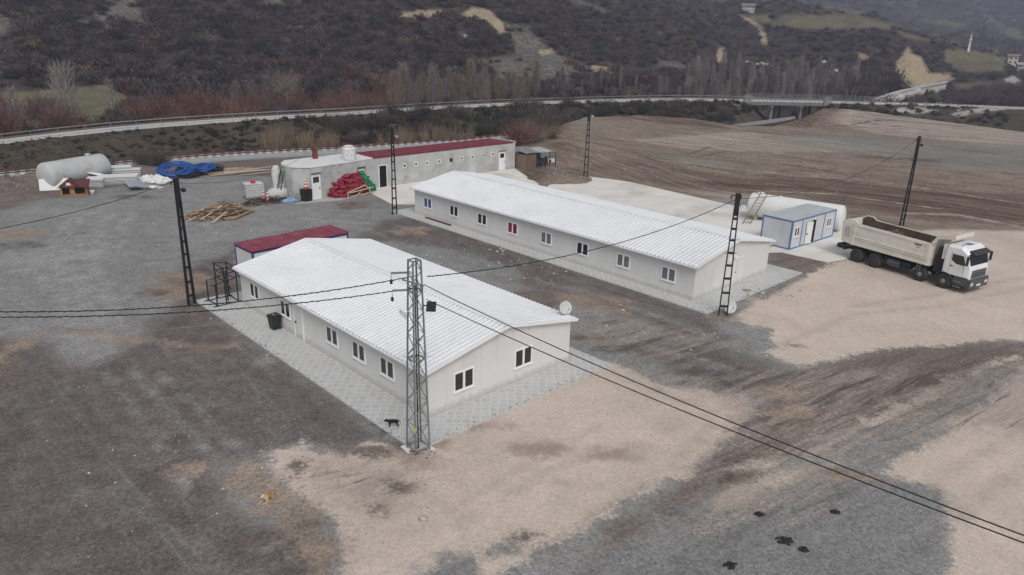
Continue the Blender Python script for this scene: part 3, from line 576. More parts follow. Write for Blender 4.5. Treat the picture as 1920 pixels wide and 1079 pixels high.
def prefab(o, L, Wd, hw, he, rise, z0, label, wins, gwins, first):
    t = thing('prefab_building', label, 'building', (o[0], o[1], z0), TH)
    oe, og = .316, .25
    mb = MB(); mb.bx(.03, Wd - .03, .03, L - .03, 0, hw, 1)
    sl = rise / (Wd / 2 + oe); ztop = lambda x: he - .05 + sl * (min(x, Wd - x) + oe)
    # gable backing
    mb.prism([(.03, hw - .01), (Wd - .03, hw - .01), (Wd / 2, ztop(Wd / 2) - .06)], .03, L - .03, 1, 'xz')
    k = int(round(L)); pw = L / k
    for i in range(k):
        a, b = i * pw + .005, (i + 1) * pw - .005
        mb.bx(0, .028, a, b, .1, he - .06, 0); mb.bx(Wd - .028, Wd, a, b, .1, he - .06, 0)
    k = int(round(Wd / 1.15)); pw = Wd / k
    for i in range(k):
        a, b = i * pw + .005, (i + 1) * pw - .005
        if i == 0: a = .029
        if i == k - 1: b = Wd - .029
        P = [(a, .1), (b, .1), (b, ztop(b) - .03)] + ([(Wd / 2, ztop(Wd / 2) - .03)] if a < Wd / 2 < b else []) + [(a, ztop(a) - .03)]
        mb.prism(P, 0, .028, 0, 'xz'); mb.prism(P, L - .028, L, 0, 'xz')
    mb.build('wall', [WALL, WALLG], t)
    pl = MB(); pl.bx(-.02, Wd + .02, -.02, L + .02, 0, .098); pl.build('plinth', CONCG, t)
    rp = .33 if first else .38
    rf = MB(); ca = math.atan(sl); S = (Wd / 2 + oe) / math.cos(ca)
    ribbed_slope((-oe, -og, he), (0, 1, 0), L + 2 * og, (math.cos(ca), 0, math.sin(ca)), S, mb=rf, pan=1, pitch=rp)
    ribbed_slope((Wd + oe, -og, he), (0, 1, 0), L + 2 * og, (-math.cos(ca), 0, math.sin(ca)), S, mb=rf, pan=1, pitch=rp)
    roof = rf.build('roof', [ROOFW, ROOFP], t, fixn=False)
    rc = MB(); zr = he + rise
    for s in (-1, 1):
        A = Vector((Wd / 2, 0, zr + .055)); B_ = Vector((Wd / 2 + s * .22, 0, zr + .055 - .22 * sl))
        rc.add([(A.x, -og, A.z), (A.x, L + og, A.z), (B_.x, L + og, B_.z), (B_.x, -og, B_.z)], [(0, 1, 2, 3)])
    rc.build('ridge_cap', ROOFW, roof, fixn=False)
    for yy in (-og - .02, L + og + .02):
        fa = MB()
        for s in (0, 1):
            x0, x1 = (-oe, Wd / 2) if s == 0 else (Wd + oe, Wd / 2)
            fa.beam((x0, yy, he - .045), (x1, yy, zr - .045), .035, .17)
        fa.build('fascia', TRIMW, roof)
    gu = MB()
    for x in (-oe - .05, Wd + oe + .05): gu.bx(x - .05, x + .045, -og, L + og, he - .11, he - .02)
    gu.build('gutter', TRIMW, roof)
    for y, g in wins: window(t, 'x', y - .65, y + .65, 1.02, 2.08, g)
    for x, g in gwins: window(t, 'y', x - .68, x + .68, .88, 2.0, g)
    return t
tA = prefab(AO, 21.34, 10.55, 2.6, 2.70, 1.07, .0, 'wide white prefab building with ribbed metal roof behind the lattice tower', [(19.2, GLASS), (14.85, GLASS), (9.15, GLASS), (6.3, GLASS), (3.53, GLASS)], [(2.33, GLASS), (6.67, GLASS)], True)
dr = MB(); dr.bx(-.03, -.003, 12.7, 13.62, .12, 2.12); dA = dr.build('door', WALL, tA)
fr = MB(); fr.bx(-.05, -.002, 12.6, 12.69, .1, 2.2); fr.bx(-.05, -.002, 13.63, 13.72, .1, 2.2); fr.bx(-.05, -.002, 12.69, 13.63, 2.13, 2.2); fr.build('door_frame', PVC, tA)
hd = MB(); hd.bx(-.09, -.032, 13.45, 13.55, 1.02, 1.14); hd.build('handle', BLACK, dA)
lm = MB(); lm.bx(-.14, -.002, 13.0, 13.3, 2.3, 2.4); lm.build('wall_lamp', PVC, tA)
tB = prefab(BO, 34.3, 10.87, 2.65, 2.78, 1.09, ZB, 'long narrow white prefab building with eight windows beside the concrete slab',
    [(32.0, GLASSB), (27.75, GLASS), (23.55, GLASS), (19.35, GLASSR), (15.1, GLASSG), (10.9, GLASS), (6.6, GLASSG), (2.3, GLASSG)], [], False)
dr = MB(); dr.bx(5.55, 6.5, -.035, -.003, .12, 2.2); dB = dr.build('door', WALL, tB)
hd = MB(); hd.bx(5.62, 5.72, -.09, -.037, 1.05, 1.15); hd.build('handle', GALV, dB)
fr = MB(); fr.bx(5.45, 5.54, -.05, -.002, .1, 2.28); fr.bx(6.51, 6.6, -.05, -.002, .1, 2.28); fr.bx(5.54, 6.51, -.05, -.002, 2.21, 2.28); fr.build('door_frame', PVC, tB)
lm = MB(); lm.bx(5.2, 5.5, -.16, -.002, 2.36, 2.5); lm.build('wall_lamp', PVC, tB)

# ------------------------------------------------------------------ site cabins
def cabin(o, ang, L, Wd, H, label, frame, roofm, crimson=False, grp=None):
    """local x along the long front, y across; front is y=0 looking to -y"""
    t = thing('site_cabin', label, 'cabin', (o[0], o[1], .06), ang)
    mb = MB(); k = 6; p = L / k
    for i in range(k):
        mb.bx(i * p + .01, (i + 1) * p - .01, .03, .06, .12, H - .12); mb.bx(i * p + .01, (i + 1) * p - .01, Wd - .06, Wd - .03, .12, H - .12)
    k = 3; p = (Wd - .14) / k
    for i in range(k):
        mb.bx(.03, .06, .07 + i * p + .008, .07 + (i + 1) * p - .008, .12, H - .12); mb.bx(L - .06, L - .03, .07 + i * p + .008, .07 + (i + 1) * p - .008, .12, H - .12)
    mb.bx(.065, L - .065, .065, Wd - .065, .1, H - .1, 1)
    mb.build('wall', [pbr('cabin_wall_panel', (.58, .60, .63), .5, var=.05, scale=.8, stain=(.42, .42, .42), sscale=.8, samt=.35, streak=(1, 1, .3)) if not crimson else WALL, WALLG], t)
    fb = MB(); e = .13
    for x in (0, L - e):
        for y in (0, Wd - e): fb.bx(x, x + e, y, y + e, 0, H)
    for z in (0, H - e):
        for y in (0, Wd - e): fb.bx(e, L - e, y + .003, y + e - .003, z, z + e)
        for x in (0, L - e): fb.bx(x + .003, x + e - .003, e, Wd - e, z, z + e)
    fb.build('frame', frame, t)
    rf = MB()
    if crimson:
        for i in range(8):
            a = -.06 + i * (L + .12) / 8
            rf.bx(a, a + (L + .12) / 8 - .03, -.06, Wd + .06, H + .02, H + .09 + .012 * (i % 3)); rf.bx(a + (L + .12) / 8 - .05, a + (L + .12) / 8 - .01, -.05, Wd + .05, H + .09, H + .13)
        for i in (2, 5): rf.bx(i * L / 8, i * L / 8 + .05, 0, .05, H + .1, H + .35)
    else:
        for i in range(10):
            a = .03 + i * (L - .06) / 10
            rf.bx(a, a + (L - .06) / 10 - .012, .03, Wd - .03, H + .001, H + .03 + .004 * (i % 2))
    rf.build('roof', roofm, t); return t
rc0 = G(472.5, 473.7, 2.66)
cr_ = cabin((rc0.x, rc0.y), R(45.5), 8.3, 2.85, 2.6, 'white site cabin with crimson metal roof and dark blue frame behind the wide prefab', BLUEF, CRIMSON, True)
wc0 = Vector((25.4, 65.3, 0))
cw = cabin((25.4, 65.3), R(41), 8.1, 3.1, 2.72, 'grey white site cabin with blue frame and open door near the dump truck', BLUEL, GREYROOF)
an = R(41); o_ = (25.4, 65.3)
def cwin(x0, x1):
    window(cw, 'y', x0, x1, 1.15, 2.05, GLASS, wall=.03)
cwin(.45, 1.35); cwin(6.4, 7.3)
for x in (1.75, 5.85):
    mb = MB(); mb.bx(x, x + .09, -.01, .029, .13, 2.59); mb.build('post', BLUEL, cw)
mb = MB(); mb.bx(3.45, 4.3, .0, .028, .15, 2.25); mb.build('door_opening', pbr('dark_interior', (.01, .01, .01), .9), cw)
mb = MB(); mb.box((2.95, -.13, 1.2), (.9, .045, 2.08), 0, R(-8)); dd = mb.build('door', PVC, cw)
mb = MB(); mb.box((2.6, -.12, 1.15), (.1, .12, .12), 0, R(-8)); mb.build('handle', BLACK, dd)
mb = MB(); mb.bx(3.75, 4.0, -.1, .0, 2.36, 2.46); mb.build('wall_lamp', PVC, cw)

# ------------------------------------------------------------------ cement rendered barn
BF = [(-26.5, 83.0), (-26.05, 82.0), (-25.4, 81.2), (-24.6, 80.75), (-23.6, 80.6), (-22.69, 80.9), (-21.66, 81.75), (-17.65, 86.92), (-16.9, 87.6)]
BR0 = (-16.9, 87.6); BR1 = (-.05, 103.42); bang = math.atan2(BR1[1] - BR0[1], BR1[0] - BR0[0]); BL = math.hypot(BR1[0] - BR0[0], BR1[1] - BR0[1])
barn = thing('rendered_barn', 'long low cement rendered barn with small square windows and crimson roof', 'barn', (BR0[0], BR0[1], 0), bang)
ci, si = math.cos(-bang), math.sin(-bang)
def bl(p): x, y = p[0] - BR0[0], p[1] - BR0[1]; return (x * ci - y * si, x * si + y * ci)
BFl = [bl(p) for p in BF]; HB = 3.55; DB = 5.0
def bpx(px, py): return PL(px, py, BR0, bang, 'y')
wl = MB()
wl.bx(0, BL, 0, .25, 0, HB); wl.bx(BL - .25, BL, .25, DB, 0, HB - .02); wl.bx(0, BL - .25, DB - .25, DB, 0, HB - .2)
back = [(BFl[0][0], BFl[0][1] + .01), (BFl[0][0] + 1.0, DB - .6), (-.001, DB - .4)]
n = len(BFl)
for i in range(n - 1):
    a = Vector(BFl[i]); b = Vector(BFl[i + 1]); nn = Vector((-(b - a).y, (b - a).x)).normalized() * .25
    wl.prism([tuple(a), tuple(b), tuple(b + nn), tuple(a + nn)], 0, HB - .03 + .03 * math.sin(i * 1.3), 0)
for i in range(2):
    a = Vector(back[i]); b = Vector(back[i + 1]); nn = Vector(((b - a).y, -(b - a).x)).normalized() * .25
    wl.prism([tuple(a), tuple(b), tuple(b + nn), tuple(a + nn)], 0, HB - .2, 0)
wl.build('wall', PLASTER, barn)
rl = MB(); rl.prism([(x, y - .06) for x, y in BFl[:-1]] + [(-.02, .0), (-.02, DB - .3)] + [(back[1][0], back[1][1])], HB + .02, HB + .14)
rl.build('flat_roof', pbr('white_roof_coating', (.70, .70, .69), .6, var=.06, scale=1, stain=(.45, .44, .42), sscale=.8, samt=.6), barn)
rr_ = MB(); ribbed_slope((-.05, -.02, HB + .10), (1, 0, 0), BL - .25, (0, math.cos(.03), -math.sin(.03)), DB + .4, pitch=.3, mb=rr_)
rr_.build('sheet_roof', CRIMSON, barn, fixn=False)
pr = MB(); pr.bx(BL - .28, BL + .02, -.02, DB, HB + .01, HB + .26); pr.build('parapet', PLASTER, barn)
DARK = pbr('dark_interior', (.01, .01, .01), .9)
def bdoor(par, x0, x1, z1, ang=0, y=0., openin=False, rot=None, brown=False):
    mb = MB(); fw = .09
    mb.bx(x0 - fw, x0, y - .05, y - .002, 0, z1 + fw); mb.bx(x1, x1 + fw, y - .05, y - .002, 0, z1 + fw); mb.bx(x0, x1, y - .05, y - .002, z1, z1 + fw)
    mb.build('door_frame', pbr('brown_frame', (.12, .1, .09), .7) if brown else PVC, par)
    if openin:
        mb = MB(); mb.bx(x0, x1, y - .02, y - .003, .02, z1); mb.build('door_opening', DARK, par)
        mb = MB(); mb.box((x1 + .12, y - .5, z1 / 2 + .03), (.05, .95, z1 - .06), 0, R(-8)); d = mb.build('door', PVC, par)
    else:
        mb = MB(); mb.bx(x0, x1, y - .035, y - .003, .03, z1); d = mb.build('door', PVC, par)
        g = MB(); g.bx(x0 + .12, x1 - .12, y - .042, y - .036, z1 * .69, z1 * .93); g.build('pane', GLASS, d)
    mb = MB(); mb.bx(x1 - .14, x1 - .05, y - .1, y - .037, z1 * .42, z1 * .48); mb.build('handle', BLACK, d)
    if not openin:
        mb = MB(); mb.bx(x0 - .12, x1 + .12, y - .14, y - .002, z1 + fw + .02, z1 + fw + .14); mb.build('lintel', pbr('dark_lintel', (.1, .1, .1), .9), par)
# right segment doors and windows
a0 = bpx(936, 318)[0]; a1 = bpx(945.5, 318)[0]; bdoor(barn, a0, a1, 2.5)
a0 = bpx(712, 350)[0]; a1 = bpx(724.5, 350)[0]
bdoor(barn, max(a0, .1), max(a1, a0 + 1.0), 2.65, openin=True)
for px, py in [(758.4, 311), (780, 308), (800.7, 306), (823, 303.2), (845.7, 300.4), (865.8, 297.3), (885.7, 294.5), (905, 291.7), (924, 289.2)]:
    a, z = bpx(px, py); h = .25; dk = px == 845.7
    mb = MB()
    mb.bx(a - h, a + h, -.04, -.002, z + h - .09, z + h); mb.bx(a - h, a + h, -.04, -.002, z - h, z - h + .09); mb.bx(a - h, a - h + .09, -.04, -.002, z - h + .09, z + h - .09); mb.bx(a + h - .09, a + h, -.04, -.002, z - h + .09, z + h - .09)
    wn = mb.build('window', PVC if not dk else pbr('dark_frame', (.05, .05, .05), .6), barn)
    mb = MB(); mb.bx(a - h + .09, a + h - .09, -.02, -.003, z - h + .09, z + h - .09); mb.build('pane', GLASS if px in (758.4, 845.7) else pbr('grey_pane', (.12, .12, .12), .2), wn)
# left segment doors, on their own wall direction
lo_ = (-21.66, 81.75); la = math.atan2(86.92 - 81.75, -17.65 + 21.66)
def lseg_to_local(mb):  # rotate builder from left-segment frame into the barn frame
    T = Matrix.Rotation(la - bang, 4, 'Z'); off = Vector((*bl(lo_), 0)); mb.v = [tuple(T @ Vector(v) + off) for v in mb.v]
_ob = MB.build
def bdoor_left(px0, px1, pyb, z1, brown):
    x0 = PL(px0, pyb, lo_, la, 'y')[0]; x1 = PL(px1, pyb, lo_, la, 'y')[0]
    def b2(s, *a, **k): lseg_to_local(s); return _ob(s, *a, **k)
    MB.build = b2; bdoor(barn, x0, x1, z1, brown=brown); MB.build = _ob
bdoor_left(587, 601.5, 373, 2.75, False); bdoor_left(673, 684.5, 357, 2.6, True)
# insulated water tank on the flat roof
tp = G(654.5, 300, HB + .14)
t = thing('roof_water_tank', 'white insulation wrapped square tank standing on the barn roof', 'water tank', (tp.x, tp.y, HB + .14), bang)
mb = MB(); mb.lathe([(.3, 0), (.62, .02), (.68, .15), (.66, .4), (.7, .8), (.66, 1.2), (.69, 1.3), (.62, 1.46), (.35, 1.55), (.02, 1.56)], 12)
mb.v = [(v[0] * (1 + .35 * abs(math.sin(2 * math.atan2(v[1], v[0])) ** 2) * .8), v[1] * (1 + .28 * abs(math.sin(2 * math.atan2(v[1], v[0])) ** 2)), v[2]) for v in mb.v]
mb.build('wrapped_body', pbr('silver_white_wrap', (.72, .73, .72), .35, var=.25, scale=4, stain=(.4, .4, .4), sscale=3, samt=.6, bump=.8, bscale=5), t)
mb = MB(); mb.lathe([(.02, 1.57), (.6, 1.565), (.62, 1.6), (.4, 1.68), (.02, 1.7)], 12); mb.build('lid', pbr('cream_cap', (.66, .68, .52), .6), t)
# brown stove pipe behind
p = G(612, 312, 0); pz = Vector((-24.2, 86.5, 0))
t = thing('brick_chimney', 'small reddish brown chimney rising behind the flat barn roof', 'chimney', (-23.4, 86.2, 0), bang)
mb = MB(); mb.bx(-.24, .24, -.24, .24, 0, 4.7); mb.build('shaft', pbr('red_brown_brick', (.17, .06, .042), .9, var=.25, scale=8), t)
mb = MB(); mb.bx(-.3, .3, -.3, .3, 4.7, 4.85); mb.build('cap', RUST, t)
# bundle of white insulated pipe at the left end, with the ladder
t = thing('wrapped_pipe', 'thick white wrapped pipe standing at the rounded left end of the barn', 'pipe', (-26.9, 82.0, 0), 0)
mb = MB(); mb.tube([(0, 0, 0), (-.05, 0, .8), (.03, .02, 1.7), (0, 0, 2.4), (.1, .1, 3.0), (.1, .1, 3.5)], [.3, .33, .36, .42, .5, .3], 10)
mb.build('wrap', pbr('white_wrap', (.62, .62, .6), .7, var=.15, scale=3, bump=.6, bscale=4), t)

def ladder(name, label, p, q, wd, n, m, side):
    p, q = Vector(p), Vector(q); d = q - p; s = Vector(side).normalized() * wd / 2
    t = thing(name, label, 'ladder', p)
    for k in (-1, 1):
        mb = MB(); mb.beam(s * k, d + s * k, .05, .09); mb.build('rail', m, t)
    for i in range(n):
        c = d * ((i + .6) / n); mb = MB(); mb.beam(c - s, c + s, .06, .035); mb.build('rung', m, t)
    return t
ladder('ladder', 'dark metal ladder leaning on the rounded left end of the barn', (-26.35, 80.3, .05), (-25.7, 81.0, 3.2), .5, 8, BLACK, (1, -.4, 0))

# ------------------------------------------------------------------ poles, lattice tower, cables
def arr(v): return Vector((float(v[0]), float(v[1]), float(v[2])))
HP = 8.9
def steel_pole(px, py, label, ang, lean=(0, 0), h=HP, flood='dark', side=1, dep=.13):
    p = G(px, py, .0); t = thing('power_pole', label, 'utility pole', (p.x, p.y, 0), ang, 'black twin channel steel poles round the yard')
    wb, wt = .30, .11
    for s in (-1, 1):
        mb = MB(); mb.beam((s * wb, 0, -.3), (s * wt, 0, h), .07, dep, up=(0, 1, 0)); mb.build('channel', BLACK, t)
    for i, z in enumerate([.7, 1.7, 2.75, 3.7, 4.6, 5.5, 6.3, 7.0, 7.6, 8.1]):
        wz = wb + (wt - wb) * z / h; mb = MB(); mb.bx(-wz + .036, wz - .036, -.05, .05, z - .07, z + .07); mb.build('batten', BLACK, t)
    mb = MB(); mb.bx(-wt - .05, wt + .05, -.09, .09, h * .83, h + .05); mb.build('head_plate', BLACK, t)
    mb = MB(); mb.beam((-.45, .0, h - .12), (.3, .0, h - .12), .05, .05); mb.build('crossarm', BLACK, t)
    for s in (-1, 1):
        mb = MB(); mb.lathe([(.01, -.1), (.05, -.09), (.03, -.03), (.06, 0), (.03, .04), (.05, .09), (.01, .11)], 8, c=(s * .3 - .08, .07, h - .28)); mb.build('insulator', BLACK, t)
    mb = MB(); mb.box((side * .42, -.12, h - .85), (.34, .1, .26), 0, M=Matrix.Rotation(R(-35), 3, 'X')); mb.beam((side * .1, 0, h - .8), (side * .42, -.06, h - .8), .04, .04)
    f = mb.build('floodlight', BLACK if flood == 'dark' else GALV, t)
    mb = MB(); mb.box((side * .42, -.175 + .01, h - .885), (.28, .012, .2), 0, M=Matrix.Rotation(R(-35), 3, 'X')); mb.build('lamp_glass', pbr('lamp_glass', (.62, .64, .64), .15, spec=.6) if flood != 'dark' else GLASS, f)
    mb = MB(); mb.bx(-.42, .42, -.012, .012, 4.58, 4.6); mb.beam((-.4, -.15, 4.59), (.4, .15, 4.59), .012, .012); mb.build('anti_climb_spikes', BLACK, t)
    return t, p
PA = R(10)
t0, P0 = steel_pole(360, 572, 'black steel pole left of the wide prefab, nearest the patterned paving', R(72), dep=.2)
t1, P1 = steel_pole(740, 402, 'black steel pole in front of the rendered barn', R(48), flood='white')
t2, P2 = steel_pole(1098, 333, 'black steel pole at the far end of the concrete slab', R(20), flood='white')
t3, P3 = steel_pole(1355, 592, 'black steel pole at the near corner of the long narrow prefab', R(-5), h=8.7, side=1, flood='white')
t4, P4 = steel_pole(1690, 424, 'black steel pole behind the dump truck', R(30), h=9.3, dep=.15)
mb = MB(); mb.bx(-.1, .1, -.16, -.09, 4.0, 4.35); mb.build('meter_box', PVC, t3)
mb = MB(); mb.tube([(-.35, 0, 0), (-.2, .02, 0)], .02, 6); 
def antenna(t, h):
    mb = MB(); mb.tube([(.1, 0, h), (.1, 0, h + .35)], .015, 5); mb.tube([(-.25, .1, h + .3), (.55, -.1, h + .3)], .015, 5)
    for k in range(5): mb.tube([(-.15 + k * .15, -.12, h + .3), (-.1 + k * .15, .14, h + .3)], .01, 4)
    mb.build('antenna', GALV, t)
antenna(t1, HP)
# lattice tower
tb = G(784.5, 843, 0); tw = thing('lattice_tower', 'grey galvanised lattice power tower at the corner of the wide prefab paving', 'power tower', (tb.x, tb.y, 0), R(40))
HT = 9.35; wb, wt = .39, .20
def corner(sx, sy, z): wz = wb + (wt - wb) * z / HT; return Vector((sx * wz, sy * wz, z))
CR = [(-1, -1), (1, -1), (1, 1), (-1, 1)]
for sx, sy in CR:
    mb = MB(); a, b = corner(sx, sy, -.1), corner(sx, sy, HT)
    mb.beam(a, b, .075, .018, up=(0, 1, 0)); mb.beam(a + Vector((-sx * .028, sy * .0, 0)) * 0 + Vector((0, -sy * .04, 0)), b + Vector((0, -sy * .04, 0)), .018, .075, up=(0, 1, 0)); mb.build('leg', GALV, tw)
nz = 17; zs = [.25 + (HT - .35) * (1 - (1 - i / nz) ** 1.12) for i in range(nz + 1)]
for f in range(4):
    c0, c1 = CR[f], CR[(f + 1) % 4]
    for i in range(nz):
        a, b = (c0, c1) if (i + f) % 2 else (c1, c0)
        mb = MB(); mb.beam(corner(*a, zs[i]), corner(*b, zs[i + 1]), .036, .028); mb.build('brace', GALV, tw)
for z in (.2, 4.7, 7.95, HT - .02):
    mb = MB()
    for f in range(4): mb.beam(corner(*CR[f], z), corner(*CR[(f + 1) % 4], z), .05, .05)
    mb.build('ring', GALV, tw)
mb = MB(); mb.bx(-.05, .02, -.42, .42, 4.72, 4.735); mb.bx(-.62, .62, -.012, .012, 4.76, 4.77); mb.beam((-.5, -.45, 4.8), (.5, .4, 4.8), .012, .012); mb.beam((-.5, .45, 4.78), (.6, -.4, 4.78), .012, .012); mb.build('anti_climb_spikes', GALV, tw)
arms = []
for z, L in ((8.75, .62), (7.95, .6)):
    mb = MB(); e = Vector((-.22 - L, .22 + L * .55, z)); mb.beam((-.2, .2, z), e, .06, .08); am = mb.build('arm', GALV, tw)
    mb = MB(); mb.tube([e, e + Vector((0, 0, -.28))], .012, 5); mb.lathe([(.02, -.5), (.075, -.46), (.05, -.42), (.08, -.36), (.04, -.3), (.02, -.28)], 8, c=e); mb.build('insulator', BLACK, am)
mb = MB(); mb.beam((.1, -.55, 8.3), (-.45, .3, 8.45), .05, .06); mb.build('arm', GALV, tw)
mb = MB(); Rm = Matrix.Rotation(R(-40), 3, 'Z') @ Matrix.Rotation(R(-50), 3, 'X'); mb.box((.55, -.42, 7.2), (.42, .1, .46), 0, M=Rm); mb.beam((.2, -.2, 7.3), (.5, -.38, 7.2), .04, .04); mb.build('floodlight', BLACK, tw)
mb = MB(); Rm = Matrix.Rotation(R(60), 3, 'Z') @ Matrix.Rotation(R(-40), 3, 'X'); mb.box((-.55, .15, 6.9), (.42, .08, .36), 0, M=Rm); mb.beam((-.2, .15, 7.0), (-.5, .15, 6.95), .04, .04); fl = mb.build('floodlight', pbr('lamp_glass', (.62, .64, .64), .15, spec=.6), tw)
mb = MB(); mb.tube([(.0, .0, .0), (.0, .0, 8.2)], .035, 6); mb.build('conduit', BLACK, tw)
mb = MB(); mb.bx(-.62, .62, -.62, .62, -.1, .06); mb.v = [(x * (1 + .1 * math.sin(i * 5)), y * (1 + .12 * math.cos(i * 3)), z) for i, (x, y, z) in enumerate(mb.v)]; mb.build('footing', CONC, tw)
mb = MB(); mb.bx(-.47, -.44, -.5, -.4, 1.3, 1.5); mb.build('yellow_mark', pbr('yellow_tag', (.6, .6, .06), .6), tw)

def cable(name, label, a, b, sag, rad=.019, twist=False, grp=None, ext=1.):
    a, b = Vector(a), Vector(b); n = 40; pts = []
    for i in range(n + 1):
        t = i / n * ext; p = a + (b - a) * t; p.z -= sag * 4 * t * (1 - t); pts.append(p)
    mb = MB(); mb.tube(pts, rad, 6)
    if twist:
        N = int((b - a).length * 2.2); q = []
        for i in range(int(N * 6 * ext) + 1):
            t = i / (N * 6); p = a + (b - a) * t; p.z -= sag * 4 * t * (1 - t); an = i / 6 * 2 * PI; q.append(p + Vector((0, math.cos(an), math.sin(an))) * rad * 1.1)
        mb.tube(q, rad * .8, 4)
    return tag(mb.build(name, CABLE), label, 'cable', grp)
twp = Matrix.Translation((tb.x, tb.y, 0)) @ Matrix.Rotation(R(40), 4, 'Z')
def towpt(px, py, y):  # point near the tower seen at this pixel
    d = ray(px, py); k = y / d[1]; return Vector((d[0] * k, y, CH + d[2] * k))
def at_z(px, py, z): return G(px, py, z)
g2 = None
A1 = towpt(772, 519, tb.y + .2); A2 = towpt(772, 541, tb.y + .2)
def extend(a, b, f): return a + (b - a) * f
e1 = extend(A1, at_z(0, 575, 8.75), 1.12); e2 = extend(A2, at_z(0, 587, 8.25), 1.12)
cable('overhead_cable', 'upper of the two black cables from the lattice tower to the left', A1, e1, .55, .02, True, ext=1.7)
cable('overhead_cable', 'lower of the two black cables from the lattice tower to the left', A2, e2, .45, .02, True, ext=1.7)
B1 = towpt(795, 534, tb.y - .1); B2 = towpt(800, 562, tb.y - .1)
f1 = at_z(1920, 995, 8.3); f2 = at_z(1920, 1011, 7.9)
cable('overhead_cable', 'upper of the two black cables crossing the sandy ground to the lower right', B1, extend(B1, f1, 1.1), .38, .021, ext=1.7)
cable('overhead_cable', 'lower of the two black cables crossing the sandy ground to the lower right', B2, extend(B2, f2, 1.1), .30, .021, ext=1.7)
cable('overhead_cable', 'black cable from the lattice tower to the pole at the long prefab corner', towpt(801, 519, tb.y), Vector((P3.x - .1, P3.y, 8.35)), .85, .02, True)
cable('overhead_cable', 'thin cable from the long prefab corner pole to the pole behind the truck', Vector((P3.x + .1, P3.y, 8.4)), Vector((P4.x, P4.y, 9.2)), 1.5, .018)
cable('overhead_cable', 'black cable from the left pole to the left above the grey gravel', Vector((P0.x, P0.y, 8.75)), extend(Vector((P0.x, P0.y, 8.75)), at_z(0, 424, 8.3), 1.15), .3, .02, ext=1.7)
cable('overhead_cable', 'thin cable from the left pole over the yard to the barn roof', Vector((P0.x, P0.y, 8.6)), Vector((-23.3, 86.0, 5.0)), 1.2, .014)
sl_ = cable('string_line', 'thin pale line stretched low over the dark gravel left of the paving', G(-60, 634, .6), G(412, 607, .6), .25, .008); sl_.data.materials[0] = GALV

# ------------------------------------------------------------------ satellite dishes
def dish(loc, rz, label, tiltx=-35, mast=.5, s=1.):
    t = thing('satellite_dish', label, 'satellite dish', loc, rz)
    T = Matrix.Translation((0, 0, mast)) @ Matrix.Rotation(R(90 + tiltx + 15), 4, 'X')
    mb = MB(); prof = [(.42 * s * k / 6, .09 * s * (k / 6) ** 2) for k in range(1, 7)]
    mb.lathe([(.005, 0)] + prof + [(.43 * s, .085 * s)] + [(a, b - .012) for a, b in reversed(prof)] + [(.005, -.012)], 24)
    mb.v = [tuple(T @ Vector(v)) for v in mb.v]; mb.build('reflector', pbr('dish_grey', (.52, .53, .53), .5, var=.06), t)
    mb = MB(); mb.tube([(0, .06, 0), (0, .06, mast)], .025 * s, 6); mb.bx(-.15, .15, -.08, .2, 0, .02); mb.build('mast', GALV, t)
    mb = MB(); a = T @ Vector((0, -.38 * s, .08 * s)); b = T @ Vector((0, -.08 * s, .5 * s)); mb.tube([a, b], .012, 5); mb.build('feed_arm', GALV, t)
    mb = MB(); mb.lathe([(.02, -.05), (.04, -.04), (.04, .05), (.02, .06)], 8, c=b); mb.build('receiver', GALV, t); return t
dp = loc2(AO, TH, 10.55, .5)
dish((dp[0], dp[1], 2.75), R(25), 'grey satellite dish on the front right eave of the wide prefab', mast=.5, s=.95)
dp = G(1366, 588, 0); dish((dp.x, dp.y, .02), R(10), 'grey satellite dish on the ground at the foot of the corner pole', mast=.5, s=1.15)

# ------------------------------------------------------------------ waste bin and steel frame by the wide prefab
BINM = pbr('black_green_plastic', (.018, .026, .024), .45, var=.2)
p = G(516, 617, .075); t = thing('wheelie_bin', 'dark green wheeled bin standing against the white wall on the paving', 'bin', (p.x, p.y, .075), TH - PI2 + R(6))
mb = MB(); n = 4
def frus(mb, x0, y0, z0, x1, y1, z1, cx=0, cy=0, mi=0):
    V = [(-x0, -y0, z0), (x0, -y0, z0), (x0, y0, z0), (-x0, y0, z0), (-x1 + cx, -y1 + cy, z1), (x1 + cx, -y1 + cy, z1), (x1 + cx, y1 + cy, z1), (-x1 + cx, y1 + cy, z1)]
    mb.add(V, [(3, 2, 1, 0), (4, 5, 6, 7), (0, 1, 5, 4), (1, 2, 6, 5), (2, 3, 7, 6), (3, 0, 4, 7)], mi)
t.scale = (.86, .86, .9); frus(mb, .27, .27, .06, .36, .38, .98); mb.build('tub', BINM, t)
mb = MB(); frus(mb, .39, .41, .99, .35, .36, 1.12); ld = mb.build('lid', BINM, t)
mb = MB(); mb.tube([(-.3, .45, .95), (.3, .45, .95)], .02, 6); mb.build('handle', BINM, ld)
mb = MB(); mb.bx(-.08, .08, -.08, .0, 1.121, 1.13); mb.build('white_label', PVC, ld)
for s in (-1, 1):
    mb = MB(); mb.lathe([(.03, -.03), (.1, -.03), (.1, .03), (.03, .03)], 12, c=(s * .3, .28, .1), M=Matrix.Rotation(PI2, 3, 'Y')); mb.build('wheel', RUBBER, t)
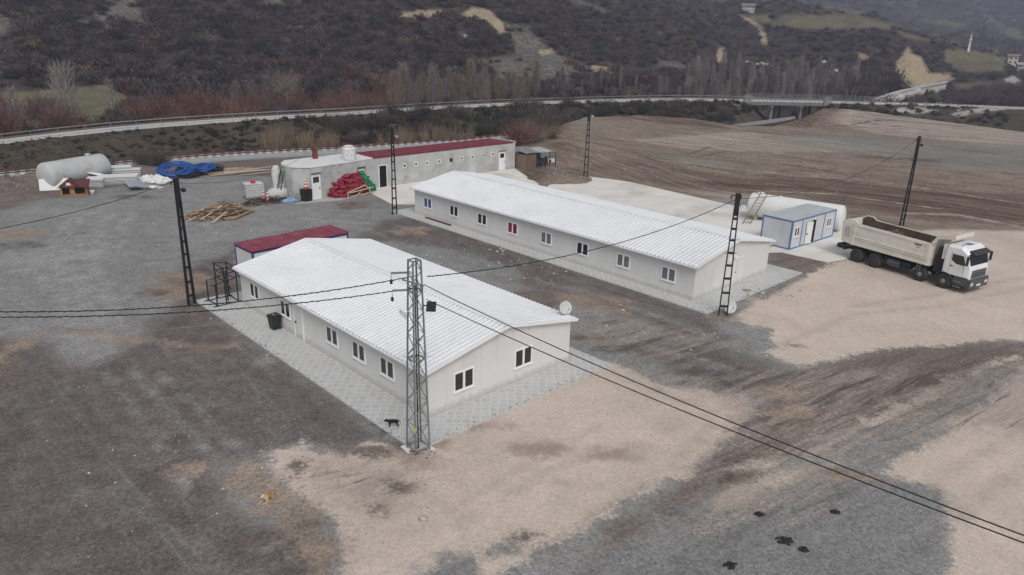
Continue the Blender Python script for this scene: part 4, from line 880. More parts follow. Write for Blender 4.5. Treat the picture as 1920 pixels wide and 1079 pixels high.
# black steel frame
p = G(462, 578, .075); c = loc2(AO, TH, -.15, 22.2)
t = thing('steel_frame_rack', 'black welded steel frame rack standing at the far left corner of the wide prefab', 'steel rack', (*loc2(AO, TH, -.9, 21.9), .08), TH)
X0, X1, Y0, Y1 = -.75, .75, -.2, 1.3
def fb(name, segs, wd=.05):
    mb = MB()
    for a, b in segs: mb.beam(a, b, wd, wd)
    mb.build(name, BLACK, t)
for x, y, h in ((X0, Y0, 1.55), (X0, Y1, 1.6), (-.1, Y0, 2.75), (-.1, Y1, 2.75), (X1, Y0, 2.7), (X1, Y1, 2.6), (.3, .5, 2.2)): fb('upright', [((x, y, 0), (x, y, h))], .07)
fb('base_rail', [((X0 - .3, Y0, .04), (X1 + .2, Y0, .04))]); fb('base_rail', [((X0 - .3, Y1, .04), (X1 + .2, Y1, .04))]); fb('base_rail', [((X0, Y0 - .2, .09), (X0, Y1 + .3, .09))]); fb('base_rail', [((X1, Y0 - .2, .09), (X1, Y1 + .3, .09))])
for z in (1.55, 2.05): fb('shelf_frame', [((X0 - .35, Y0, z), (X1, Y0, z + .25)), ((-.1, Y1, z + .1), (X1, Y1, z + .1)), ((-.1, Y0, z + .15), (-.1, Y1, z + .15)), ((X1, Y0, z + .2), (X1, Y1, z + .1))])
fb('top_frame', [((-.1, Y0, 2.65), (X1, Y0, 2.65)), ((-.1, Y1, 2.65), (X1, Y1, 2.55)), ((-.1, Y0, 2.65), (-.1, Y1, 2.65)), ((X1, Y0, 2.6), (X1, Y1, 2.55)), ((.3, Y0, 1.0), (.3, Y1, 2.2))])
# steel beam lying along the long prefab
a = Vector((*loc2(BO, TH, -.5, 31.8), .2)); b_ = Vector((*loc2(BO, TH, -.5, 27.6), .2)); mb = MB(); mb.beam(a, b_, .16, .02); mb.beam(a - Vector((0, 0, .1)), b_ - Vector((0, 0, .1)), .02, .18); mb.beam(a - Vector((0, 0, .2)) + Vector((0, 0, .01)), b_ - Vector((0, 0, .19)), .16, .02)
tag(mb.build('steel_beam', RUST), 'rusty dark steel beam lying on the pavement along the long prefab', 'steel beam')

# ------------------------------------------------------------------ white storage tank, supports and wooden ladder
WT = pbr('white_tank_paint', (.72, .72, .71), .4, var=.04, scale=.6, stain=(.55, .54, .5), sscale=.5, samt=.3)
a = Vector((25.5, 77.7, 1.5)); b_ = Vector((32.9, 72.5, 1.42))
def tank(name, label, a, b, r, m, dome=.35):
    L = (b - a).length; ang = math.atan2(b.y - a.y, b.x - a.x)
    t = thing(name, label, 'tank', (a.x, a.y, 0), ang)
    T = Matrix.Rotation(PI2, 3, 'Y'); prof = [(r * math.sin(k * PI / 16), -dome * math.cos(k * PI / 16)) for k in range(0, 9)]; prof[0] = (.01, -dome)
    prof2 = [(r * math.cos(k * PI / 16), L + dome * math.sin(k * PI / 16)) for k in range(0, 9)]; prof2[-1] = (.01, L + dome)
    mb = MB(); mb.lathe(prof + [(r, L * k / 5 ) for k in range(1, 5)] + prof2, 40, c=(0, 0, a.z), M=T); mb.build('shell', m, t)
    return t, L
tk, L = tank('storage_tank', 'long white cylindrical tank lying behind the grey white site cabin', a, b_, 1.25, WT)
for x in (.8, L * .5, L - .8):
    mb = MB(); mb.bx(x - .15, x + .15, -1.0, 1.0, .05, .55); mb.build('saddle', CONCG, tk)
mb = MB(); mb.lathe([(.01, 0), (.4, 0), (.4, .12), (.33, .16), (.01, .17)], 16, c=(.8, 0, 2.72)); mb.build('manhole', WT, tk)
mb = MB(); mb.lathe([(.01, 0), (.1, 0), (.1, .18), (.01, .18)], 10, c=(2.9, 0, 2.73)); mb.build('vent', WT, tk)
def toward(a, b, f): return a.lerp(b, f)
fb0 = G(1399, 421, .06); _d = ray(1434, 361); _h = math.hypot(_d[0], _d[1]); tp = Vector((_d[0] / _h * 80.2, _d[1] / _h * 80.2, CH + _d[2] / _h * 80.2))
ladder('ladder', 'weathered wooden ladder leaning on the white tank', fb0, tp, .75, 10, WOODG, (1, -.1, 0))
# sheets lying at the cabin corner
p = G(1452, 468, .0); t = thing('panel_offcuts', 'grey panel offcuts stacked on the ground beside the site cabin', 'panels', (p.x - .6, p.y + .9, 0), R(41))
for i in range(4):
    mb = MB(); mb.box((i * .06, -.05 * i, .1 + .05 * i), (2.2, .8, .04), 0, R(3 * i)); mb.build('panel', GREYROOF if i % 2 else CONCG, t)

# ------------------------------------------------------------------ dump truck
TR = thing('dump_truck', 'dump truck with dirty cream tipper body and white cab parked by the site cabin', 'dump truck', (30.08, 62.2, 0), R(-57.94))
BODY = pbr('dirty_cream_paint', (.70, .67, .60), .55, var=.06, scale=1.2, stain=(.42, .32, .22), sscale=.9, samt=.65, streak=(.25, .25, 1.6))
CABW = pbr('white_cab_paint', (.76, .77, .78), .25, var=.03, spec=.5)
CHAS = pbr('chassis_black', (.022, .021, .02), .7, var=.3, scale=3)
GREYP = pbr('grey_plastic', (.075, .08, .085), .55, var=.15)
INSIDE = pbr('earthy_rust_interior', (.12, .085, .062), .95, var=.35, scale=2.5, stain=(.25, .17, .12), sscale=2, samt=.6)
TW = 2.95; YR = .12; YL = TW - .1                         # right side plane y=0, body between YR and YL
def hull(mb, secs, mi=0, cap=True):
    """loft closed sections [(x, [(y, z)...])]"""
    n = len(secs[0][1]); V = [(x, y, z) for x, s in secs for y, z in s]; F = []
    for i in range(len(secs) - 1):
        F += [(i * n + j, i * n + (j + 1) % n, (i + 1) * n + (j + 1) % n, (i + 1) * n + j) for j in range(n)]
    if cap: F += [tuple(reversed(range(n))), tuple(range((len(secs) - 1) * n, len(secs) * n))]
    mb.add(V, F, mi)
TR.scale = (.975, 1, 1)
# tipper tub as a thin-walled box, rear kicked up
def side_poly(y): return [(-1.75, 1.55), (-1.9, 3.35), (-1.35, 3.62), (-.75, 3.62), (-.35, 3.38), (6.35, 3.28), (6.35, 1.42), (-.5, 1.42)]
mb = MB()
for y0, y1 in ((YR, YR + .1), (YL - .1, YL)):
    mb.prism(side_poly(0), y0, y1, 0, 'xz')
mb.build('body_side', BODY, TR)
mb = MB()
mb.prism([(-1.9, 3.35), (-1.8, 3.40), (-1.65, 1.6), (-1.75, 1.55)], YR + .1, YL - .1, 0, 'xz'); mb.build('tailgate', BODY, TR)
mb = MB(); mb.prism([(6.25, 1.42), (6.5, 1.42), (6.5, 3.45), (6.25, 3.45)], YR + .101, YL - .101, 0, 'xz'); mb.build('headboard', BODY, TR)
mb = MB(); mb.prism([(6.5, 3.36), (6.62, 3.9), (7.95, 4.05), (7.95, 4.0), (6.68, 3.8), (6.62, 3.36)], YR + .05, YL - .05, 0, 'xz')
for y in (YR + .02, YL - .08): mb.prism([(6.36, 3.29), (6.36, 3.45), (6.66, 4.0), (8.1, 4.28), (8.1, 4.06), (7.95, 3.98), (6.8, 3.78), (6.5, 3.25)], y, y + .06, 0, 'xz')
mb.prism([(7.96, 4.0), (8.08, 4.0), (8.08, 4.3), (7.96, 4.3)], YR + .08, YL - .08, 0, 'xz')
cn = mb.build('canopy', BODY, TR)
mb = MB(); mb.prism([(6.8, 3.94), (7.9, 4.062), (7.9, 4.075), (6.8, 3.955)], YR + .3, YL - .4, 0, 'xz'); mb.build('sand_patch', pbr('yellow_sand', (.55, .40, .2), .9), cn)
mb = MB(); mb.bx(-1.6, 6.24, YR + .101, YL - .101, 1.43, 1.55); V0 = len(mb.v)
for y0, y1 in ((YR + .1015, YR + .12), (YL - .12, YL - .1015)): mb.prism([(-1.6, 1.56), (-1.7, 3.3), (-1.3, 3.55), (-.8, 3.55), (-.35, 3.33), (6.24, 3.24), (6.24, 1.56)], y0, y1, 0, 'xz')
mb.build('load_bed', INSIDE, TR)
mb = MB()   # ribs and rails on the near side
for x0, x1 in ((-.72, -.5), (6.05, 6.3)): mb.bx(x0, x1, YR - .06, YR - .002, 1.45, 3.3)
for (xa, za), (xb, zb) in (((-.5, 3.22), (6.04, 3.12)), ((-.5, 2.2), (6.04, 2.12)), ((-.5, 1.52), (6.04, 1.50)), ((-.5, 2.02), (6.04, 1.94))):
    mb.beam((xa, YR - .03, za), (xb, YR - .03, zb), .05, .07)
for x in (-1.7, -.8): mb.bx(x, x + .06, YR - .04, YR - .002, 1.8, 3.3)
mb.build('side_rails', BODY, TR)
mb = MB()
for x in (-1.45, -1.1): mb.bx(x, x + .03, YR - .09, YR - .062, 2.0, 3.0)
for z in (2.1, 2.4, 2.7, 2.95): mb.bx(-1.42, -1.1, YR - .088, YR - .064, z, z + .025)
mb.build('side_ladder', pbr('dirty_grey_steel', (.2, .17, .15), .7), TR)
mb = MB(); mb.bx(4.95, 5.55, YR - .008, YR - .001, 2.86, 2.98); mb.bx(5.15, 5.3, YR - .008, YR - .001, 2.68, 2.78); mb.bx(5.4, 5.48, YR - .008, YR - .001, 2.68, 2.78)
mb.build('lettering', pbr('faded_black_print', (.1, .1, .1), .7), TR)
mb = MB()
for y in (.9, TW - 1.05): mb.bx(-1.3, 9.0, y, y + .12, .78, 1.08)
for x in (-.3, 1.0, 2.6, 4.4, 6.9): mb.bx(x, x + .14, 1.021, TW - 1.051, .82, 1.04)
for y in (.95, TW - 1.1): mb.bx(-1.2, 6.3, y, y + .16, 1.12, 1.4)
mb.build('chassis', CHAS, TR)
mb = MB(); mb.tube([(2.9, .42, .8), (4.0, .42, .8)], .32, 14); mb.build('fuel_tank', GREYP, TR)
mb = MB(); mb.bx(4.15, 4.9, .25, .75, .65, 1.15); mb.bx(4.35, 4.6, .2, .249, .55, .9); mb.build('tool_box', CHAS, TR)
mb = MB(); mb.bx(2.5, 2.8, .3, .8, .7, 1.15); mb.build('battery_box', CHAS, TR)
mb = MB(); mb.bx(2.55, 3.0, TW - .8, TW - .3, .6, 1.1); mb.tube([(3.1, TW - .45, .8), (4.6, TW - .45, .8)], .32, 12); mb.build('air_tank', CHAS, TR)
mb = MB(); mb.tube([(2.2, .35, .95), (2.6, .3, .62), (2.9, .35, .6)], .07, 8); mb.build('exhaust', RUST, TR)
def wheel(x, y, side, dual, name='wheel'):
    w_ = thing('wheel', None, None, (x, y, .6)); w_.parent = TR
    Ry = Matrix.Rotation(PI2, 3, 'X'); r, hw_ = .60, .17
    mb = MB()
    pr_ = [(.34, -hw_), (.5, -hw_ - .01), (.575, -hw_ + .02), (.6, -hw_ + .05), (.6, hw_ - .05), (.575, hw_ - .02), (.5, hw_ + .01), (.34, hw_)]
    mb.lathe(pr_, 32, M=Ry)
    if dual: mb.lathe(pr_, 32, M=Ry, c=(0, side * .38, 0))
    for k in range(32):
        a = 2 * PI * k / 32
        for s2 in (-1, 1): mb.box((math.cos(a) * .602, s2 * .075, math.sin(a) * .602), (.03, .11, .055), 0, M=Matrix.Rotation(-a, 3, 'Y'))
    mb.build('tyre', RUBBER, w_)
    mb = MB()
    d = -side
    if dual: P = [(.34, d * .165), (.31, d * .12), (.29, d * .02), (.2, -d * .04), (.14, -d * .03), (.13, d * .08), (.08, d * .1), (.01, d * .1)]
    else: P = [(.34, d * .165), (.31, d * .12), (.27, d * .1), (.2, d * .18), (.14, d * .2), (.13, d * .26), (.08, d * .28), (.01, d * .28)]
    mb.lathe(P, 24, M=Matrix.Rotation(-PI2, 3, 'X'))
    for k in range(10):
        a = 2 * PI * k / 10; yy = P[3][1] + d * .01; mb.lathe([(.018, -.02), (.018, .02)], 6, c=(math.cos(a) * .225, yy, math.sin(a) * .225), M=Ry)
    mb.build('rim', pbr('dusty_rim', (.2, .19, .175), .6, metal=.2, var=.2), w_)
    return w_
for x, dual in ((0, True), (1.75, True), (5.9, False), (7.88, False)):
    wheel(x, .2, 1, dual); wheel(x, TW - .2, -1, dual)
def arch(mb, x, r, y0, y1, a0=0, a1=180, th=.05):
    n = 12; P = [(x + (r + th) * math.cos(R(a0 + (a1 - a0) * k / n)), .6 + (r + th) * math.sin(R(a0 + (a1 - a0) * k / n))) for k in range(n + 1)]
    P += [(x + r * math.cos(R(a1 - (a1 - a0) * k / n)), .6 + r * math.sin(R(a1 - (a1 - a0) * k / n))) for k in range(n + 1)]
    for k in range(n):
        mb.prism([P[k], P[k + 1], P[2 * n - k], P[2 * n + 1 - k]], y0, y1, 0, 'xz')
for y0, y1 in ((0, .5), (TW - .5, TW)):
    mb = MB(); arch(mb, 7.88, .72, y0, y1, 5, 170); mb.build('mudguard', GREYP, TR)
    mb = MB(); arch(mb, 5.9, .7, y0 + .02, y1, 60, 150, .03); mb.build('mudguard', CHAS, TR)
    mb = MB(); arch(mb, 1.75, .68, y0 + .04, y1, 20, 80, .03); mb.build('mudguard', CHAS, TR)
# cab: lofted sections along x
def csec(z0, z1, yi=.06, ch=.12): return [(yi, z0), (TW - yi, z0), (TW - yi, z1 - ch), (TW - yi - ch, z1), (yi + ch, z1), (yi, z1 - ch)]
mb = MB()
hull(mb, [(7.62, csec(1.35, 3.42, .1, .2)), (7.75, csec(1.3, 3.6, .06, .2)), (8.8, csec(1.3, 3.62, .06, .2)), (9.25, csec(1.3, 3.42, .08, .3)), (9.36, csec(1.3, 3.2, .09, .2))])
hull(mb, [(9.361, csec(1.3, 3.18, .1, .2)), (9.62, csec(1.3, 2.25, .14, .1)), (9.72, csec(1.2, 2.05, .2, .1)), (9.74, csec(.9, 1.9, .22, .1))])
cb = mb.build('cab', CABW, TR)
mb = MB(); mb.bx(8.62, 9.68, .05, TW - .05, .62, 1.28); frus_ = None
mb.bx(9.681, 9.92, .12, TW - .12, .45, 1.2); mb.build('bumper', GREYP, TR)
mb = MB()
for i in range(4): mb.bx(9.74 + .0, 9.80 - .008 * i, .45, TW - .45, 1.28 + i * .16, 1.40 + i * .16)
mb.build('grille', GREYP, TR)
for y in (.28, TW - .62):
    mb = MB(); mb.bx(9.915, 9.94, y, y + .34, .72, .95); mb.build('headlight', pbr('headlight_glass', (.6, .62, .62), .1, spec=.7), TR)
mb = MB(); mb.bx(9.925, 9.94, TW / 2 - .3, TW / 2 + .3, .6, .74); mb.build('number_plate', PVC, TR)
# windscreen
mb = MB(); V = [(9.40, .2, 3.14), (9.40, TW - .2, 3.14), (9.66, TW - .24, 2.28), (9.66, .24, 2.28)]
mb.add(V + [(x - .03, y, z - .02) for x, y, z in V], [(0, 1, 2, 3), (7, 6, 5, 4), (0, 4, 5, 1), (3, 2, 6, 7), (0, 3, 7, 4), (1, 5, 6, 2)]); mb.build('windscreen', GLASS, cb)
mb = MB(); mb.prism([(9.3, 3.3), (9.78, 3.12), (9.8, 3.18), (9.3, 3.4)], .3, TW - .3, 0, 'xz'); mb.build('sun_visor', pbr('smoked_visor', (.03, .03, .03), .3), cb)
for s, y in ((1, .055), (-1, TW - .055)):
    mb = MB(); mb.prism([(8.2, 2.95), (9.05, 2.95), (9.3, 2.3), (9.25, 2.2), (8.6, 2.22), (8.2, 2.45)], y - .008, y + .008, 0, 'xz'); mb.build('side_window', GLASS, cb)
    mb = MB(); mb.bx(8.12, 8.13, y - .008, y + .008, 1.4, 3.1); mb.bx(9.26, 9.27, y - .008, y + .006, 1.4, 2.2); mb.build('door_gap', CHAS, cb)
    mb = MB(); mb.bx(8.2, 8.38, y - .035 if s > 0 else y + .009, y - .009 if s > 0 else y + .035, 1.95, 2.05); mb.build('handle', CHAS, cb)
    y2 = -.22 if s > 0 else TW + .22
    mb = MB(); mb.bx(9.5, 9.6, y2 - .12, y2 + .12, 2.35, 3.05); mb.beam((9.35, y + (0 if s > 0 else 0), 3.1), (9.55, y2, 3.08), .03, .03); mb.beam((9.4, y, 2.3), (9.55, y2, 2.4), .03, .03); mb.build('mirror', CHAS, cb)
    mb = MB(); yy = (.0, .1) if s > 0 else (TW - .1, TW)
    for z in (.45, .85): mb.bx(8.72, 9.3, yy[0] - .02, yy[1], z, z + .05)
    mb.build('step', GALV, TR)
mb = MB(); mb.bx(8.35, 8.8, 1.1, 1.75, 3.621, 3.65); mb.build('roof_hatch', pbr('hatch_grey', (.15, .16, .18), .3), cb)
mb = MB(); mb.tube([(8.6, .45, 3.62), (8.6, .45, 3.75)], .03, 6); mb.build('roof_lamp', CHAS, cb)
mb = MB(); mb.bx(6.75, 7.5, .35, TW - .35, 1.1, 2.4); mb.bx(6.9, 7.2, .3, .7, 2.4, 3.1); mb.build('air_intake', CHAS, TR)
mb = MB(); mb.bx(7.3, 7.6, YR + .1, TW - .3, 2.3, 3.5); mb.build('cab_rear_panel', BODY, TR)
mb = MB()
for x in (5.55, 5.85): mb.bx(x, x + .03, YR - .12, YR - .09, .95, 1.5)
for z in (.95, 1.2, 1.42): mb.bx(5.58, 5.85, YR - .12, YR - .09, z, z + .03)
mb.build('foot_ladder', GALV, TR)
mb = MB(); mb.bx(-1.5, -1.4, .3, TW - .3, .75, .95); mb.bx(-1.55, -1.5, .3, .6, .72, .98); mb.bx(-1.55, -1.5, TW - .6, TW - .3, .72, .98); mb.build('rear_bar', CHAS, TR)
n_ = 40; V = []; rsl = np.random.RandomState(4)
for i in range(n_ + 1):
    for j in range(13):
        x = -1.45 + 7.6 * i / n_; y = YR + .14 + (YL - YR - .28) * j / 12; e = min(1, min(i, n_ - i) / 3.) * min(1, .35 + min(j, 12 - j) / 3.)
        V.append((x, y, 1.75 + (1.2 + .28 * math.sin(x * 1.1) + .18 * math.sin(x * 2.7 + y) + .14 * rsl.randn()) * e * .8))
mb = MB(); mb.add(V, [(i * 13 + j, (i + 1) * 13 + j, (i + 1) * 13 + j + 1, i * 13 + j + 1) for i in range(n_) for j in range(12)]); so = mb.build('soil_load', pbr('moist_soil', (.10, .068, .048), .95, var=.4, scale=3, stain=(.2, .15, .11), sscale=2.5, samt=.7, bump=.8, bscale=8)); so.location = TR.location; so.rotation_euler = TR.rotation_euler; so.scale = (.975, 1, 1)
so['label'] = 'brown soil lying inside the tipper body'; so['kind'] = 'stuff'
# spare tyre lying behind
p = G(1582, 463, .06); 
def tyre(loc, label):
    mb = MB(); mb.lathe([(.3, .0), (.52, .0), (.6, .06), (.6, .26), (.52, .32), (.3, .32), (.3, .3), (.5, .28), (.5, .04), (.3, .02)], 28)
    o = mb.build('loose_tyre', RUBBER); o.location = loc; return tag(o, label, 'tyre')
tyre((p.x, p.y, .06), 'loose black tyre lying flat on the concrete behind the dump truck')

# ------------------------------------------------------------------ highway, bridge, railway
RW = [(0, 1.), (640, 1.05), (1050, 1.3), (1280, 1.55), (1640, 1.55), (1920, 1.3)]
def road_pt(az, off, dz=0.):
    r2, z2 = cev(K2, az); off = off * float(lin(RW, az)) if off > 0 else off; return Vector((math.sin(az) * (r2 + off), math.cos(az) * (r2 + off), float(z2) + dz))
azs = np.linspace(az_of(-300, 280), az_of(2250, 215), 260)
ROADC = pbr('pale_road_surface', (.50, .49, .46), .85, var=.07, scale=.3, stain=(.36, .35, .33), sscale=.15, samt=.5, streak=(.3, .3, 1))
mb = MB(); V = []
for a in azs: V += [road_pt(a, -.2, .05), road_pt(a, 6.4, .05), road_pt(a, 6.4, -.15), road_pt(a, -.2, -.15)]
F = []
for i in range(len(azs) - 1):
    for j in range(4): F.append((i * 4 + j, i * 4 + (j + 1) % 4, i * 4 + 4 + (j + 1) % 4, i * 4 + 4 + j))
mb.add(V, F); tag(mb.build('road', ROADC), kind='structure')
mb = MB(); V = []; F = []
for a in azs: V += [road_pt(a, 2.4, .058), road_pt(a, 2.5, .058)]
mb.add(V, [(2 * i, 2 * i + 1, 2 * i + 3, 2 * i + 2) for i in range(len(azs) - 1)]); tag(mb.build('road_marking', PVC), kind='structure')
mb = MB(); V = []; F = []
for a in azs: V += [road_pt(a, 4.2, .062), road_pt(a, 6.3, .062)]
mb.add(V, [(2 * i, 2 * i + 1, 2 * i + 3, 2 * i + 2) for i in range(len(azs) - 1)]); tag(mb.build('road_edge_strip', pbr('dark_edge_strip', (.13, .11, .105), .95, var=.2)), kind='structure')  # darker strip along the far side of the road surface
RAILM = pbr('dull_guardrail', (.27, .265, .26), .5, metal=.3, var=.1)
def guardrail(off, px0, px1, label, h=.75, step=4., rw=.3, mm=None):
    t = thing('guardrail', label, 'guardrail'); a0, a1 = az_of(px0, 210), az_of(px1, 210)
    N = int((a1 - a0) * 150 / 2.); mb = MB(); A = np.linspace(a0, a1, N); P = [road_pt(a, off, h - .1) for a in A]
    for i in range(N - 1): mb.beam(P[i], P[i + 1], .04, rw)
    mb.build('rail', mm or RAILM, t); mb = MB()
    for a in A[::2]:
        p = road_pt(a, off + .05, -.1); mb.beam(p, p + Vector((0, 0, h)), .1, .1)
    tag(mb.build('post', RAILM, t), kind='stuff')
guardrail(6.2, -250, 1412, 'long grey guardrail along the far edge of the highway', .6, rw=.16); guardrail(.1, -250, 1395, 'long grey guardrail along the near edge of the highway', .4, rw=.06, mm=GALV)
# bridge
bt = thing('road_bridge', 'concrete road bridge on round piers crossing the river gap', 'bridge')
mb = MB(); A = np.linspace(az_of(1392, 200), az_of(1556, 200), 24); V = []
for a in A: V += [road_pt(a, -.6, .02), road_pt(a, -.6, -.75), road_pt(a, 7.7, -.75), road_pt(a, 7.7, .02)]
F = []
for i in range(len(A) - 1):
    for j in range(4): F.append((i * 4 + j, i * 4 + (j + 1) % 4, i * 4 + 4 + (j + 1) % 4, i * 4 + 4 + j))
F += [(0, 1, 2, 3), tuple(range(len(V) - 4, len(V)))]
mb.add(V, F); mb.build('deck', pbr('bridge_concrete', (.19, .187, .178), .85, var=.1, scale=.3, stain=(.22, .22, .21), sscale=.4, samt=.5), bt)
for px in (1444, 1499):
    a = az_of(px, 220)
    for k in range(3):
        p = road_pt(a + .005 * k, .8 + 2.8 * k, 0); zb = hz(p.x, p.y)
        mb = MB(); mb.tube([(p.x, p.y, zb - .5), (p.x, p.y, p.z - 1.1)], .42, 12); mb.build('pier', pbr('bridge_pier', (.24, .235, .225), .9, var=.15), bt)
    p, q_ = road_pt(a - .001, -.1, -1.0), road_pt(a + .011, 7.4, -1.0); mb = MB(); mb.beam(p, q_, 1.1, .5); mb.build('pier_cap', CONCG, bt)
for px, s in ((1390, 1), (1556, -1)):
    a = az_of(px, 200); mb = MB(); p, q_ = road_pt(a, -.3, -1.6), road_pt(a, 7, -1.6); mb.beam(p, q_, 2.5, 1.7); mb.build('abutment', CONCG, bt)
for off, nm in ((-.45, 1), (7.5, 2)):
    A = np.linspace(az_of(1398, 200), az_of(1640, 200), 60); P = [road_pt(a, off, 0) for a in A]
    mb = MB()
    for z in (.45, .8, 1.1):
        for i in range(len(P) - 1): mb.beam(P[i] + Vector((0, 0, z)), P[i + 1] + Vector((0, 0, z)), .05, .07)
    for p in P[::2]: mb.beam(p, p + Vector((0, 0, 1.15)), .08, .08)
    mb.build('railing', RAILM, bt)
for px in (1400, 1550):
    for off in (-.7, 7.8):
        p = road_pt(az_of(px, 200), off, 0); mb = MB(); mb.box(p + Vector((0, 0, .05)), (2.4, .4, 1.2), 0, rz=R(28)); mb.build('parapet_end', pbr('weathered_parapet', (.26, .255, .245), .9, var=.15), bt)
# railway at the foot of the bank
def rail_pt(az, off, dz=0.):
    r0, z0 = cev(K0, az); return Vector((math.sin(az) * (r0 + off), math.cos(az) * (r0 + off), dz))
A = np.linspace(az_of(-200, 345), az_of(985, 262), 420); L_ = 0; P = [rail_pt(a, -1.2) for a in A]
mb = MB(); V = []
for a in A: V += [rail_pt(a, -3.4, -.1), rail_pt(a, -2.6, .34), rail_pt(a, .4, .34), rail_pt(a, 1.0, -.1)]
F = []
for i in range(len(A) - 1):
    for j in range(3): F.append((i * 4 + j, i * 4 + j + 1, i * 4 + 5 + j, i * 4 + 4 + j))
mb.add(V, F); tag(mb.build('ballast_bank', pbr('grey_ballast', (.27, .275, .275), .95, var=.25, scale=7, bump=.5, bscale=14)), kind='structure')
mb = MB(); d = 0
for i in range(1, len(A)):
    d += (P[i] - P[i - 1]).length
SL = 1.25; n = int(d / SL)
for k in range(n):
    a = A[0] + (A[-1] - A[0]) * (k + .5) / n; p, q_ = rail_pt(a, -2.4, .42), rail_pt(a, .1, .42); mb.beam(p, q_, .55, .16)
tag(mb.build('railway_sleepers', pbr('pale_sleeper', (.52, .51, .49), .85, var=.15)), kind='structure')
mb = MB()
for off in (-1.85, -.35):
    for i in range(len(A) - 1): mb.beam(rail_pt(A[i], off, .58), rail_pt(A[i + 1], off, .58), .09, .16)
tag(mb.build('railway_rails', RUST), kind='structure')
# concrete ramp and wall beyond the bridge on the right
rt = thing('concrete_ramp', 'pale concrete ramp wall rising behind the highway toward the quarry face', 'retaining wall')
pA, pB, pC = G(1634, 190, 0), G(1714, 166, 0), G(1745, 158, 0)
P_ = [Vector((*G(1632, 189, 1.2)[:2], 1.2)), Vector((*G(1692, 172, 3.2)[:2], 3.2)), Vector((*G(1775, 155, 3.8)[:2], 3.8))]
for i, nm in ((0, 'wall'), (1, 'wall')):
    mb = MB(); a, b = P_[i], P_[i + 1]; mb.prism([(0, 0), (1, 0), (1, 1), (0, 1)], 0, 1); mb.v = [tuple(a.lerp(b, x) + Vector((0, .8 * y, -4.5 * (1 - z)))) for x, y, z in mb.v]; mb.build('wall', CONC, rt)
    mb = MB(); mb.beam(a + Vector((0, .4, .15)), b + Vector((0, .4, .15)), 1.4, .3); mb.build('coping', ROADC, rt)
a, b = Vector((*G(1668, 192, .5)[:2], .9)), Vector((*G(1716, 175, 2.)[:2], 2.6))
mb = MB(); mb.beam(a, b, 3., .8); mb.build('slab_deck', ROADC, rt); mb = MB(); mb.beam(b + Vector((0, 0, -3)), b + Vector((0, 0, 0.9)), 1.6, 2.5); mb.build('abutment', CONC, rt)
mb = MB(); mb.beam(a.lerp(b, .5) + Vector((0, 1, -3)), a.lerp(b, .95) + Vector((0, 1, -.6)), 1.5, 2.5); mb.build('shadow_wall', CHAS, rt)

# ------------------------------------------------------------------ far buildings
def ray_at(px, py, r):
    d = ray(px, py); h = math.hypot(d[0], d[1]); return Vector((d[0] / h * r, d[1] / h * r, 0))
def hill_hit(px, py, r0=200, r1=1900):
    """march along the sight line to the hillside"""
    d = ray(px, py); h = math.hypot(d[0], d[1]); rs = np.arange(r0, r1, 2.); X = d[0] / h * rs; Y = d[1] / h * rs; Z = CH + d[2] / h * rs
    m = np.where(height(X, Y) > Z)[0]; k = m[0] if len(m) else len(rs) - 1; return Vector((X[k], Y[k], float(height(X[k], Y[k])[0])))
def house(px, py, w_, d_, h_, label, ang, wallc, roofc, nw=4):
    p = hill_hit(px, py); t = thing('hill_house', label, 'house', p, ang)
    mb = MB(); mb.bx(-w_ / 2, w_ / 2, -d_ / 2, d_ / 2, -2, h_); mb.build('wall', wallc, t)
    mb = MB(); mb.prism([(-d_ / 2 - .6, h_), (d_ / 2 + .6, h_), (0, h_ + d_ * .22)], -w_ / 2 - .6, w_ / 2 + .6, 0, 'yz'); mb.build('roof', roofc, t)
    for r in range(2):
        for k in range(nw):
            x = -w_ / 2 + (k + .5) * w_ / nw; mb = MB(); mb.bx(x - .4, x + .4, -d_ / 2 - .06, -d_ / 2 - .003, h_ * (.15 + .45 * r), h_ * (.33 + .45 * r)); mb.build('window', GLASS, t)
    return t
HW_ = pbr('house_plaster', (.6, .57, .54), .8); HR_ = pbr('tiled_roof', (.28, .2, .17), .8)
house(1402, 24, 6.5, 5.5, 3.2, 'pale house standing on the crest of the hill beside the dirt track', R(-15), HW_, HR_)
house(1896, 121, 4, 3.4, 3.6, 'small white house far off at the right edge of the valley', R(-20), HW_, HR_, 2)
house(1917, 134, 5, 4, 2.6, 'low pale house with grey roof at the far right edge', R(-20), HW_, CONCG, 3)
mp_ = hill_hit(1815, 97); hm = 27.5 / 1383 * mp_.length
t = thing('minaret', 'slender white minaret standing on the green slope far in the valley', 'minaret', mp_)
mb = MB(); rm = hm * .055; mb.lathe([(rm * 1.3, -2), (rm * 1.3, hm * .12), (rm, hm * .15), (rm * .9, hm * .55)], 12); mb.build('shaft', PVC, t)
mb = MB(); mb.lathe([(rm, hm * .55), (rm * 1.7, hm * .58), (rm * 1.7, hm * .62), (rm * .8, hm * .625)], 12); mb.build('balcony', PVC, t)
mb = MB(); mb.lathe([(rm * .75, hm * .626), (rm * .7, hm * .8)], 12); mb.build('upper_shaft', PVC, t)
mb = MB(); mb.lathe([(rm * .85, hm * .801), (rm * .5, hm * .88), (.03, hm)], 12); mb.build('spire', GREYROOF, t)
random.seed(3)
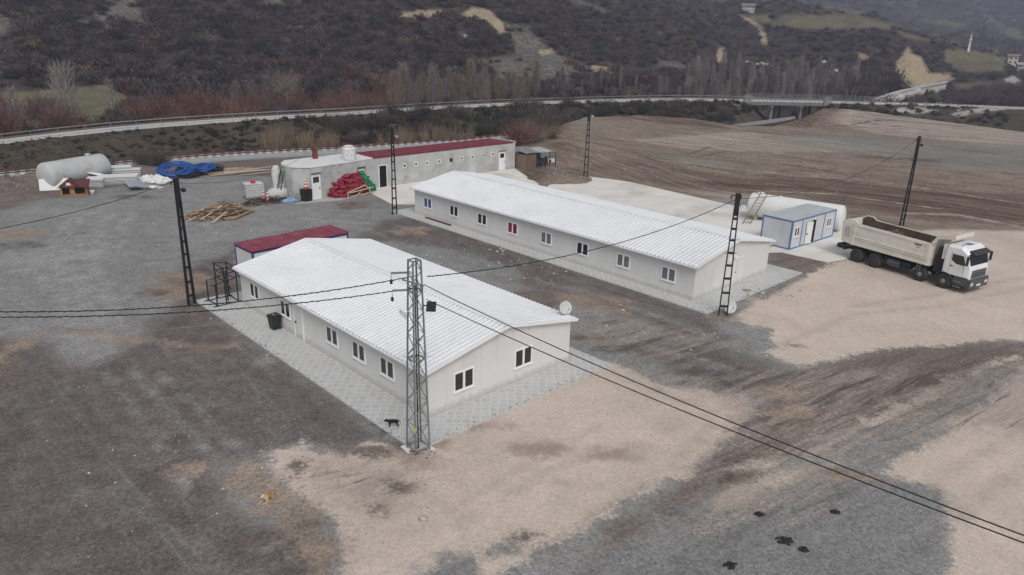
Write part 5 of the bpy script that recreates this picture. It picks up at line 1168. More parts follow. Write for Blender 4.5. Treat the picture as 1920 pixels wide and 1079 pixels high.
for i, (px, py) in enumerate([(1374, 114), (1381, 118), (1390, 119), (1401, 120), (1408, 121), (1420, 123), (1428, 122), (1436, 125), (1542, 110), (1545, 119), (1566, 136), (931, 82)]):
    p = hill_hit(px, py); mb = MB(); s = (.4 + random.random() * .7) * (1 if px > 1000 else .6)
    mb.lathe([(.02, -.3), (s * .8, -.2), (s, .3 * s), (s * .7, .8 * s), (.02, s)], 7, sm=False); mb.v = [(x * (1 + .3 * random.random()), y * .8, z * (1 + .3 * random.random())) for x, y, z in mb.v]
    o = mb.build('pale_boulder', pbr('pale_boulder_stone', (.5, .49, .47), .9, var=.2)); o.location = p; tag(o, 'small pale white boulder among the scrub on the far hillside', 'boulder', 'pale boulders on the far hillside')

# ------------------------------------------------------------------ left yard: tank, kennel, panels, coils
RT = pbr('stained_white_tank', (.47, .49, .485), .6, var=.08, scale=.8, stain=(.30, .22, .16), sscale=.8, samt=.75, streak=(.5, 1, 1))
a = G(87, 331, 1.5); b_ = G(190, 313, 1.45)
tk2, L2 = tank('storage_tank', 'rust stained grey white cylindrical tank lying on soil left of the panels', a, b_, 1.55, RT, dome=.5)
mb = MB(); mb.lathe([(.01, 0), (.32, 0), (.32, .25), (.2, .3), (.01, .3)], 12, c=(L2 - 1.6, 0, a.z + 1.5)); mb.build('manhole', RT, tk2)
for k in range(1, 6):
    mb = MB(); mb.lathe([(1.552, -.02), (1.562, -.01), (1.562, .01), (1.552, .02)], 40, c=(L2 * k / 6, 0, a.z), M=Matrix.Rotation(PI2, 3, 'Y')); mb.build('weld_seam', RT, tk2)
p = G(205, 318, 0); t = thing('steel_crate', 'dark grey steel crate at the right end of the stained tank', 'crate', (p.x, p.y, .1), R(20))
mb = MB(); mb.bx(-.6, .6, -.5, .5, 0, 1.25); mb.build('box', pbr('slate_panel', (.07, .08, .1), .6, var=.2), t)
mb = MB()
for x in (-.62, .58): mb.bx(x, x + .04, -.54, -.505, 0, 1.3)
for z in (0.02, .6, 1.22): mb.bx(-.575, .575, -.54, -.505, z, z + .05)
mb.build('frame', GREYP, t)
# kennel
WK = pbr('stained_kennel_wood', (.26, .12, .07), .7, var=.3, scale=3); WKY = pbr('varnished_wood', (.36, .22, .1), .7, var=.25, scale=4); WKR = pbr('oxblood_roof', (.10, .032, .034), .6, var=.15)
p = G(142, 366, 0); t = thing('dog_kennel', 'wooden dog kennel with dark red gabled roof and two openings beside the panels', 'kennel', (p.x, p.y, 0), R(22)); t.scale = (.86, .86, .92)
kw, kd, kh = 3.1, 1.7, 1.15
mb = MB(); mb.bx(-kw / 2 - .1, kw / 2 + .1, -kd / 2 - .15, kd / 2 + .1, .05, .15); mb.build('floor', WKY, t)
for x0, x1 in ((-kw / 2, -kw / 2 + .25), (-.45, .1), (kw / 2 - .3, kw / 2)):
    mb = MB(); mb.bx(x0, x1, -kd / 2, -kd / 2 + .08, .151, kh); mb.build('front_board', WKY if x0 < 0 else WK, t)
mb = MB(); mb.bx(-kw / 2, -kw / 2 + .08, -kd / 2 + .081, kd / 2, .151, kh); mb.build('side_wall', WKY, t)
mb = MB(); mb.bx(kw / 2 - .08, kw / 2, -kd / 2 + .081, kd / 2, .151, kh); mb.build('side_wall', WK, t)
mb = MB(); mb.bx(-kw / 2 + .081, kw / 2 - .081, kd / 2 - .08, kd / 2, .151, kh); mb.bx(-kw / 2 + .081, kw / 2 - .081, -.1, 0, .151, kh); mb.build('back_wall', CHAS, t)
mb = MB(); mb.bx(-kw / 2, kw / 2, -kd / 2 - .02, -kd / 2 + .06, .151, .3); mb.build('sill_board', WK, t)
mb = MB(); g0, g1, gp = -kw / 2, .55, .75
mb.prism([(g0, kh), (g1, kh), ((g0 + g1) / 2, kh + gp)], -kd / 2, -kd / 2 + .08, 0, 'xz'); gb = mb.build('gable', WK, t)
mb = MB(); mb.bx(-.75, -.25, -kd / 2 - .04, -kd / 2 - .005, kh + .2, kh + .55); mb.build('gable_patch', PVC, gb)
mb = MB(); cx0 = (g0 + g1) / 2
mb.beam((g0 - .25, 0, kh - .12), (cx0, 0, kh + gp + .06), kd + .5, .06); mb.beam((cx0, 0, kh + gp + .06), (g1 + .3, 0, kh - .02), kd + .5, .06); rf = mb.build('roof', WKR, t)
mb = MB(); mb.prism([(-kd / 2 - .35, kh - .05), (kd / 2, kh + .55), (kd / 2, kh + .62), (-kd / 2 - .35, kh + .02)], -.9, kw / 2 + .25, 0, 'yz'); mb.build('porch_roof', WKR, t)
# white bucket
p = G(174, 366, 0); t = thing('white_bucket', 'small white bucket standing on gravel in front of the panels', 'bucket', (p.x, p.y, 0))
mb = MB(); mb.lathe([(.01, .01), (.2, .01), (.26, .5), (.27, .52), (.24, .52), (.19, .06), (.01, .05)], 16); mb.build('tub', PVC, t)
mb = MB(); mb.tube([(-.26, 0, .5), (-.15, .2, .45), (0, .28, .42), (.15, .2, .45), (.26, 0, .5)], .012, 5); mb.build('handle', GALV, t)
# insulation panels: piles of slabs, each slab a thing
PANW = pbr('white_panel_sheet', (.70, .70, .69), .5, var=.05, scale=1, stain=(.5, .48, .45), sscale=1, samt=.4)
def pile(px, py, w_, d_, n, th, ang, lab, grp, jit=.06, z0=.05, tx=0.):
    p = G(px, py, 0)
    for k in range(n):
        mb = MB(); mb.box((0, 0, 0), (w_, d_, th * .86)); mb.box((0, 0, th * .0), (w_ * .985, d_ * 1.012, th * .3), 1)
        o = mb.build('wall_panel', [PANW, GREYP]); o.location = (p.x + random.uniform(-jit, jit), p.y + random.uniform(-jit, jit) * 2, z0 + th * (k + .5)); o.rotation_euler = (0, tx, ang + random.uniform(-.02, .02))
        tag(o, lab, 'panel', grp)
pile(180, 350, 1.9, 2.2, 6, .16, R(18), 'white sandwich panel in the low left stack beside the kennel', 'white panels in the left stack')
pile(222, 346, 4.3, 2.0, 6, .17, R(20), 'white sandwich panel in the wide stack between kennel and corrugated sheets', 'white panels in the wide stack')
pile(205, 332, 5.2, 1.6, 5, .20, R(22), 'long white sandwich panel in the rear stack before the stained tank', 'white panels in the rear stack', z0=.3)
pile(150, 340, 3.2, 1.8, 5, .22, R(16), 'white sandwich panel in the back left stack behind the kennel', 'white panels behind the kennel', z0=.1)
pile(236, 333, 3.6, 1.5, 4, .24, R(20), 'white sandwich panel in the short stack behind the corrugated sheets', 'white panels in the short rear stack', z0=.1)
# bent long sheets draped over
for k in range(5):
    mb = MB(); n = 14; y0 = -.5 + k * .28; V = []
    for i in range(n + 1):
        x = -2.8 + 5.2 * i / n; z = 1.55 - .9 * (x + 2.8) / 5.2 * .9 + .25 * math.sin(i / n * PI * 1.2) - .02 * k + (.15 * ((n - i) / n) ** 2)
        V += [(x, y0, z), (x, y0 + .26, z + .02), (x, y0 + .26, z - .03), (x, y0, z - .05)]
    F = []
    for i in range(n):
        for j in range(4): F.append((i * 4 + j, i * 4 + (j + 1) % 4, i * 4 + 4 + (j + 1) % 4, i * 4 + 4 + j))
    mb.add(V, F); o = mb.build('bent_trim_strip', TRIMW); p = G(165, 346, 0); o.location = (p.x, p.y + .4, 0.08); o.rotation_euler = (0, 0, R(12))
    tag(o, 'long bent white trim strip lying over the panels behind the kennel', 'trim strip', 'bent white trim strips')
# window frames and leaning panel
t = thing('discarded_window', 'white window frame leaning upright on the stacked panels before the stained tank', 'window frame', (*G(155, 336, 0)[:2], .9), R(15))
mb = MB()
for x in (-.85, -.1, .7): mb.bx(x, x + .12, -.04, .04, 0, 1.35)
for z in (0, 1.25): mb.bx(-.73, .7, -.038, .038, z, z + .1)
mb.beam((-.9, 0, 1.42), (2.6, .1, 1.75), .1, .06); mb.build('frame', PVC, t)
for x in (-.73, .02):
    mb = MB(); mb.bx(x, x + .62, -.01, .01, .1, 1.25); mb.build('pane', GLASSG, t)
p = G(103, 358, 0); mb = MB(); mb.box((0, 0, .65), (3.2, .14, 1.35), 0, M=Matrix.Rotation(R(-25), 3, 'X')); o = mb.build('leaning_board', PANW); o.location = (p.x, p.y + .3, 0); o.rotation_euler = (0, 0, R(22)); tag(o, 'dull white board leaning on the left end of the stained tank', 'board')
mb = MB()
for x in (-1.2, .9): mb.bx(x, x + .14, -.05, .05, 0, 1.6)
for z in (.0, 1.5): mb.bx(-1.06, .9, -.048, .048, z, z + .12)
o = mb.build('door_frame', PVC); p = G(126, 350, 0); o.location = (p.x, p.y, .05); o.rotation_euler = (R(-20), 0, R(10)); tag(o, 'empty white door frame leaning behind the kennel roof', 'door frame')
# corrugated sheets
t = G(262, 353, 0)
for k in range(6):
    mb = MB(); prof = []
    for i in range(4): prof += [(i * .2, 0), (i * .2 + .08, 0), (i * .2 + .12, .09), (i * .2 + .18, .09)]
    n = len(prof); V = [(x, 0, z) for x, z in prof] + [(x, 5.2, z) for x, z in prof] + [(x, 0, z - .012) for x, z in prof] + [(x, 5.2, z - .012) for x, z in prof]
    F = [(i, i + 1, n + i + 1, n + i) for i in range(n - 1)] + [(2 * n + i, 3 * n + i, 3 * n + i + 1, 2 * n + i + 1) for i in range(n - 1)]
    mb.add(V, F); o = mb.build('corrugated_sheet', pbr('grey_blue_sheet', (.40, .42, .46), .45, metal=.1, var=.1), fixn=False)
    e_ = G(230 - 1.5 * k, 325, .9); t = G(270 - 5.5 * k, 355 - .6 * k, .1 + .07 * k); dv = e_ - t; o.location = t; o.rotation_euler = (math.atan2(dv.z, math.hypot(dv.x, dv.y)), 0, math.atan2(dv.y, dv.x) - PI2); o.scale = (1, dv.length / 5.2, 1); tag(o, 'grey corrugated roofing sheet in the slanting row right of the white panels', 'metal sheet', 'corrugated roofing sheets')
# crumpled foil sheets
def crumple(name, label, p, rx, ry, hgt, m, seed, cat, ang=0., rough=.5):
    rs = np.random.RandomState(seed); n = 16; mb = MB(); V = []
    for i in range(n + 1):
        for j in range(n + 1):
            u, v = i / n * 2 - 1, j / n * 2 - 1; rr = max(0, 1 - (u * u + v * v) * .55)
            V.append((u * rx * (1 + .12 * rs.randn()), v * ry * (1 + .12 * rs.randn()), max(.015, hgt * rr * (rough + (1 - rough) * rs.rand()) if abs(u) < .95 and abs(v) < .95 else .015)))
    F = [(i * (n + 1) + j, (i + 1) * (n + 1) + j, (i + 1) * (n + 1) + j + 1, i * (n + 1) + j + 1) for i in range(n) for j in range(n)]
    mb.add(V, F); o = mb.build(name, m); o.location = p; o.rotation_euler = (0, 0, ang); return tag(o, label, cat)
p = G(288, 340, 0); crumple('crumpled_sheet', 'crumpled white plastic sheet between corrugated sheets and blue pipe coil', (p.x, p.y, .03), 1.9, 1.1, .9, PANW, 4, 'plastic sheet', R(-10), .3)
p = G(283, 352, 0); crumple('crumpled_sheet', 'thin white strip of torn sheet on the gravel left of the blue coil', (p.x, p.y, .02), 1.3, .5, .25, PANW, 5, 'plastic sheet', R(-5), .3)
# pipe coils
BLUEP = pbr('bright_blue_pipe', (.02, .095, .34), .4, var=.15, scale=3, spec=.5); BLUED = pbr('dull_blue_pipe', (.02, .05, .18), .5, var=.2); 
def coil(label, px, py, rad, n, m, z, tilt, seed, rr=.06, spread=.3, rz=0.):
    rs = np.random.RandomState(seed); mb = MB(); pts = []; N = 40
    for i in range(n * N):
        a = 2 * PI * i / N; k = i / N
        r = rad + spread * (rs.rand() * .04 + math.sin(k * 2.4) * .5 - .5); ox, oy = .16 * math.sin(k * 3.1), .16 * math.cos(k * 1.3); pts.append((r * math.cos(a) + ox, r * math.sin(a) + oy, .07 + .06 * (k % 6) + .1 * math.sin(k * 1.7 + a) ** 2))
    mb.tube(pts, rr, 6, cap=True)
    p = G(px, py, z); o = mb.build('pipe_coil', m); o.location = p; o.rotation_euler = (R(tilt), R(tilt * .3), rz); return tag(o, label, 'pipe coil')
coil('large bright blue plastic pipe coil lying tilted on top of darker coils', 330, 322, 2.15, 20, BLUEP, .45, 14, 1, .06, .95)
coil('small bright blue pipe coil on the right of the large blue coil', 384, 318, 1.3, 13, BLUEP, .6, 8, 2, .055, .8)
coil('dull blue pipe coil lying flat between the bright blue coils', 362, 322, 2.0, 20, BLUED, .15, 3, 3, .06, 1.9)
coil('black hose coil lying flat in front of the blue coils', 353, 331, 1.45, 8, CABLE, .05, 2, 4, .05, .5)
coil('black hose coil at the right end behind the blue coils', 392, 321, 1.8, 16, CABLE, .1, 3, 5, .07, 1.4)
# planks right of the coils
random.seed(21)
for k in range(16):
    t_ = random.random(); p = G(412 + 26 * (k % 3) + random.uniform(0, 18), 328 - (k % 5) * 2.2 + random.uniform(-1, 1), 0)
    mb = MB(); L = random.uniform(3.2, 5.2); mb.box((0, 0, 0), (L, .16, .05)); o = mb.build('timber_plank', WOODP)
    o.location = (p.x, p.y, .12 + .06 * (k % 4)); o.rotation_euler = (0, random.uniform(-.015, .015), R(38) + random.uniform(-.12, .12)); tag(o, 'pale timber plank lying on the soil right of the blue coils', 'plank', 'pale planks right of the coils')
# ------------------------------------------------------------------ firewood and brush
random.seed(5)
LM = []
for v in range(4):
    mb = MB(); L = [1.5, 1.1, 1.9, 1.3][v]; mb.tube([(-L / 2, 0, 0), (-L / 6, .05 * (v - 1), .02), (L / 6, .06 * (2 - v), 0), (L / 2, 0, .02)], [.09, .085, .08, .065], 7)
    o = mb.build('firewood_log', [WOODG, WOODD, pbr('split_wood', (.34, .235, .15), .9, var=.3, scale=5), WOODG][v]); LM.append(o); tag(o, 'rough log in the firewood heap beside the grey gravel lane', 'log', 'logs in the firewood heap')
hc = G(408, 404, 0); used = [False] * 4
for k in range(285):
    a = random.uniform(0, 2 * PI); r = math.sqrt(random.random()); x, y = r * math.cos(a) * 3.0, r * math.sin(a) * 1.9
    h = 1.5 * max(0, 1 - r ** 1.6) * (.75 + .25 * math.sin(x * 1.3)); v = k % 4
    if used[v]: o = LM[v].copy(); COL.objects.link(o)
    else: o = LM[v]; used[v] = True
    dirv = R(45) + random.gauss(0, .75); sl = -h * .25
    o.location = (hc.x + x * math.cos(R(38)) - y * math.sin(R(38)) + .1, hc.y + x * math.sin(R(38)) + y * math.cos(R(38)), max(.09, h * random.uniform(.75, 1.05))); o.rotation_euler = (random.uniform(0, 3), random.uniform(-.22, .22), dirv)
    s = random.uniform(.7, 1.25); o.scale = (s, s * .62, s * .62)
for px0, py0, px1, py1, zz in [(360, 402, 392, 377, 1.2), (374, 414, 416, 376, 1.1), (385, 402, 411, 380, 1.5), (398, 418, 424, 388, .9), (352, 398, 380, 384, .8), (350, 415, 368, 398, .5)]:
    a = G(px0, py0, .12); b = G(px1, py1 + 10, zz); mb = MB(); mb.beam(a, b, .17, .07); o = mb.build('timber_board', WOODP); tag(o, 'pale sawn board lying slanted on top of the firewood heap', 'board', 'pale boards on the firewood heap')
a = [G(x, y, .15) for x, y in [(420, 411), (440, 410), (458, 402), (470, 396)]]; mb = MB(); mb.tube(a, [.17, .19, .17, .13], 9); tag(mb.build('thick_log', WOODG), 'thick curved log along the front right of the firewood heap', 'log')
rs = np.random.RandomState(9); mb = MB(); bc = G(500, 381, 0)
for k in range(420):
    a = rs.rand() * 2 * PI; r = math.sqrt(rs.rand()); x, y = r * math.cos(a) * 3.0, r * math.sin(a) * 1.1; h = .75 * (1 - r * r) + .05
    c = Vector((bc.x + x * .78 - y * .62, bc.y + x * .62 + y * .78, h * rs.rand())); d = Vector((rs.randn(), rs.randn(), rs.rand() * .7)).normalized() * rs.uniform(.3, .8)
    mb.beam(c - d * .5, c + d * .5, .025, .025)
tag(mb.build('brushwood', pbr('dark_twigs', (.075, .055, .045), .95, var=.3)), 'dark tangled brushwood heap between the firewood and the cones', 'brushwood', kind='stuff')

# ------------------------------------------------------------------ by the barn: ibc tank, bags, cones, sacks
p = G(477, 372, 0); t = thing('caged_water_tank', 'white plastic water tank in a steel cage with red cap', 'water tank', (p.x, p.y, .1), R(30))
mb = MB(); frus(mb, .92, .8, .16, .95, .82, 1.6); mb.build('bottle', pbr('milky_plastic', (.62, .62, .61), .5, var=.05), t)
mb = MB()
for k in range(9):
    x = -.98 + 1.96 * k / 8; mb.bx(x - .02, x + .02, -.88, -.85, .12, 1.62); mb.bx(x - .02, x + .02, .85, .88, .12, 1.62)
for k in range(8):
    y = -.85 + 1.7 * k / 7; mb.bx(-1.0, -.97, y - .02, y + .02, .12, 1.62); mb.bx(.97, 1.0, y - .02, y + .02, .12, 1.62)
for z in (.3, .62, .95, 1.28, 1.6):
    for y in (-.9, .885): mb.bx(-1.0, 1.0, y, y + .015, z, z + .045)
    for x in (-1.02, 1.005): mb.bx(x, x + .015, -.86, .86, z, z + .045)
mb.build('cage', pbr('bright_cage', (.5, .5, .5), .4, metal=.3), t)
mb = MB(); mb.bx(-1, 1, -.9, .9, 0, .11); mb.build('pallet', WOODG, t)
REDP = pbr('red_plastic', (.48, .03, .03), .45, var=.1)
mb = MB(); mb.lathe([(.01, 1.6), (.22, 1.6), (.3, 1.75), (.2, 1.9), (.01, 1.92)], 10); mb.build('cap', REDP, t)
def blob(mb, c, rx, ry, rz_, seed, n=12, m=8, amp=.18, mi=0, sag=.0):
    rs = np.random.RandomState(seed); ph = rs.rand(6) * 6; V = []
    for i in range(m + 1):
        th = PI * i / m
        for j in range(n):
            a = 2 * PI * j / n; k = 1 + amp * (math.sin(3 * a + ph[0] + th) * .4 + math.sin(5 * a + ph[1]) * .25 + math.sin(4 * th + ph[2] + 2 * a) * .4)
            x, y, z = math.sin(th) * math.cos(a), math.sin(th) * math.sin(a), math.cos(th)
            V.append((c[0] + rx * k * math.copysign(abs(x) ** .75, x), c[1] + ry * k * math.copysign(abs(y) ** .75, y), max(c[2] - rz_ * .8, c[2] + rz_ * k * math.copysign(abs(z) ** .8, z))))
    F = []
    for i in range(m): F += [(i * n + j, i * n + (j + 1) % n, (i + 1) * n + (j + 1) % n, (i + 1) * n + j) for j in range(n)]
    mb.add(V, F, mi, True)
BAGW = pbr('white_woven_bag', (.52, .51, .485), .75, var=.15, scale=2, bump=.8, bscale=4, stain=(.3, .28, .25), sscale=2, samt=.5)
def bag(px, py, rx, ry, rz_, seed, m, label, ang=0., nm='woven_bag', cat='bag', z=0.):
    p = G(px, py, 0); mb = MB(); blob(mb, (0, 0, rz_ * .8), rx, ry, rz_, seed); o = mb.build(nm, m); o.location = (p.x, p.y, z); o.rotation_euler = (0, 0, ang); return tag(o, label, cat)
bag(521, 374, 1.15, .75, .72, 1, BAGW, 'large slumped white woven bag in front of the barn end', R(30))
bag(541, 367, .95, .7, .95, 2, BAGW, 'upright folded white woven bag against the barn wall', R(40))
bag(551, 362, .5, .5, 1.25, 3, BAGW, 'tall grey white bag with a pointed top behind the blue cloth', R(0))
bag(561, 376, .5, .4, .42, 4, pbr('grey_green_cloth', (.22, .24, .21), .9, var=.25), 'small grey green sack right of the blue cloth', R(0))
BLC = pbr('pale_blue_cloth', (.22, .36, .52), .8, var=.2, scale=3)
p = G(545, 378, 0); crumple('blue_cloth', 'crumpled pale blue cloth on the ground before the white bags', (p.x, p.y, .04), .95, .4, .5, BLC, 8, 'cloth', R(45), .3)
p = G(556, 372, 0); crumple('red_tarp', 'folded dark red tarpaulin behind the black waste tub', (p.x + .5, p.y + .4, .04), .9, .7, 1.0, pbr('dark_red_tarp', (.2, .03, .035), .7, var=.25), 9, 'tarpaulin', R(45), .4)
# cones
CW = PVC; CO = pbr('cone_red', (.52, .05, .02), .5, var=.1)
def cone(px, py, z, label, s=1.):
    p = G(px, py, z) if z < .5 else None
    if p is None: q_ = G(px, py, 0); p = Vector((q_.x, q_.y, z))
    t = thing('traffic_cone', label, 'traffic cone', (p.x, p.y, max(z, .05)), 0, 'red and white traffic cones by the barn'); t.scale = (s, s, s)
    mb = MB(); mb.bx(-.28, .28, -.28, .28, 0, .06); mb.build('base', BLACK, t)
    H = 1.15; f = lambda z: .22 - .17 * (z - .06) / (H - .06)
    zs_ = [.06, .3, .48, .66, .82, .96, H]
    for i in range(6):
        mb = MB(); mb.lathe([(f(zs_[i]), zs_[i]), (f(zs_[i + 1]), zs_[i + 1] - .001)], 14); mb.build('red_band' if i % 2 == 0 else 'white_band', CO if i % 2 == 0 else CW, t)
cone(495, 377, .05, 'left cone of the pair beside the caged water tank'); cone(502, 378, .05, 'right cone of the pair beside the caged water tank', .92)
cone(566.5, 374, .05, 'cone standing left of the black waste tub'); cone(583, 373, .05, 'cone standing between the black waste tub and the white door', 1.1)
p = G(575, 377.5, 0); t = thing('black_tub', 'square black plastic tub standing in front of the barn with a cone on top', 'tub', (p.x, p.y, .05), R(45))
mb = MB(); frus(mb, .42, .42, 0, .5, .5, 1.25); mb.build('body', BLACK, t); mb = MB(); mb.bx(-.53, .53, -.53, .53, 1.251, 1.3); mb.build('rim', BLACK, t)
cn_ = thing('traffic_cone', 'cone standing on top of the black tub', 'traffic cone', (p.x, p.y, 1.352), 0, 'red and white traffic cones by the barn')
src = [o for o in COL.objects if o.get('label') == 'cone standing left of the black waste tub'][0]
for ch in src.children: c = ch.copy(); COL.objects.link(c); c.parent = cn_
# sacks
def sack_mesh(nm, m, seed):
    mb = MB(); blob(mb, (0, 0, 0), .47, .32, .16, seed, 12, 6, .28); mb.tube([(.46, 0, .02), (.56, .02, .03)], [.05, .1], 6); return mb.build(nm, m)
REDS = pbr('red_net_sack', (.25, .024, .042), .6, var=.3, scale=4, bump=.5, bscale=12); GRNS = pbr('green_net_sack', (.012, .19, .085), .6, var=.3, scale=4, bump=.5, bscale=12, stain=(.2, .4, .3), sscale=4, samt=.4)
s0 = [sack_mesh('red_sack', REDS, k) for k in (1, 2, 3)]; g0_ = [sack_mesh('green_sack', GRNS, k) for k in (4, 5)]
for o in s0: tag(o, 'filled red net sack in the big heap against the barn wall', 'sack', 'red sacks in the heap')
for o in g0_: tag(o, 'filled green net sack in the stack beside the red heap', 'sack', 'green sacks in the stack')
random.seed(8); k = 0; u_ = Vector((math.cos(la), math.sin(la), 0)); nrm = Vector((math.sin(la), -math.cos(la), 0)); base = Vector((-20.95, 82.75, 0)); cnt = 0
usedr = [False] * 3; usedg = [False] * 2
def put(pool, used_, loc, rz):
    i = random.randrange(len(pool))
    if used_[i]: o = pool[i].copy(); COL.objects.link(o)
    else: o = pool[i]; used_[i] = True
    o.location = loc; o.rotation_euler = (random.uniform(-.3, .3), random.uniform(-.3, .3), rz)
for row in range(3):
    for layer in range(11):
        h = .16 + .2 * layer; s = 0.
        while s < 4.1:
            top = (1.0 + 1.35 * min(1, max(0, s - .1) / 1.7)) - .55 * row
            if s > 3.3: top -= .1
            if h < top: 
                p = base + u_ * (s + random.uniform(-.2, .2)) + nrm * (.35 + .55 * row + random.uniform(-.14, .14)); put(s0, usedr, (p.x, p.y, h + random.uniform(-.05, .05)), la + (PI2 if random.random() < .5 else 0) + random.uniform(-.6, .6))
            s += .62
for row in range(2):
    for layer in range(12):
        h = .14 + .19 * layer
        for s in (4.25, 4.8, 5.3):
            top = 2.35 if s < 4.5 else (1.7 if s < 5 else 1.15)
            if h < top - .4 * row:
                p = base + u_ * (s + random.uniform(-.05, .05)) + nrm * (.5 + .55 * row); put(g0_, usedg, (p.x, p.y, h), la + PI2 + random.uniform(-.15, .15))
# trestle in front of the sacks
t0_ = base + u_ * 2.6 + nrm * 2.3; t = thing('wooden_trestle', 'pale wooden trestle frame lying before the red and green sacks', 'trestle', (t0_.x, t0_.y, 0.05), la - R(4))
for a_, b__ in (((-1.9, 0, .05), (-1.9, 0, .7)), ((-1.9, 0, .62), (.6, .1, 1.15)), ((-1.7, 0, .55), (1.7, .1, .75)), ((-1.5, .2, .1), (2.0, .2, .14)), ((1.3, .2, .1), (1.2, .1, .85)), ((.6, .3, 1.1), (1.2, .1, .7)), ((-.9, -.2, .1), (.2, .3, .5))):
    mb = MB(); mb.beam(a_, b__, .09, .09); mb.build('bar', WOODP, t)
# ------------------------------------------------------------------ pen at the far end of the barn
pp = G(995, 306, 0); t = thing('animal_pen', 'ramshackle wooden animal pen with wire front at the right end of the barn', 'animal pen', (1.0, 103.0, 0), R(38))
WB_ = pbr('brown_boards', (.16, .115, .085), .9, var=.3, scale=3); TARP = pbr('grey_tarp', (.2, .21, .2), .7, var=.25, stain=(.45, .46, .45), sscale=1.2, samt=.8)
for x0, x1, y0, y1, h in ((0, .08, -.6, 2.2, 2.0), (.08, 2.0, -.62, -.55, 2.1), (0.08, 5.6, 2.15, 2.25, 2.0), (2.0, 2.08, -.55, 2.1, 1.9), (3.9, 3.98, -.3, 2.1, 1.7)):
    mb = MB(); L = max(x1 - x0, y1 - y0); n = max(2, int(L / .25))
    for k in range(n):
        if x1 - x0 > y1 - y0: mb.bx(x0 + k * L / n, x0 + (k + .88) * L / n, y0, y1, 0, h + .08 * math.sin(k * 2.3))
        else: mb.bx(x0, x1, y0 + k * L / n, y0 + (k + .88) * L / n, 0, h + .08 * math.sin(k * 2.3))
    mb.build('board_wall', WB_ if x0 > 0 else WOODG, t)
mb = MB(); mb.prism([(-.8, 2.25), (2.4, 2.6), (2.4, 2.66), (-.8, 2.31)], -.1, 2.4, 0, 'yz'); mb.build('tarp_roof', TARP, t)
mb = MB(); mb.prism([(-.3, 2.1), (2.4, 2.35), (2.4, 2.4), (-.3, 2.15)], 2.5, 5.2, 0, 'yz'); mb.build('tarp_roof', pbr('pale_tarp', (.4, .41, .4), .7, var=.3, scale=2), t)
for x in (2.1, 2.9, 3.7, 4.5, 5.6):
    mb = MB(); mb.bx(x, x + .07, -.6, -.53, 0, 2.1); mb.build('post', BLACK, t)
mb = MB()
for k in range(12): mb.bx(2.1, 5.6, -.575, -.567, .15 + .16 * k, .16 + .16 * k)
for k in range(24): mb.bx(2.15 + .15 * k, 2.16 + .15 * k, -.565, -.56, .05, 2.0)
mb.build('wire_mesh', GALV, t)
mb = MB(); mb.bx(2.2, 5.2, .6, 1.8, .02, 1.2); mb.build('hutch', CHAS, t)
mb = MB(); mb.lathe([(.32, -.04), (.4, -.04), (.4, .04), (.32, .04)], 16, c=(3.1, -.7, 1.75), M=Matrix.Rotation(PI2, 3, 'X')); mb.lathe([(.3, -.04), (.38, -.04), (.38, .04), (.3, .04)], 16, c=(3.9, -.7, 1.8), M=Matrix.Rotation(PI2, 3, 'X')); mb.build('hoops', GALV, t)
kp = G(1030, 305.5, 0); t = thing('white_kennel', 'small white box kennel with brown sloping roof and arched opening by the pen', 'kennel', (kp.x, kp.y, 0), R(8))
mb = MB(); mb.bx(-.7, .7, -.5, .5, .05, .85); mb.build('body', PVC, t)
mb = MB(); mb.prism([(-.62, .86), (.62, 1.35), (.62, 1.42), (-.62, .93)], -.85, .85, 0, 'yz'); mb.build('roof', WB_, t)
mb = MB(); mb.prism([(-.18, .06)] + [(.18 * math.cos(R(k)), .35 + .2 * math.sin(R(k))) for k in range(180, -1, -30)][0:0] + [(.18, .06), (.18, .4), (.12, .52), (0, .58), (-.12, .52), (-.18, .4)], -.52, -.505, 0, 'xz'); mb.build('opening', CHAS, t)

# ------------------------------------------------------------------ dogs
def dog(name, label, loc, rz, bones, m, patches=()):
    """bones: dict name -> (pos, radius, parent)"""
    names = list(bones); idx = {n: i for i, n in enumerate(names)}
    me = bpy.data.meshes.new(name); me.from_pydata([bones[n][0] for n in names], [(idx[n], idx[bones[n][2]]) for n in names if bones[n][2]], [])
    o = bpy.data.objects.new(name, me); COL.objects.link(o); o.location = loc; o.rotation_euler = (0, 0, rz)
    o.modifiers.new('skin', 'SKIN')
    if not me.skin_vertices: raise RuntimeError('skin layer')
    for i, n in enumerate(names):
        r = bones[n][1]; me.skin_vertices[0].data[i].radius = (r, r) if not isinstance(r, tuple) else r; me.skin_vertices[0].data[i].use_root = (i == 0)
    s = o.modifiers.new('sub', 'SUBSURF'); s.levels = 2; s.render_levels = 2; me.materials.append(m)
    return tag(o, label, 'dog')
FURB = pbr('black_fur', (.008, .008, .009), .7, var=.3, scale=8)
S = 1.0
def legb(d, n, x, y, ztop, par, hind):
    if hind:
        d[n + 'a'] = ((x - .0, y, ztop - .06), .085, par); d[n + 'b'] = ((x + .06, y, ztop - .2), .055, n + 'a'); d[n + 'c'] = ((x - .09, y, ztop - .33), .03, n + 'b'); d[n + 'd'] = ((x - .06, y, .04), .026, n + 'c'); d[n + 'e'] = ((x + .0, y, .02), .027, n + 'd')
    else:
        d[n + 'a'] = ((x, y, ztop - .1), .07, par); d[n + 'b'] = ((x - .03, y, ztop - .22), .042, n + 'a'); d[n + 'c'] = ((x, y, .2), .03, n + 'b'); d[n + 'd'] = ((x, y, .04), .026, n + 'c'); d[n + 'e'] = ((x + .05, y, .02), .027, n + 'd')
b = {}
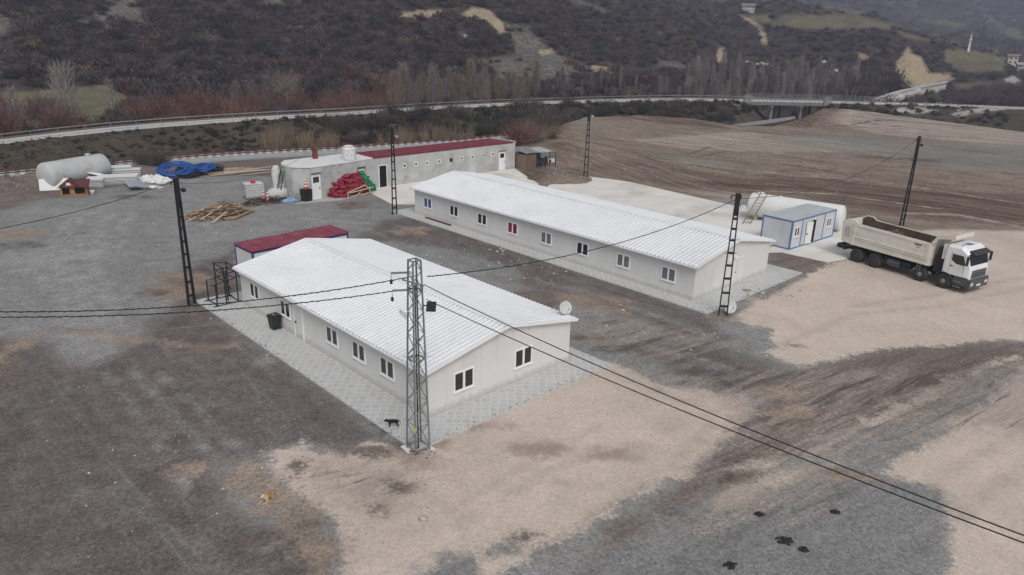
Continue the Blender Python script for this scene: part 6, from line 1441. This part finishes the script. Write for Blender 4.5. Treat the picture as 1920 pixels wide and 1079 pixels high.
b['hip'] = ((-.30, 0, .50), (.125, .14), None); b['belly'] = ((-.05, 0, .49), (.13, .14), 'hip'); b['chest'] = ((.22, 0, .49), (.15, .17), 'belly'); b['neck'] = ((.38, 0, .56), .085, 'chest'); b['head'] = ((.50, 0, .60), .085, 'neck'); b['muz'] = ((.60, 0, .55), .05, 'head'); b['nose'] = ((.67, 0, .53), .034, 'muz')
b['ear1'] = ((.47, .075, .68), .022, 'head'); b['ear1t'] = ((.50, .10, .64), .014, 'ear1'); b['ear2'] = ((.47, -.075, .68), .022, 'head'); b['ear2t'] = ((.50, -.10, .64), .014, 'ear2')
b['t1'] = ((-.42, 0, .50), .035, 'hip'); b['t2'] = ((-.52, 0, .40), .025, 't1'); b['t3'] = ((-.56, .02, .28), .014, 't2')
legb(b, 'hl', -.32, .09, .50, 'hip', True); legb(b, 'hr', -.26, -.09, .50, 'hip', True); legb(b, 'fl', .26, .08, .48, 'chest', False); legb(b, 'fr', .20, -.08, .48, 'chest', False)
p = G(737, 801, .075); dog('dog', 'black dog standing on the patterned paving left of the lattice tower', (p.x, p.y, .075), R(192), b, FURB).scale = (.68, .68, .68)
m, nt, bb_ = new_mat('tan_fur'); tc = node(nt, 'ShaderNodeTexCoord').outputs['Object']; sx = node(nt, 'ShaderNodeSeparateXYZ'); nt.links.new(tc, sx.inputs[0])
f = mrange(nt, mth(nt, 'ADD', sx.outputs[0], mth(nt, 'MULTIPLY', noise(nt, tc, 6, 3), .3)), .12, .36, 0, 1, True)
f2 = mrange(nt, mth(nt, 'ADD', sx.outputs[2], mth(nt, 'MULTIPLY', noise(nt, tc, 7, 3), .12)), .02, .14, 1, 0, True)
c = mixc(nt, f, (.40, .22, .075), (.55, .44, .32)); c = mixc(nt, f2, c, (.5, .4, .28)); nt.links.new(c, bb_.inputs['Base Color']); bb_.inputs['Roughness'].default_value = .85; TANF = m
b = {}
b['hip'] = ((-.30, .03, .16), (.14, .13), None); b['belly'] = ((-.08, .0, .17), (.13, .12), 'hip'); b['chest'] = ((.16, .0, .19), (.13, .14), 'belly'); b['neck'] = ((.28, 0, .30), .085, 'chest'); b['head'] = ((.34, 0, .41), .085, 'neck'); b['muz'] = ((.44, -.02, .39), .05, 'head'); b['nose'] = ((.51, -.03, .375), .034, 'muz')
b['ear1'] = ((.31, .08, .48), .024, 'head'); b['ear1t'] = ((.33, .12, .45), .014, 'ear1'); b['ear2'] = ((.31, -.08, .48), .024, 'head'); b['ear2t'] = ((.33, -.12, .45), .014, 'ear2')
b['fla'] = ((.2, .11, .1), .055, 'chest'); b['flb'] = ((.12, .14, .04), .036, 'fla'); b['flc'] = ((.36, .12, .03), .03, 'flb'); b['fld'] = ((.52, .11, .025), .028, 'flc')
b['fra'] = ((.2, -.11, .1), .055, 'chest'); b['frb'] = ((.13, -.14, .04), .036, 'fra'); b['frc'] = ((.38, -.16, .03), .03, 'frb'); b['frd'] = ((.58, -.18, .025), .028, 'frc')
b['hla'] = ((-.22, .17, .12), .075, 'hip'); b['hlb'] = ((-.06, .2, .08), .045, 'hla'); b['hlc'] = ((-.26, .24, .03), .03, 'hlb'); b['hld'] = ((-.1, .27, .025), .028, 'hlc')
b['hra'] = ((-.24, -.13, .1), .07, 'hip'); b['hrb'] = ((-.08, -.19, .05), .042, 'hra'); b['hrc'] = ((-.24, -.22, .03), .03, 'hrb'); b['hrd'] = ((-.1, -.25, .025), .028, 'hrc')
b['t1'] = ((-.44, .06, .07), .035, 'hip'); b['t2'] = ((-.54, .16, .03), .028, 't1'); b['t3'] = ((-.52, .28, .025), .016, 't2')
p = G(502, 936, 0); dog('dog', 'tan and cream dog lying on the brown soil patch in the foreground', (p.x, p.y, .0), R(252), b, TANF).scale = (.8, .8, .8)
# small stones and dung heaps lying about
def lump(px, py, s, m, nm, label, cat, seed, grp=None, flat=.6):
    p = G(px, py, 0); mb = MB(); blob(mb, (0, 0, s * flat * .6), s, s * .8, s * flat, seed, 10, 7, .3); o = mb.build(nm, m); o.location = p; return tag(o, label, cat, grp)
lump(794, 975, .16, CONCG, 'rock', 'grey stone lying alone on the pale sand', 'stone', 3)
DUNG = pbr('dark_clod', (.035, .025, .022), .95, var=.3, scale=8)
for i, (px, py, s) in enumerate([(1472, 1015, .22), (1507, 1031, .12), (1369, 1061, .17), (1424, 965, .13), (1566, 961, .11)]):
    rs = np.random.RandomState(i)
    mb = MB()
    for k in range(26):
        a = rs.rand() * 6.28; r = s * 1.25 * math.sqrt(rs.rand()); blob(mb, (r * math.cos(a) * 1.3, r * math.sin(a), .02), .04 + .03 * rs.rand(), .04, .035, k, 6, 4, .2)
    o = mb.build('soil_clods', DUNG); o.location = G(px, py, 0)
    tag(o, ['widest dark clod patch on the grey gravel lower right', 'small dark clod patch right of the widest one', 'dark clod patch at the bottom edge of the gravel', 'dark clod patch in the upper left of the grey gravel', 'small dark clod patch in the upper right of the grey gravel'][i], 'soil clods', kind='stuff')
# white litter
rs = np.random.RandomState(31); mb = MB()
for (px, py, sx_, sy_, n) in [(900, 480, 140, 70, 45), (1020, 520, 60, 20, 16), (460, 440, 180, 30, 25), (600, 640, 120, 60, 22), (500, 600, 150, 40, 14), (620, 400, 60, 30, 14), (1430, 545, 40, 30, 20), (1090, 590, 70, 30, 10), (300, 900, 260, 140, 18), (1000, 850, 300, 140, 8), (1600, 300, 250, 50, 14), (1180, 330, 100, 30, 10), (940, 470, 12, 5, 8), (60, 345, 60, 10, 14), (1340, 640, 80, 40, 10), (960, 495, 70, 14, 26)]:
    for k in range(n):
        p = G(px + rs.randn() * sx_ * .5, py + rs.randn() * sy_ * .5, .02); s = rs.uniform(.03, .12) * min(1, p.length / 62) * (1 if rs.rand() < .9 else 1.5)
        p.z = max(.02, hz(p.x, p.y) + .02); mb.box(p, (s * rs.uniform(.7, 2), s, s * .25), 0, rz=rs.rand() * 3)
tag(mb.build('litter', pbr('pale_litter', (.62, .61, .58), .8, var=.15)), 'scattered white scraps of litter on the gravel', 'litter', kind='stuff')

# ------------------------------------------------------------------ vegetation
def veg_mat(name, rough=.9):
    m, nt, b = new_mat(name); at = node(nt, 'ShaderNodeAttribute'); at.attribute_name = 'tint'
    oi = node(nt, 'ShaderNodeObjectInfo'); f = mrange(nt, oi.outputs['Random'], 0, 1, .8, 1.2)
    vm = node(nt, 'ShaderNodeVectorMath'); vm.operation = 'SCALE'; nt.links.new(at.outputs['Color'], vm.inputs[0]); nt.links.new(f, vm.inputs['Scale'])
    nt.links.new(vm.outputs[0], b.inputs['Base Color']); b.inputs['Roughness'].default_value = rough; b.inputs['Specular IOR Level'].default_value = .05
    return m
VEG = veg_mat('twigs_and_leaves')
def mesh_np(name, V, F, C, parent=None, mat=VEG):
    me = bpy.data.meshes.new(name); k = F.shape[1]
    me.vertices.add(len(V)); me.vertices.foreach_set('co', V.astype(np.float32).ravel())
    me.loops.add(F.size); me.loops.foreach_set('vertex_index', F.astype(np.int32).ravel()); me.polygons.add(len(F))
    me.polygons.foreach_set('loop_start', (np.arange(len(F)) * k).astype(np.int32))
    at = me.color_attributes.new('tint', 'FLOAT_COLOR', 'POINT'); at.data.foreach_set('color', np.concatenate([C, np.ones((len(C), 1))], 1).astype(np.float32).ravel())
    me.update(calc_edges=True); me.materials.append(mat); o = bpy.data.objects.new(name, me); COL.objects.link(o)
    if parent is not None: o.parent = parent
    return o
def slivers(P, D, wd, rs):
    """thin triangles from P along D (with length), width wd"""
    n = len(P); side = np.cross(D, rs.randn(n, 3)); side /= np.linalg.norm(side, axis=1)[:, None] + 1e-9; side *= np.asarray(wd).reshape(-1, 1) * .5
    V = np.stack([P - side, P + side, P + D], 1).reshape(-1, 3); F = np.arange(3 * n).reshape(-1, 3); return V, F
def twig_ball(n, seed, wd=.07, up=.25, flat=.8, core=.35, ln=.55):
    """rounded leafless shrub of unit radius made of fine twigs"""
    rs = np.random.RandomState(seed); d = rs.randn(n, 3); d[:, 2] = np.abs(d[:, 2]) * .9 + up; d /= np.linalg.norm(d, axis=1)[:, None]
    lob = 1 + .28 * np.sin(3 * np.arctan2(d[:, 1], d[:, 0]) + seed) + .18 * np.sin(7 * d[:, 2] * 2 + seed * 2)
    r0 = rs.uniform(core * .3, 1 - ln * .5, n) * lob; P = d * r0[:, None]; P[:, 2] *= flat
    L = rs.uniform(.5, 1.1, n)[:, None] * ln; D = (d + rs.randn(n, 3) * .45) * L; D[:, 2] *= flat
    V, F = slivers(P, D, wd * rs.uniform(.6, 1.3, n), rs); sh = np.repeat(rs.uniform(.72, 1.3, n), 3); return V, F, sh
def leaf_ball(n, seed, sz=.16, flat=.85):
    rs = np.random.RandomState(seed); nc = 14; cc = rs.randn(nc, 3); cc[:, 2] = np.abs(cc[:, 2]); cc = cc / np.linalg.norm(cc, axis=1)[:, None] * rs.uniform(.35, .75, nc)[:, None]
    k = rs.randint(0, nc, n); d = rs.randn(n, 3); d /= np.linalg.norm(d, axis=1)[:, None]; P = cc[k] + d * rs.uniform(.2, .42, n)[:, None]; P[:, 2] = np.maximum(P[:, 2] * flat, .02)
    a = rs.randn(n, 3); a /= np.linalg.norm(a, axis=1)[:, None]; b = np.cross(a, rs.randn(n, 3)); b /= np.linalg.norm(b, axis=1)[:, None]; s = sz * rs.uniform(.6, 1.3, n)[:, None]
    V = np.stack([P - b * s * .4, P + b * s * .4, P + a * s], 1).reshape(-1, 3); F = np.arange(3 * n).reshape(-1, 3)
    sh = np.repeat((.75 + .5 * rs.rand(nc))[k] * rs.uniform(.8, 1.2, n), 3); return V, F, sh
def upright(n, seed, wd=.035, spread=.22, h=1.):
    """leafless upright crown (poplar): unit height, twigs sweeping upwards from a stem"""
    rs = np.random.RandomState(seed); z = rs.uniform(.12, .97, n) ** .9; a = rs.uniform(0, 6.283, n); prof = spread * np.sin(np.clip(z * 1.05, 0, 1) * PI) ** .6 * rs.uniform(.1, 1, n)
    P = np.stack([prof * .55 * np.cos(a), prof * .55 * np.sin(a), z - .1], 1); L = rs.uniform(.08, .2, n)
    D = np.stack([np.cos(a) * .42 + rs.randn(n) * .2, np.sin(a) * .42 + rs.randn(n) * .2, np.ones(n)], 1) * L[:, None]
    V, F = slivers(P, D, wd * rs.uniform(.5, 1.2, n), rs); return V, F, np.repeat(rs.uniform(.75, 1.25, n), 3)
def scatter(variants, X, Y, S, colors, name, label=None, cat=None, zoff=-.1, squash=None, kind='stuff'):
    """merge many plants into one mass"""
    rs = np.random.RandomState(len(X)); Z = height(X, Y) + zoff; Vs = []; Fs = []; Cs = []; o = 0
    for i in range(len(X)):
        V, F, sh = variants[rs.randint(len(variants))]; a = rs.rand() * 6.283; c, s = math.cos(a), math.sin(a); sz = S[i]
        v = np.empty_like(V); v[:, 0] = (V[:, 0] * c - V[:, 1] * s) * sz + X[i]; v[:, 1] = (V[:, 0] * s + V[:, 1] * c) * sz + Y[i]; v[:, 2] = V[:, 2] * sz * rs.uniform(.8, 1.25) + Z[i]
        Vs.append(v); Fs.append(F + o); o += len(V); Cs.append(colors[i][None, :] * sh[:, None])
    ob = mesh_np(name, np.concatenate(Vs), np.concatenate(Fs), np.concatenate(Cs)); return tag(ob, label, cat, kind=kind) if kind != 'stuff' else tag(ob, label, cat, kind='stuff')
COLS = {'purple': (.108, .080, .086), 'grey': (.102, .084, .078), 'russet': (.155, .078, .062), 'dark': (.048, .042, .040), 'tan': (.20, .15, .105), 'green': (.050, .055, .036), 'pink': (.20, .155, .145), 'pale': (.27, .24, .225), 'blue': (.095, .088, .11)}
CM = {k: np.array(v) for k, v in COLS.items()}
def pick(rs, w):
    ks = list(w); p = np.array([w[k] for k in ks], float); return CM[ks[rs.choice(len(ks), p=p / p.sum())]] * rs.uniform(.75, 1.25)
MASK = [(A_['grass'], -.5), (A_['rock'], -.2), (A_['clay'], -.3), (A_['lane'], -.2)]
dA_ = np.gradient(ag)
def amask(X, Y, keys, thr):
    """look the terrain attribute up at world points"""
    a = np.arctan2(X, Y); r = np.hypot(X, Y); i = np.clip(np.round(np.interp(a, ag, np.arange(NA))).astype(int), 0, NA - 1); j = np.clip(np.round(np.interp(r, rg, np.arange(NR))).astype(int), 0, NR - 1)
    m = np.zeros(len(X), bool)
    for k in keys: m |= A_[k][i * NR + j] > thr
    return m
def field_pts(rs, n, r0f, r1f, a0=-42, a1=42, rmin=0, rmax=3000):
    a = np.radians(rs.uniform(a0, a1, n)); rr, _ = profiles(a); lo = np.maximum(r0f(rr), rmin); hi = np.minimum(r1f(rr), rmax); ok = hi > lo; a = a[ok]; lo = lo[ok]; hi = hi[ok]
    r = np.sqrt(rs.rand(len(a)) * (hi ** 2 - lo ** 2) + lo ** 2); return r * np.sin(a), r * np.cos(a), a, r
TB = [twig_ball(230, s, .075) for s in range(5)] + [leaf_ball(200, s, .2) for s in (11, 12)]
TBs = [twig_ball(90, s + 20, .13, ln=.6) for s in range(4)] + [leaf_ball(80, 31, .32)]
rs = np.random.RandomState(77)
# near hillside scrub
X, Y, a, r = field_pts(rs, 9500, lambda q: q[5] - 6, lambda q: q[7] + 60, -40, 40, rmax=520)
m = ~amask(X, Y, ['grass', 'clay', 'lane'], -.3) & ~(amask(X, Y, ['rock'], -.8) & (rs.rand(len(X)) < .92)); dn = vnoise(X, Y, 14, 41) + .35 * vnoise(X, Y, 5, 42); m &= (dn > -.36) | (rs.rand(len(X)) < .35)
X, Y, a, r = X[m], Y[m], a[m], r[m]; S = rs.uniform(1.0, 2.7, len(X)) * np.clip(1.25 - (r - 180) / 700, .7, 1.25); hn = vnoise(X, Y, 18, 43)
C = []
for i in range(len(X)):
    wr = max(.05, .18 + hn[i] * 1.1 - (r[i] - 200) / 500); wl = max(0, np.degrees(a[i]) / 30)
    C.append(pick(rs, {'purple': .34 + .3 * wl, 'grey': .4, 'russet': wr * .6, 'dark': .35, 'tan': .07 + .1 * wl, 'green': .08, 'blue': .15 * wl}))
scatter(TB, X, Y, S, C, 'hillside_scrub', 'leafless brown and purple scrub covering the near hillside')
# far hills
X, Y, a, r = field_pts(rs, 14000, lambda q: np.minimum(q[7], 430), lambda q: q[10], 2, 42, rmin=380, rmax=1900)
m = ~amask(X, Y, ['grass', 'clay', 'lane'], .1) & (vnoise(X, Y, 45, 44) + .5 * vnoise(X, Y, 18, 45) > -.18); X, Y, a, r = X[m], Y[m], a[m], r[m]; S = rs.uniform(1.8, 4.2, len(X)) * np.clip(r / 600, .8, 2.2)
C = [pick(rs, {'purple': .3, 'blue': .5, 'grey': .3, 'dark': .08, 'tan': .15, 'green': .1}) * 1.45 for _ in X]  # brightened so that the scrub colour carries part of the distance haze
scatter(TBs, X, Y, S, C, 'distant_scrub', 'distant blue grey scrub on the far hills, lightened to stand for haze')
# bank scrub, low growth between railway and highway
X, Y, a, r = field_pts(rs, 2600, lambda q: q[0] + 1.5, lambda q: q[2] - .7, -38, 33)
pxs = project(np.stack([X, Y, height(X, Y)], 1))[:, 0]; gap = (pxs > 1400) & (pxs < 1545); den = np.interp(pxs, [-300, 350, 600, 900, 1400, 1700, 1950], [.35, .4, .95, 1, 1, .5, .4]); m = (rs.rand(len(X)) < den) & (~gap | (rs.rand(len(X)) < .12)) & (vnoise(X, Y, 6, 46) > -.3)
X, Y, pxs = X[m], Y[m], pxs[m]; S = rs.uniform(.35, .8, len(X)) * np.interp(pxs, [0, 500, 800, 1400], [.75, 1.1, 1.6, 1.7]); C = [pick(rs, {'dark': .5, 'green': .5, 'grey': .15, 'russet': .15, 'tan': .08}) for _ in X]
scatter([leaf_ball(170, s, .24) for s in (51, 52, 53)] + [twig_ball(140, s, .08) for s in (54, 55)], X, Y, S, C, 'embankment_scrub', 'low dark scrub on the slope between railway and highway')
# grassy tufts on left bank and bare soil
X, Y, a, r = field_pts(rs, 5000, lambda q: q[0] + 1, lambda q: q[2] - .3, -38, 10); S = rs.uniform(.12, .3, len(X)); C = [pick(rs, {'green': .6, 'tan': .2, 'dark': .2}) for _ in X]
scatter([twig_ball(26, s, .16, up=.8, ln=.8) for s in (61, 62)], X, Y, S, C, 'bank_grass', 'rough grass tufts on the slope below the highway')
# thicket behind the highway
X, Y, a, r = field_pts(rs, 1500, lambda q: q[3] + 3, lambda q: q[5] + 2, -38, 36); m = ~amask(X, Y, ['grass', 'lane', 'clay'], .3); pxs = project(np.stack([X, Y, height(X, Y)], 1))[:, 0]; dist = r - profiles(a)[0][3]
m &= (rs.rand(len(X)) < np.interp(pxs, [-300, 100, 300, 1000, 1700, 2000], [.6, .5, .9, .8, .6, .35])); X, Y, pxs, dist = X[m], Y[m], pxs[m], dist[m]; S = rs.uniform(.8, 2.0, len(X))
C = [pick(rs, {'russet': .5 if pxs[i] < 1000 else .2, 'purple': .2, 'grey': .3, 'dark': .3, 'pink': .15}) for i in range(len(X))]
scatter([twig_ball(260, s, .07, up=.5, flat=1.1) for s in (71, 72, 73)], X, Y, S, C, 'roadside_thicket', 'reddish brown thicket between highway and hillside')
# --- individual trees: trunk and crown
def tree_proto(kind, seed):
    rs_ = np.random.RandomState(seed); random.seed(seed); tr = MB(); pts = [(0, 0, -.03), (.01, 0, .25), (-.005, .01, .5), (.0, 0, .95)]
    if kind in ('poplar', 'thin'):
        tr.tube(pts, [.016, .013, .009, .002], 6); P = []; D = []; Wd = []
        for k in range(26):
            z = .16 + .7 * k / 26; an = k * 2.4; L = .30 * (1 - .45 * z); q = [(0, 0, z), (math.cos(an) * L * .25, math.sin(an) * L * .25, z + L * .45), (math.cos(an) * L * .36, math.sin(an) * L * .36, z + L)]
            tr.tube(q, [.006, .004, .0015], 4, cap=False)
        V, F, sh = upright(1100, seed, .0062, .2) if kind == 'poplar' else upright(420, seed, .0042, .22)
    elif kind == 'spread':
        tr.tube(pts[:3], [.028, .02, .012], 6); 
        for k in range(16):
            z = .22 + .38 * k / 16; an = k * 2.4; L = .34 * random.uniform(.7, 1.0); q = [(0, 0, z), (math.cos(an) * L * .45, math.sin(an) * L * .45, z + L * .5), (math.cos(an) * L * .75, math.sin(an) * L * .75, z + L * .95)]
            tr.tube(q, [.011, .007, .002], 4, cap=False)
        V, F, sh = twig_ball(1300, seed, .012, up=.35, flat=1.0, core=.5, ln=.3); V = V * np.array([.42, .42, .62]) + np.array([0, 0, .36])
    elif kind == 'bush':
        for k in range(9):
            an = k * .7; tr.tube([(0, 0, -.05), (math.cos(an) * .25, math.sin(an) * .25, .45), (math.cos(an) * .45, math.sin(an) * .45, .85)], [.03, .02, .006], 4, cap=False)
        V, F, sh = twig_ball(900, seed, .02, up=.5, flat=1.05, core=.2, ln=.4)
    else:
        for k in range(7):
            an = k * .9; tr.tube([(0, 0, -.05), (math.cos(an) * .2, math.sin(an) * .2, .4), (math.cos(an) * .35, math.sin(an) * .35, .75)], [.04, .03, .01], 4, cap=False)
        V, F, sh = leaf_ball(2400, seed, .05)
    return tr, (V, F, sh)
BARK = {'pale': pbr('pale_bark', (.33, .30, .27), .9, var=.2), 'brown': pbr('brown_bark', (.14, .105, .085), .9, var=.2)}
PROTO = {}
def plant(kind, px, off, h, label, col, bark='brown', group=None, seed=0, base='road', name='tree', cat='tree', wide=1., at=None, parts=True):
    key = (kind, seed % 3, bark, col, name)
    if at is None:
        a_ = az_of(px, 215 if base == 'road' else 270); rr_, _ = profiles(np.array([a_])); rad = float(rr_[3 if base == 'road' else 0][0]) + off; x, y = rad * math.sin(a_), rad * math.cos(a_)
    else: x, y = at
    if key not in PROTO:
        tr, (V, F, sh) = tree_proto(kind, seed % 3 + 5); t = thing(name, label, cat, (0, 0, 0)); tr.build('trunk', BARK[bark], t); mesh_np('crown', V, F, CM[col][None, :] * 1.15 * sh[:, None], t); PROTO[key] = t
    else: t = copy_tree(PROTO[key])
    t['label'] = label; t['category'] = cat
    if group: t['group'] = group
    elif 'group' in t: del t['group']
    t.location = (x, y, hz(x, y) - .05); t.rotation_euler = (0, 0, random.uniform(0, 6.28)); t.scale = (h * wide, h * wide, h); return t
random.seed(99)
plant('thin', 118, 26, 9.6, 'tall leafless tree with forked pale trunk, left one of the pair on the meadow edge', 'pale', 'pale', seed=1, wide=1.6)
plant('thin', 135, 22, 10.2, 'tall leafless pale tree, right one of the pair on the meadow edge', 'pale', 'pale', seed=2, wide=1.6)
plant('thin', 212, 19, 7.2, 'leafless pinkish tree with fanned branches right of the meadow', 'pink', 'pale', seed=1, wide=1.3)
plant('thin', 28, 14, 6.8, 'grey leafless bushy tree at the left edge of the meadow', 'pale', 'pale', seed=0, wide=1.7)
plant('evergreen', 96, 6, 4.2, 'dark green small tree just behind the highway at the left', 'dark', seed=0)
for px in (236, 252, 190): plant('evergreen', px, 6, 3.6, 'dark bushy tree in the clump just behind the highway', 'dark', seed=px, group='dark bushy trees behind the highway at left')
for i, (px, off, h, w_) in enumerate([(447, 24, 6.6, 1.3), (478, 24, 6.8, 1.2), (505, 26, 7.4, 1.3), (540, 25, 8.2, 1.25)]):
    plant('poplar' if i < 3 else 'spread', px, off, h, ['narrow leafless tree, leftmost of the four before the dark slope', 'narrow leafless tree, second of the four before the dark slope', 'leafless tree, third of the four before the dark slope', 'broad rounded leafless tree, rightmost of the four before the dark slope'][i], 'pink', 'pale', seed=i, wide=w_)
k = 0
for px in list(range(745, 1010, 9)):
    plant('poplar', px + random.uniform(-5, 5), random.uniform(5, 34), random.uniform(6.0, 9.5), 'leafless pinkish brown tree in the loose row behind the highway below the scree', 'pink' if k % 3 else 'tan', 'pale', 'leafless trees behind the highway below the scree', seed=k, wide=random.uniform(.9, 1.5)); k += 1
for px in list(range(1040, 1290, 9)):
    plant('poplar', px + random.uniform(-5, 5), random.uniform(5, 40), random.uniform(4.2, 6.6), 'leafless brown tree in the mid row behind the highway', 'pink' if k % 2 else 'grey', 'pale', 'leafless trees in the mid row behind the highway', seed=k, wide=random.uniform(.8, 1.3)); k += 1
for i in range(170):
    px = random.uniform(1280, 1600); plant('poplar', px, random.uniform(8, 75), random.uniform(5.5, 9.0), 'leafless grey brown poplar in the dense wood behind the bridge', ['pink', 'pale', 'grey', 'pink'][k % 4], 'pale', 'poplars in the wood behind the bridge', seed=k, wide=random.uniform(.7, 1.15)); k += 1
for i in range(26):
    px = random.uniform(1585, 1665); plant('evergreen', px, random.uniform(16, 60), random.uniform(4, 8), 'dark bushy tree at the foot of the spur left of the quarry face', 'dark', group='dark trees left of the quarry face', seed=i); k += 1
for i in range(40):
    px = random.uniform(1770, 1960); plant('bush', px, random.uniform(12, 60), random.uniform(2, 4.5), 'grey brown leafless bush on the valley floor at the right', 'purple' if i % 2 else 'grey', group='bushes on the valley floor at right', seed=i, name='bush', cat='bush')
for i in range(60):
    px = random.uniform(230, 740) if i > 12 else random.uniform(-30, 120); plant('bush', px, random.uniform(4, 26), random.uniform(2.4, 4.5), 'reddish leafless bush in the thicket along the far side of the highway', 'russet' if i % 4 else 'purple', group='reddish bushes along the far side of the highway', seed=i, name='bush', cat='bush')
for i in range(120):
    px = random.uniform(620, 1400); rr_, _ = profiles(np.array([az_of(px, 240)])); w0 = float(rr_[2][0] - rr_[0][0]); 
    plant('evergreen' if i % 3 else 'bush', px, random.uniform(2.5, max(3, w0 - 2)), random.uniform(1.6, 3.0), 'dark bush on the slope between barn and highway', ['dark', 'green', 'dark', 'grey'][i % 4], group='dark bushes on the highway slope', seed=i, base='rail', name='bush', cat='bush')
for i, (px, h) in enumerate([(262, 2.2), (290, 2.0), (300, 1.6)]): plant('bush', px, -4.2, h, ['left', 'middle', 'right'][i] + ' of the three bare bushes between railway and timber', 'grey', seed=i, base='rail', name='bush', cat='bush')
for i, (px, py, h, c) in enumerate([(968, 272, 4.0, 'russet'), (985, 268, 3.4, 'tan'), (1002, 266, 3.2, 'pink'), (1026, 252, 4.8, 'grey'), (1035, 262, 2.5, 'tan')]):
    p = G(px, py, .3); plant('bush', 0, 0, h, ['reddish bare bush behind the animal pen, leftmost', 'tan dry leafed bush behind the animal pen', 'pinkish bare bush right behind the animal pen', 'tall bare bush at the left edge of the dirt field', 'small tan bare bush by the dirt field edge'][i], c, seed=i, at=(p.x, p.y), name='bush', cat='bush')
# dry reeds by the railway
X = []; Y = []
for i in range(70):
    px = rs.uniform(500, 630) if rs.rand() < .75 else rs.uniform(700, 900); a_ = az_of(px, 285); rr_, _ = profiles(np.array([a_])); rad = float(rr_[0][0]) + rs.uniform(.2, 4.5) * (1 if px < 640 else .3) ; X.append(rad * math.sin(a_)); Y.append(rad * math.cos(a_))
X = np.array(X); Y = np.array(Y); S = rs.uniform(1.2, 3.4, len(X))
def reed(seed, n=60):
    r_ = np.random.RandomState(seed); P = np.stack([r_.randn(n) * .12, r_.randn(n) * .12, np.zeros(n)], 1); D = np.stack([r_.randn(n) * .2, r_.randn(n) * .2, r_.uniform(.5, 1.1, n)], 1); V, F = slivers(P, D, np.full(n, .02), r_); return V, F, np.repeat(r_.uniform(.7, 1.3, n), 3)
scatter([reed(1), reed(2), reed(3)], X, Y, S, [CM['tan'] * rs.uniform(1., 1.6) for _ in X], 'dry_reeds', 'dry tan reeds standing beyond the railway')
# stones and rubble
def stones(n, seed):
    r_ = np.random.RandomState(seed); d = r_.randn(8, 3); 
    V = np.array([(-1, -1, 0), (1, -1, 0), (1, 1, 0), (-1, 1, 0), (-.6, -.7, .8), (.7, -.6, .9), (.6, .6, .7), (-.7, .7, .8)], float) * .5 + r_.randn(8, 3) * .1
    F = np.array([(0, 1, 5), (0, 5, 4), (1, 2, 6), (1, 6, 5), (2, 3, 7), (2, 7, 6), (3, 0, 4), (3, 4, 7), (4, 5, 6), (4, 6, 7)]); return V, F, np.full(8, 1.)
ST = [stones(8, s) for s in range(4)]; X = []; Y = []; S = []
for (px, py, sx_, sy_, n, s0_, s1_) in [(1080, 300, 60, 16, 200, .05, .18), (1060, 330, 55, 12, 260, .06, .2), (30, 352, 50, 12, 120, .06, .2), (10, 345, 30, 6, 40, .08, .25), (1440, 545, 60, 18, 160, .04, .13), (785, 855, 30, 10, 60, .04, .12), (1350, 600, 22, 8, 60, .04, .14), (1500, 500, 60, 15, 120, .04, .15), (600, 500, 700, 120, 900, .02, .06), (300, 800, 600, 350, 1400, .015, .04), (1500, 850, 600, 250, 1200, .015, .045), (1000, 620, 400, 80, 500, .02, .05), (260, 780, 560, 340, 1500, .03, .075), (560, 730, 200, 130, 500, .03, .08), (1350, 980, 450, 110, 900, .025, .06), (1450, 780, 520, 130, 900, .03, .07), (700, 900, 260, 70, 350, .03, .07), (900, 500, 300, 60, 700, .03, .09), (300, 480, 400, 100, 700, .03, .09), (1400, 300, 500, 80, 500, .05, .2), (1720, 205, 160, 10, 220, .2, .6)]:
    for k in range(n):
        p = G(px + rs.randn() * sx_ * .5, max(150, py + rs.randn() * sy_ * .5), 0); X.append(p.x); Y.append(p.y); S.append(rs.uniform(s0_, s1_))
X = np.array(X); Y = np.array(Y); S = np.array(S)
def inside(o, ang, x0, x1, y0, y1):
    dx, dy = X - o[0], Y - o[1]; c, s = math.cos(ang), math.sin(ang); u, v = dx * c + dy * s, -dx * s + dy * c; return (u > x0) & (u < x1) & (v > y0) & (v < y1)
m = ~(inside(AO, TH, -2.5, 12.2, -2.4, 24.2) | inside(BO, TH, -1.7, 13, -2.3, 36.6) | inside((25.4, 65.3), R(41), -5, 12, -3.5, 8)); X, Y, S = X[m], Y[m], S[m]
scatter(ST, X, Y, S, [np.array((.24, .22, .205)) * rs.uniform(.3, 1.9) for _ in X], 'loose_gravel', 'loose stones and rubble scattered over the ground', zoff=-.02)
u = rs.rand(420) * 70; ex = []
for t_ in u:
    d_ = abs(rs.randn()) * .16
    if t_ < 24: ex.append(loc2(AO, TH, -2.33 + d_, t_ - 2.1))
    elif t_ < 38: ex.append(loc2(AO, TH, t_ - 26.3, -2.13 + d_))
    elif t_ < 52: ex.append(loc2(BO, TH, t_ - 39.4, -2.18 + d_))
    else: ex.append(loc2(BO, TH, -1.48 + d_, (t_ - 52) * 2 - 2))
ex = np.array(ex); scatter(ST, ex[:, 0], ex[:, 1], rs.uniform(.03, .08, len(ex)), [np.array((.2, .17, .15)) * rs.uniform(.4, 1.6) for _ in ex], 'spilled_gravel', 'small stones spilled over the edges of the paving', zoff=.07)

# ------------------------------------------------------------------ haze
hm_, nt, b = new_mat('valley_haze'); nt.nodes.remove(b); pv = node(nt, 'ShaderNodeVolumePrincipled'); pv.inputs['Color'].default_value = (.70, .78, 1, 1); pv.inputs['Density'].default_value = .00062; pv.inputs['Anisotropy'].default_value = .2
nt.links.new(pv.outputs[0], nt.nodes['Material Output'].inputs['Volume'])
mb = MB(); mb.bx(-2600, 2600, -60, 2700, -10, float(TZ.max()) + 20); tag(mb.build('haze', hm_), kind='stuff')
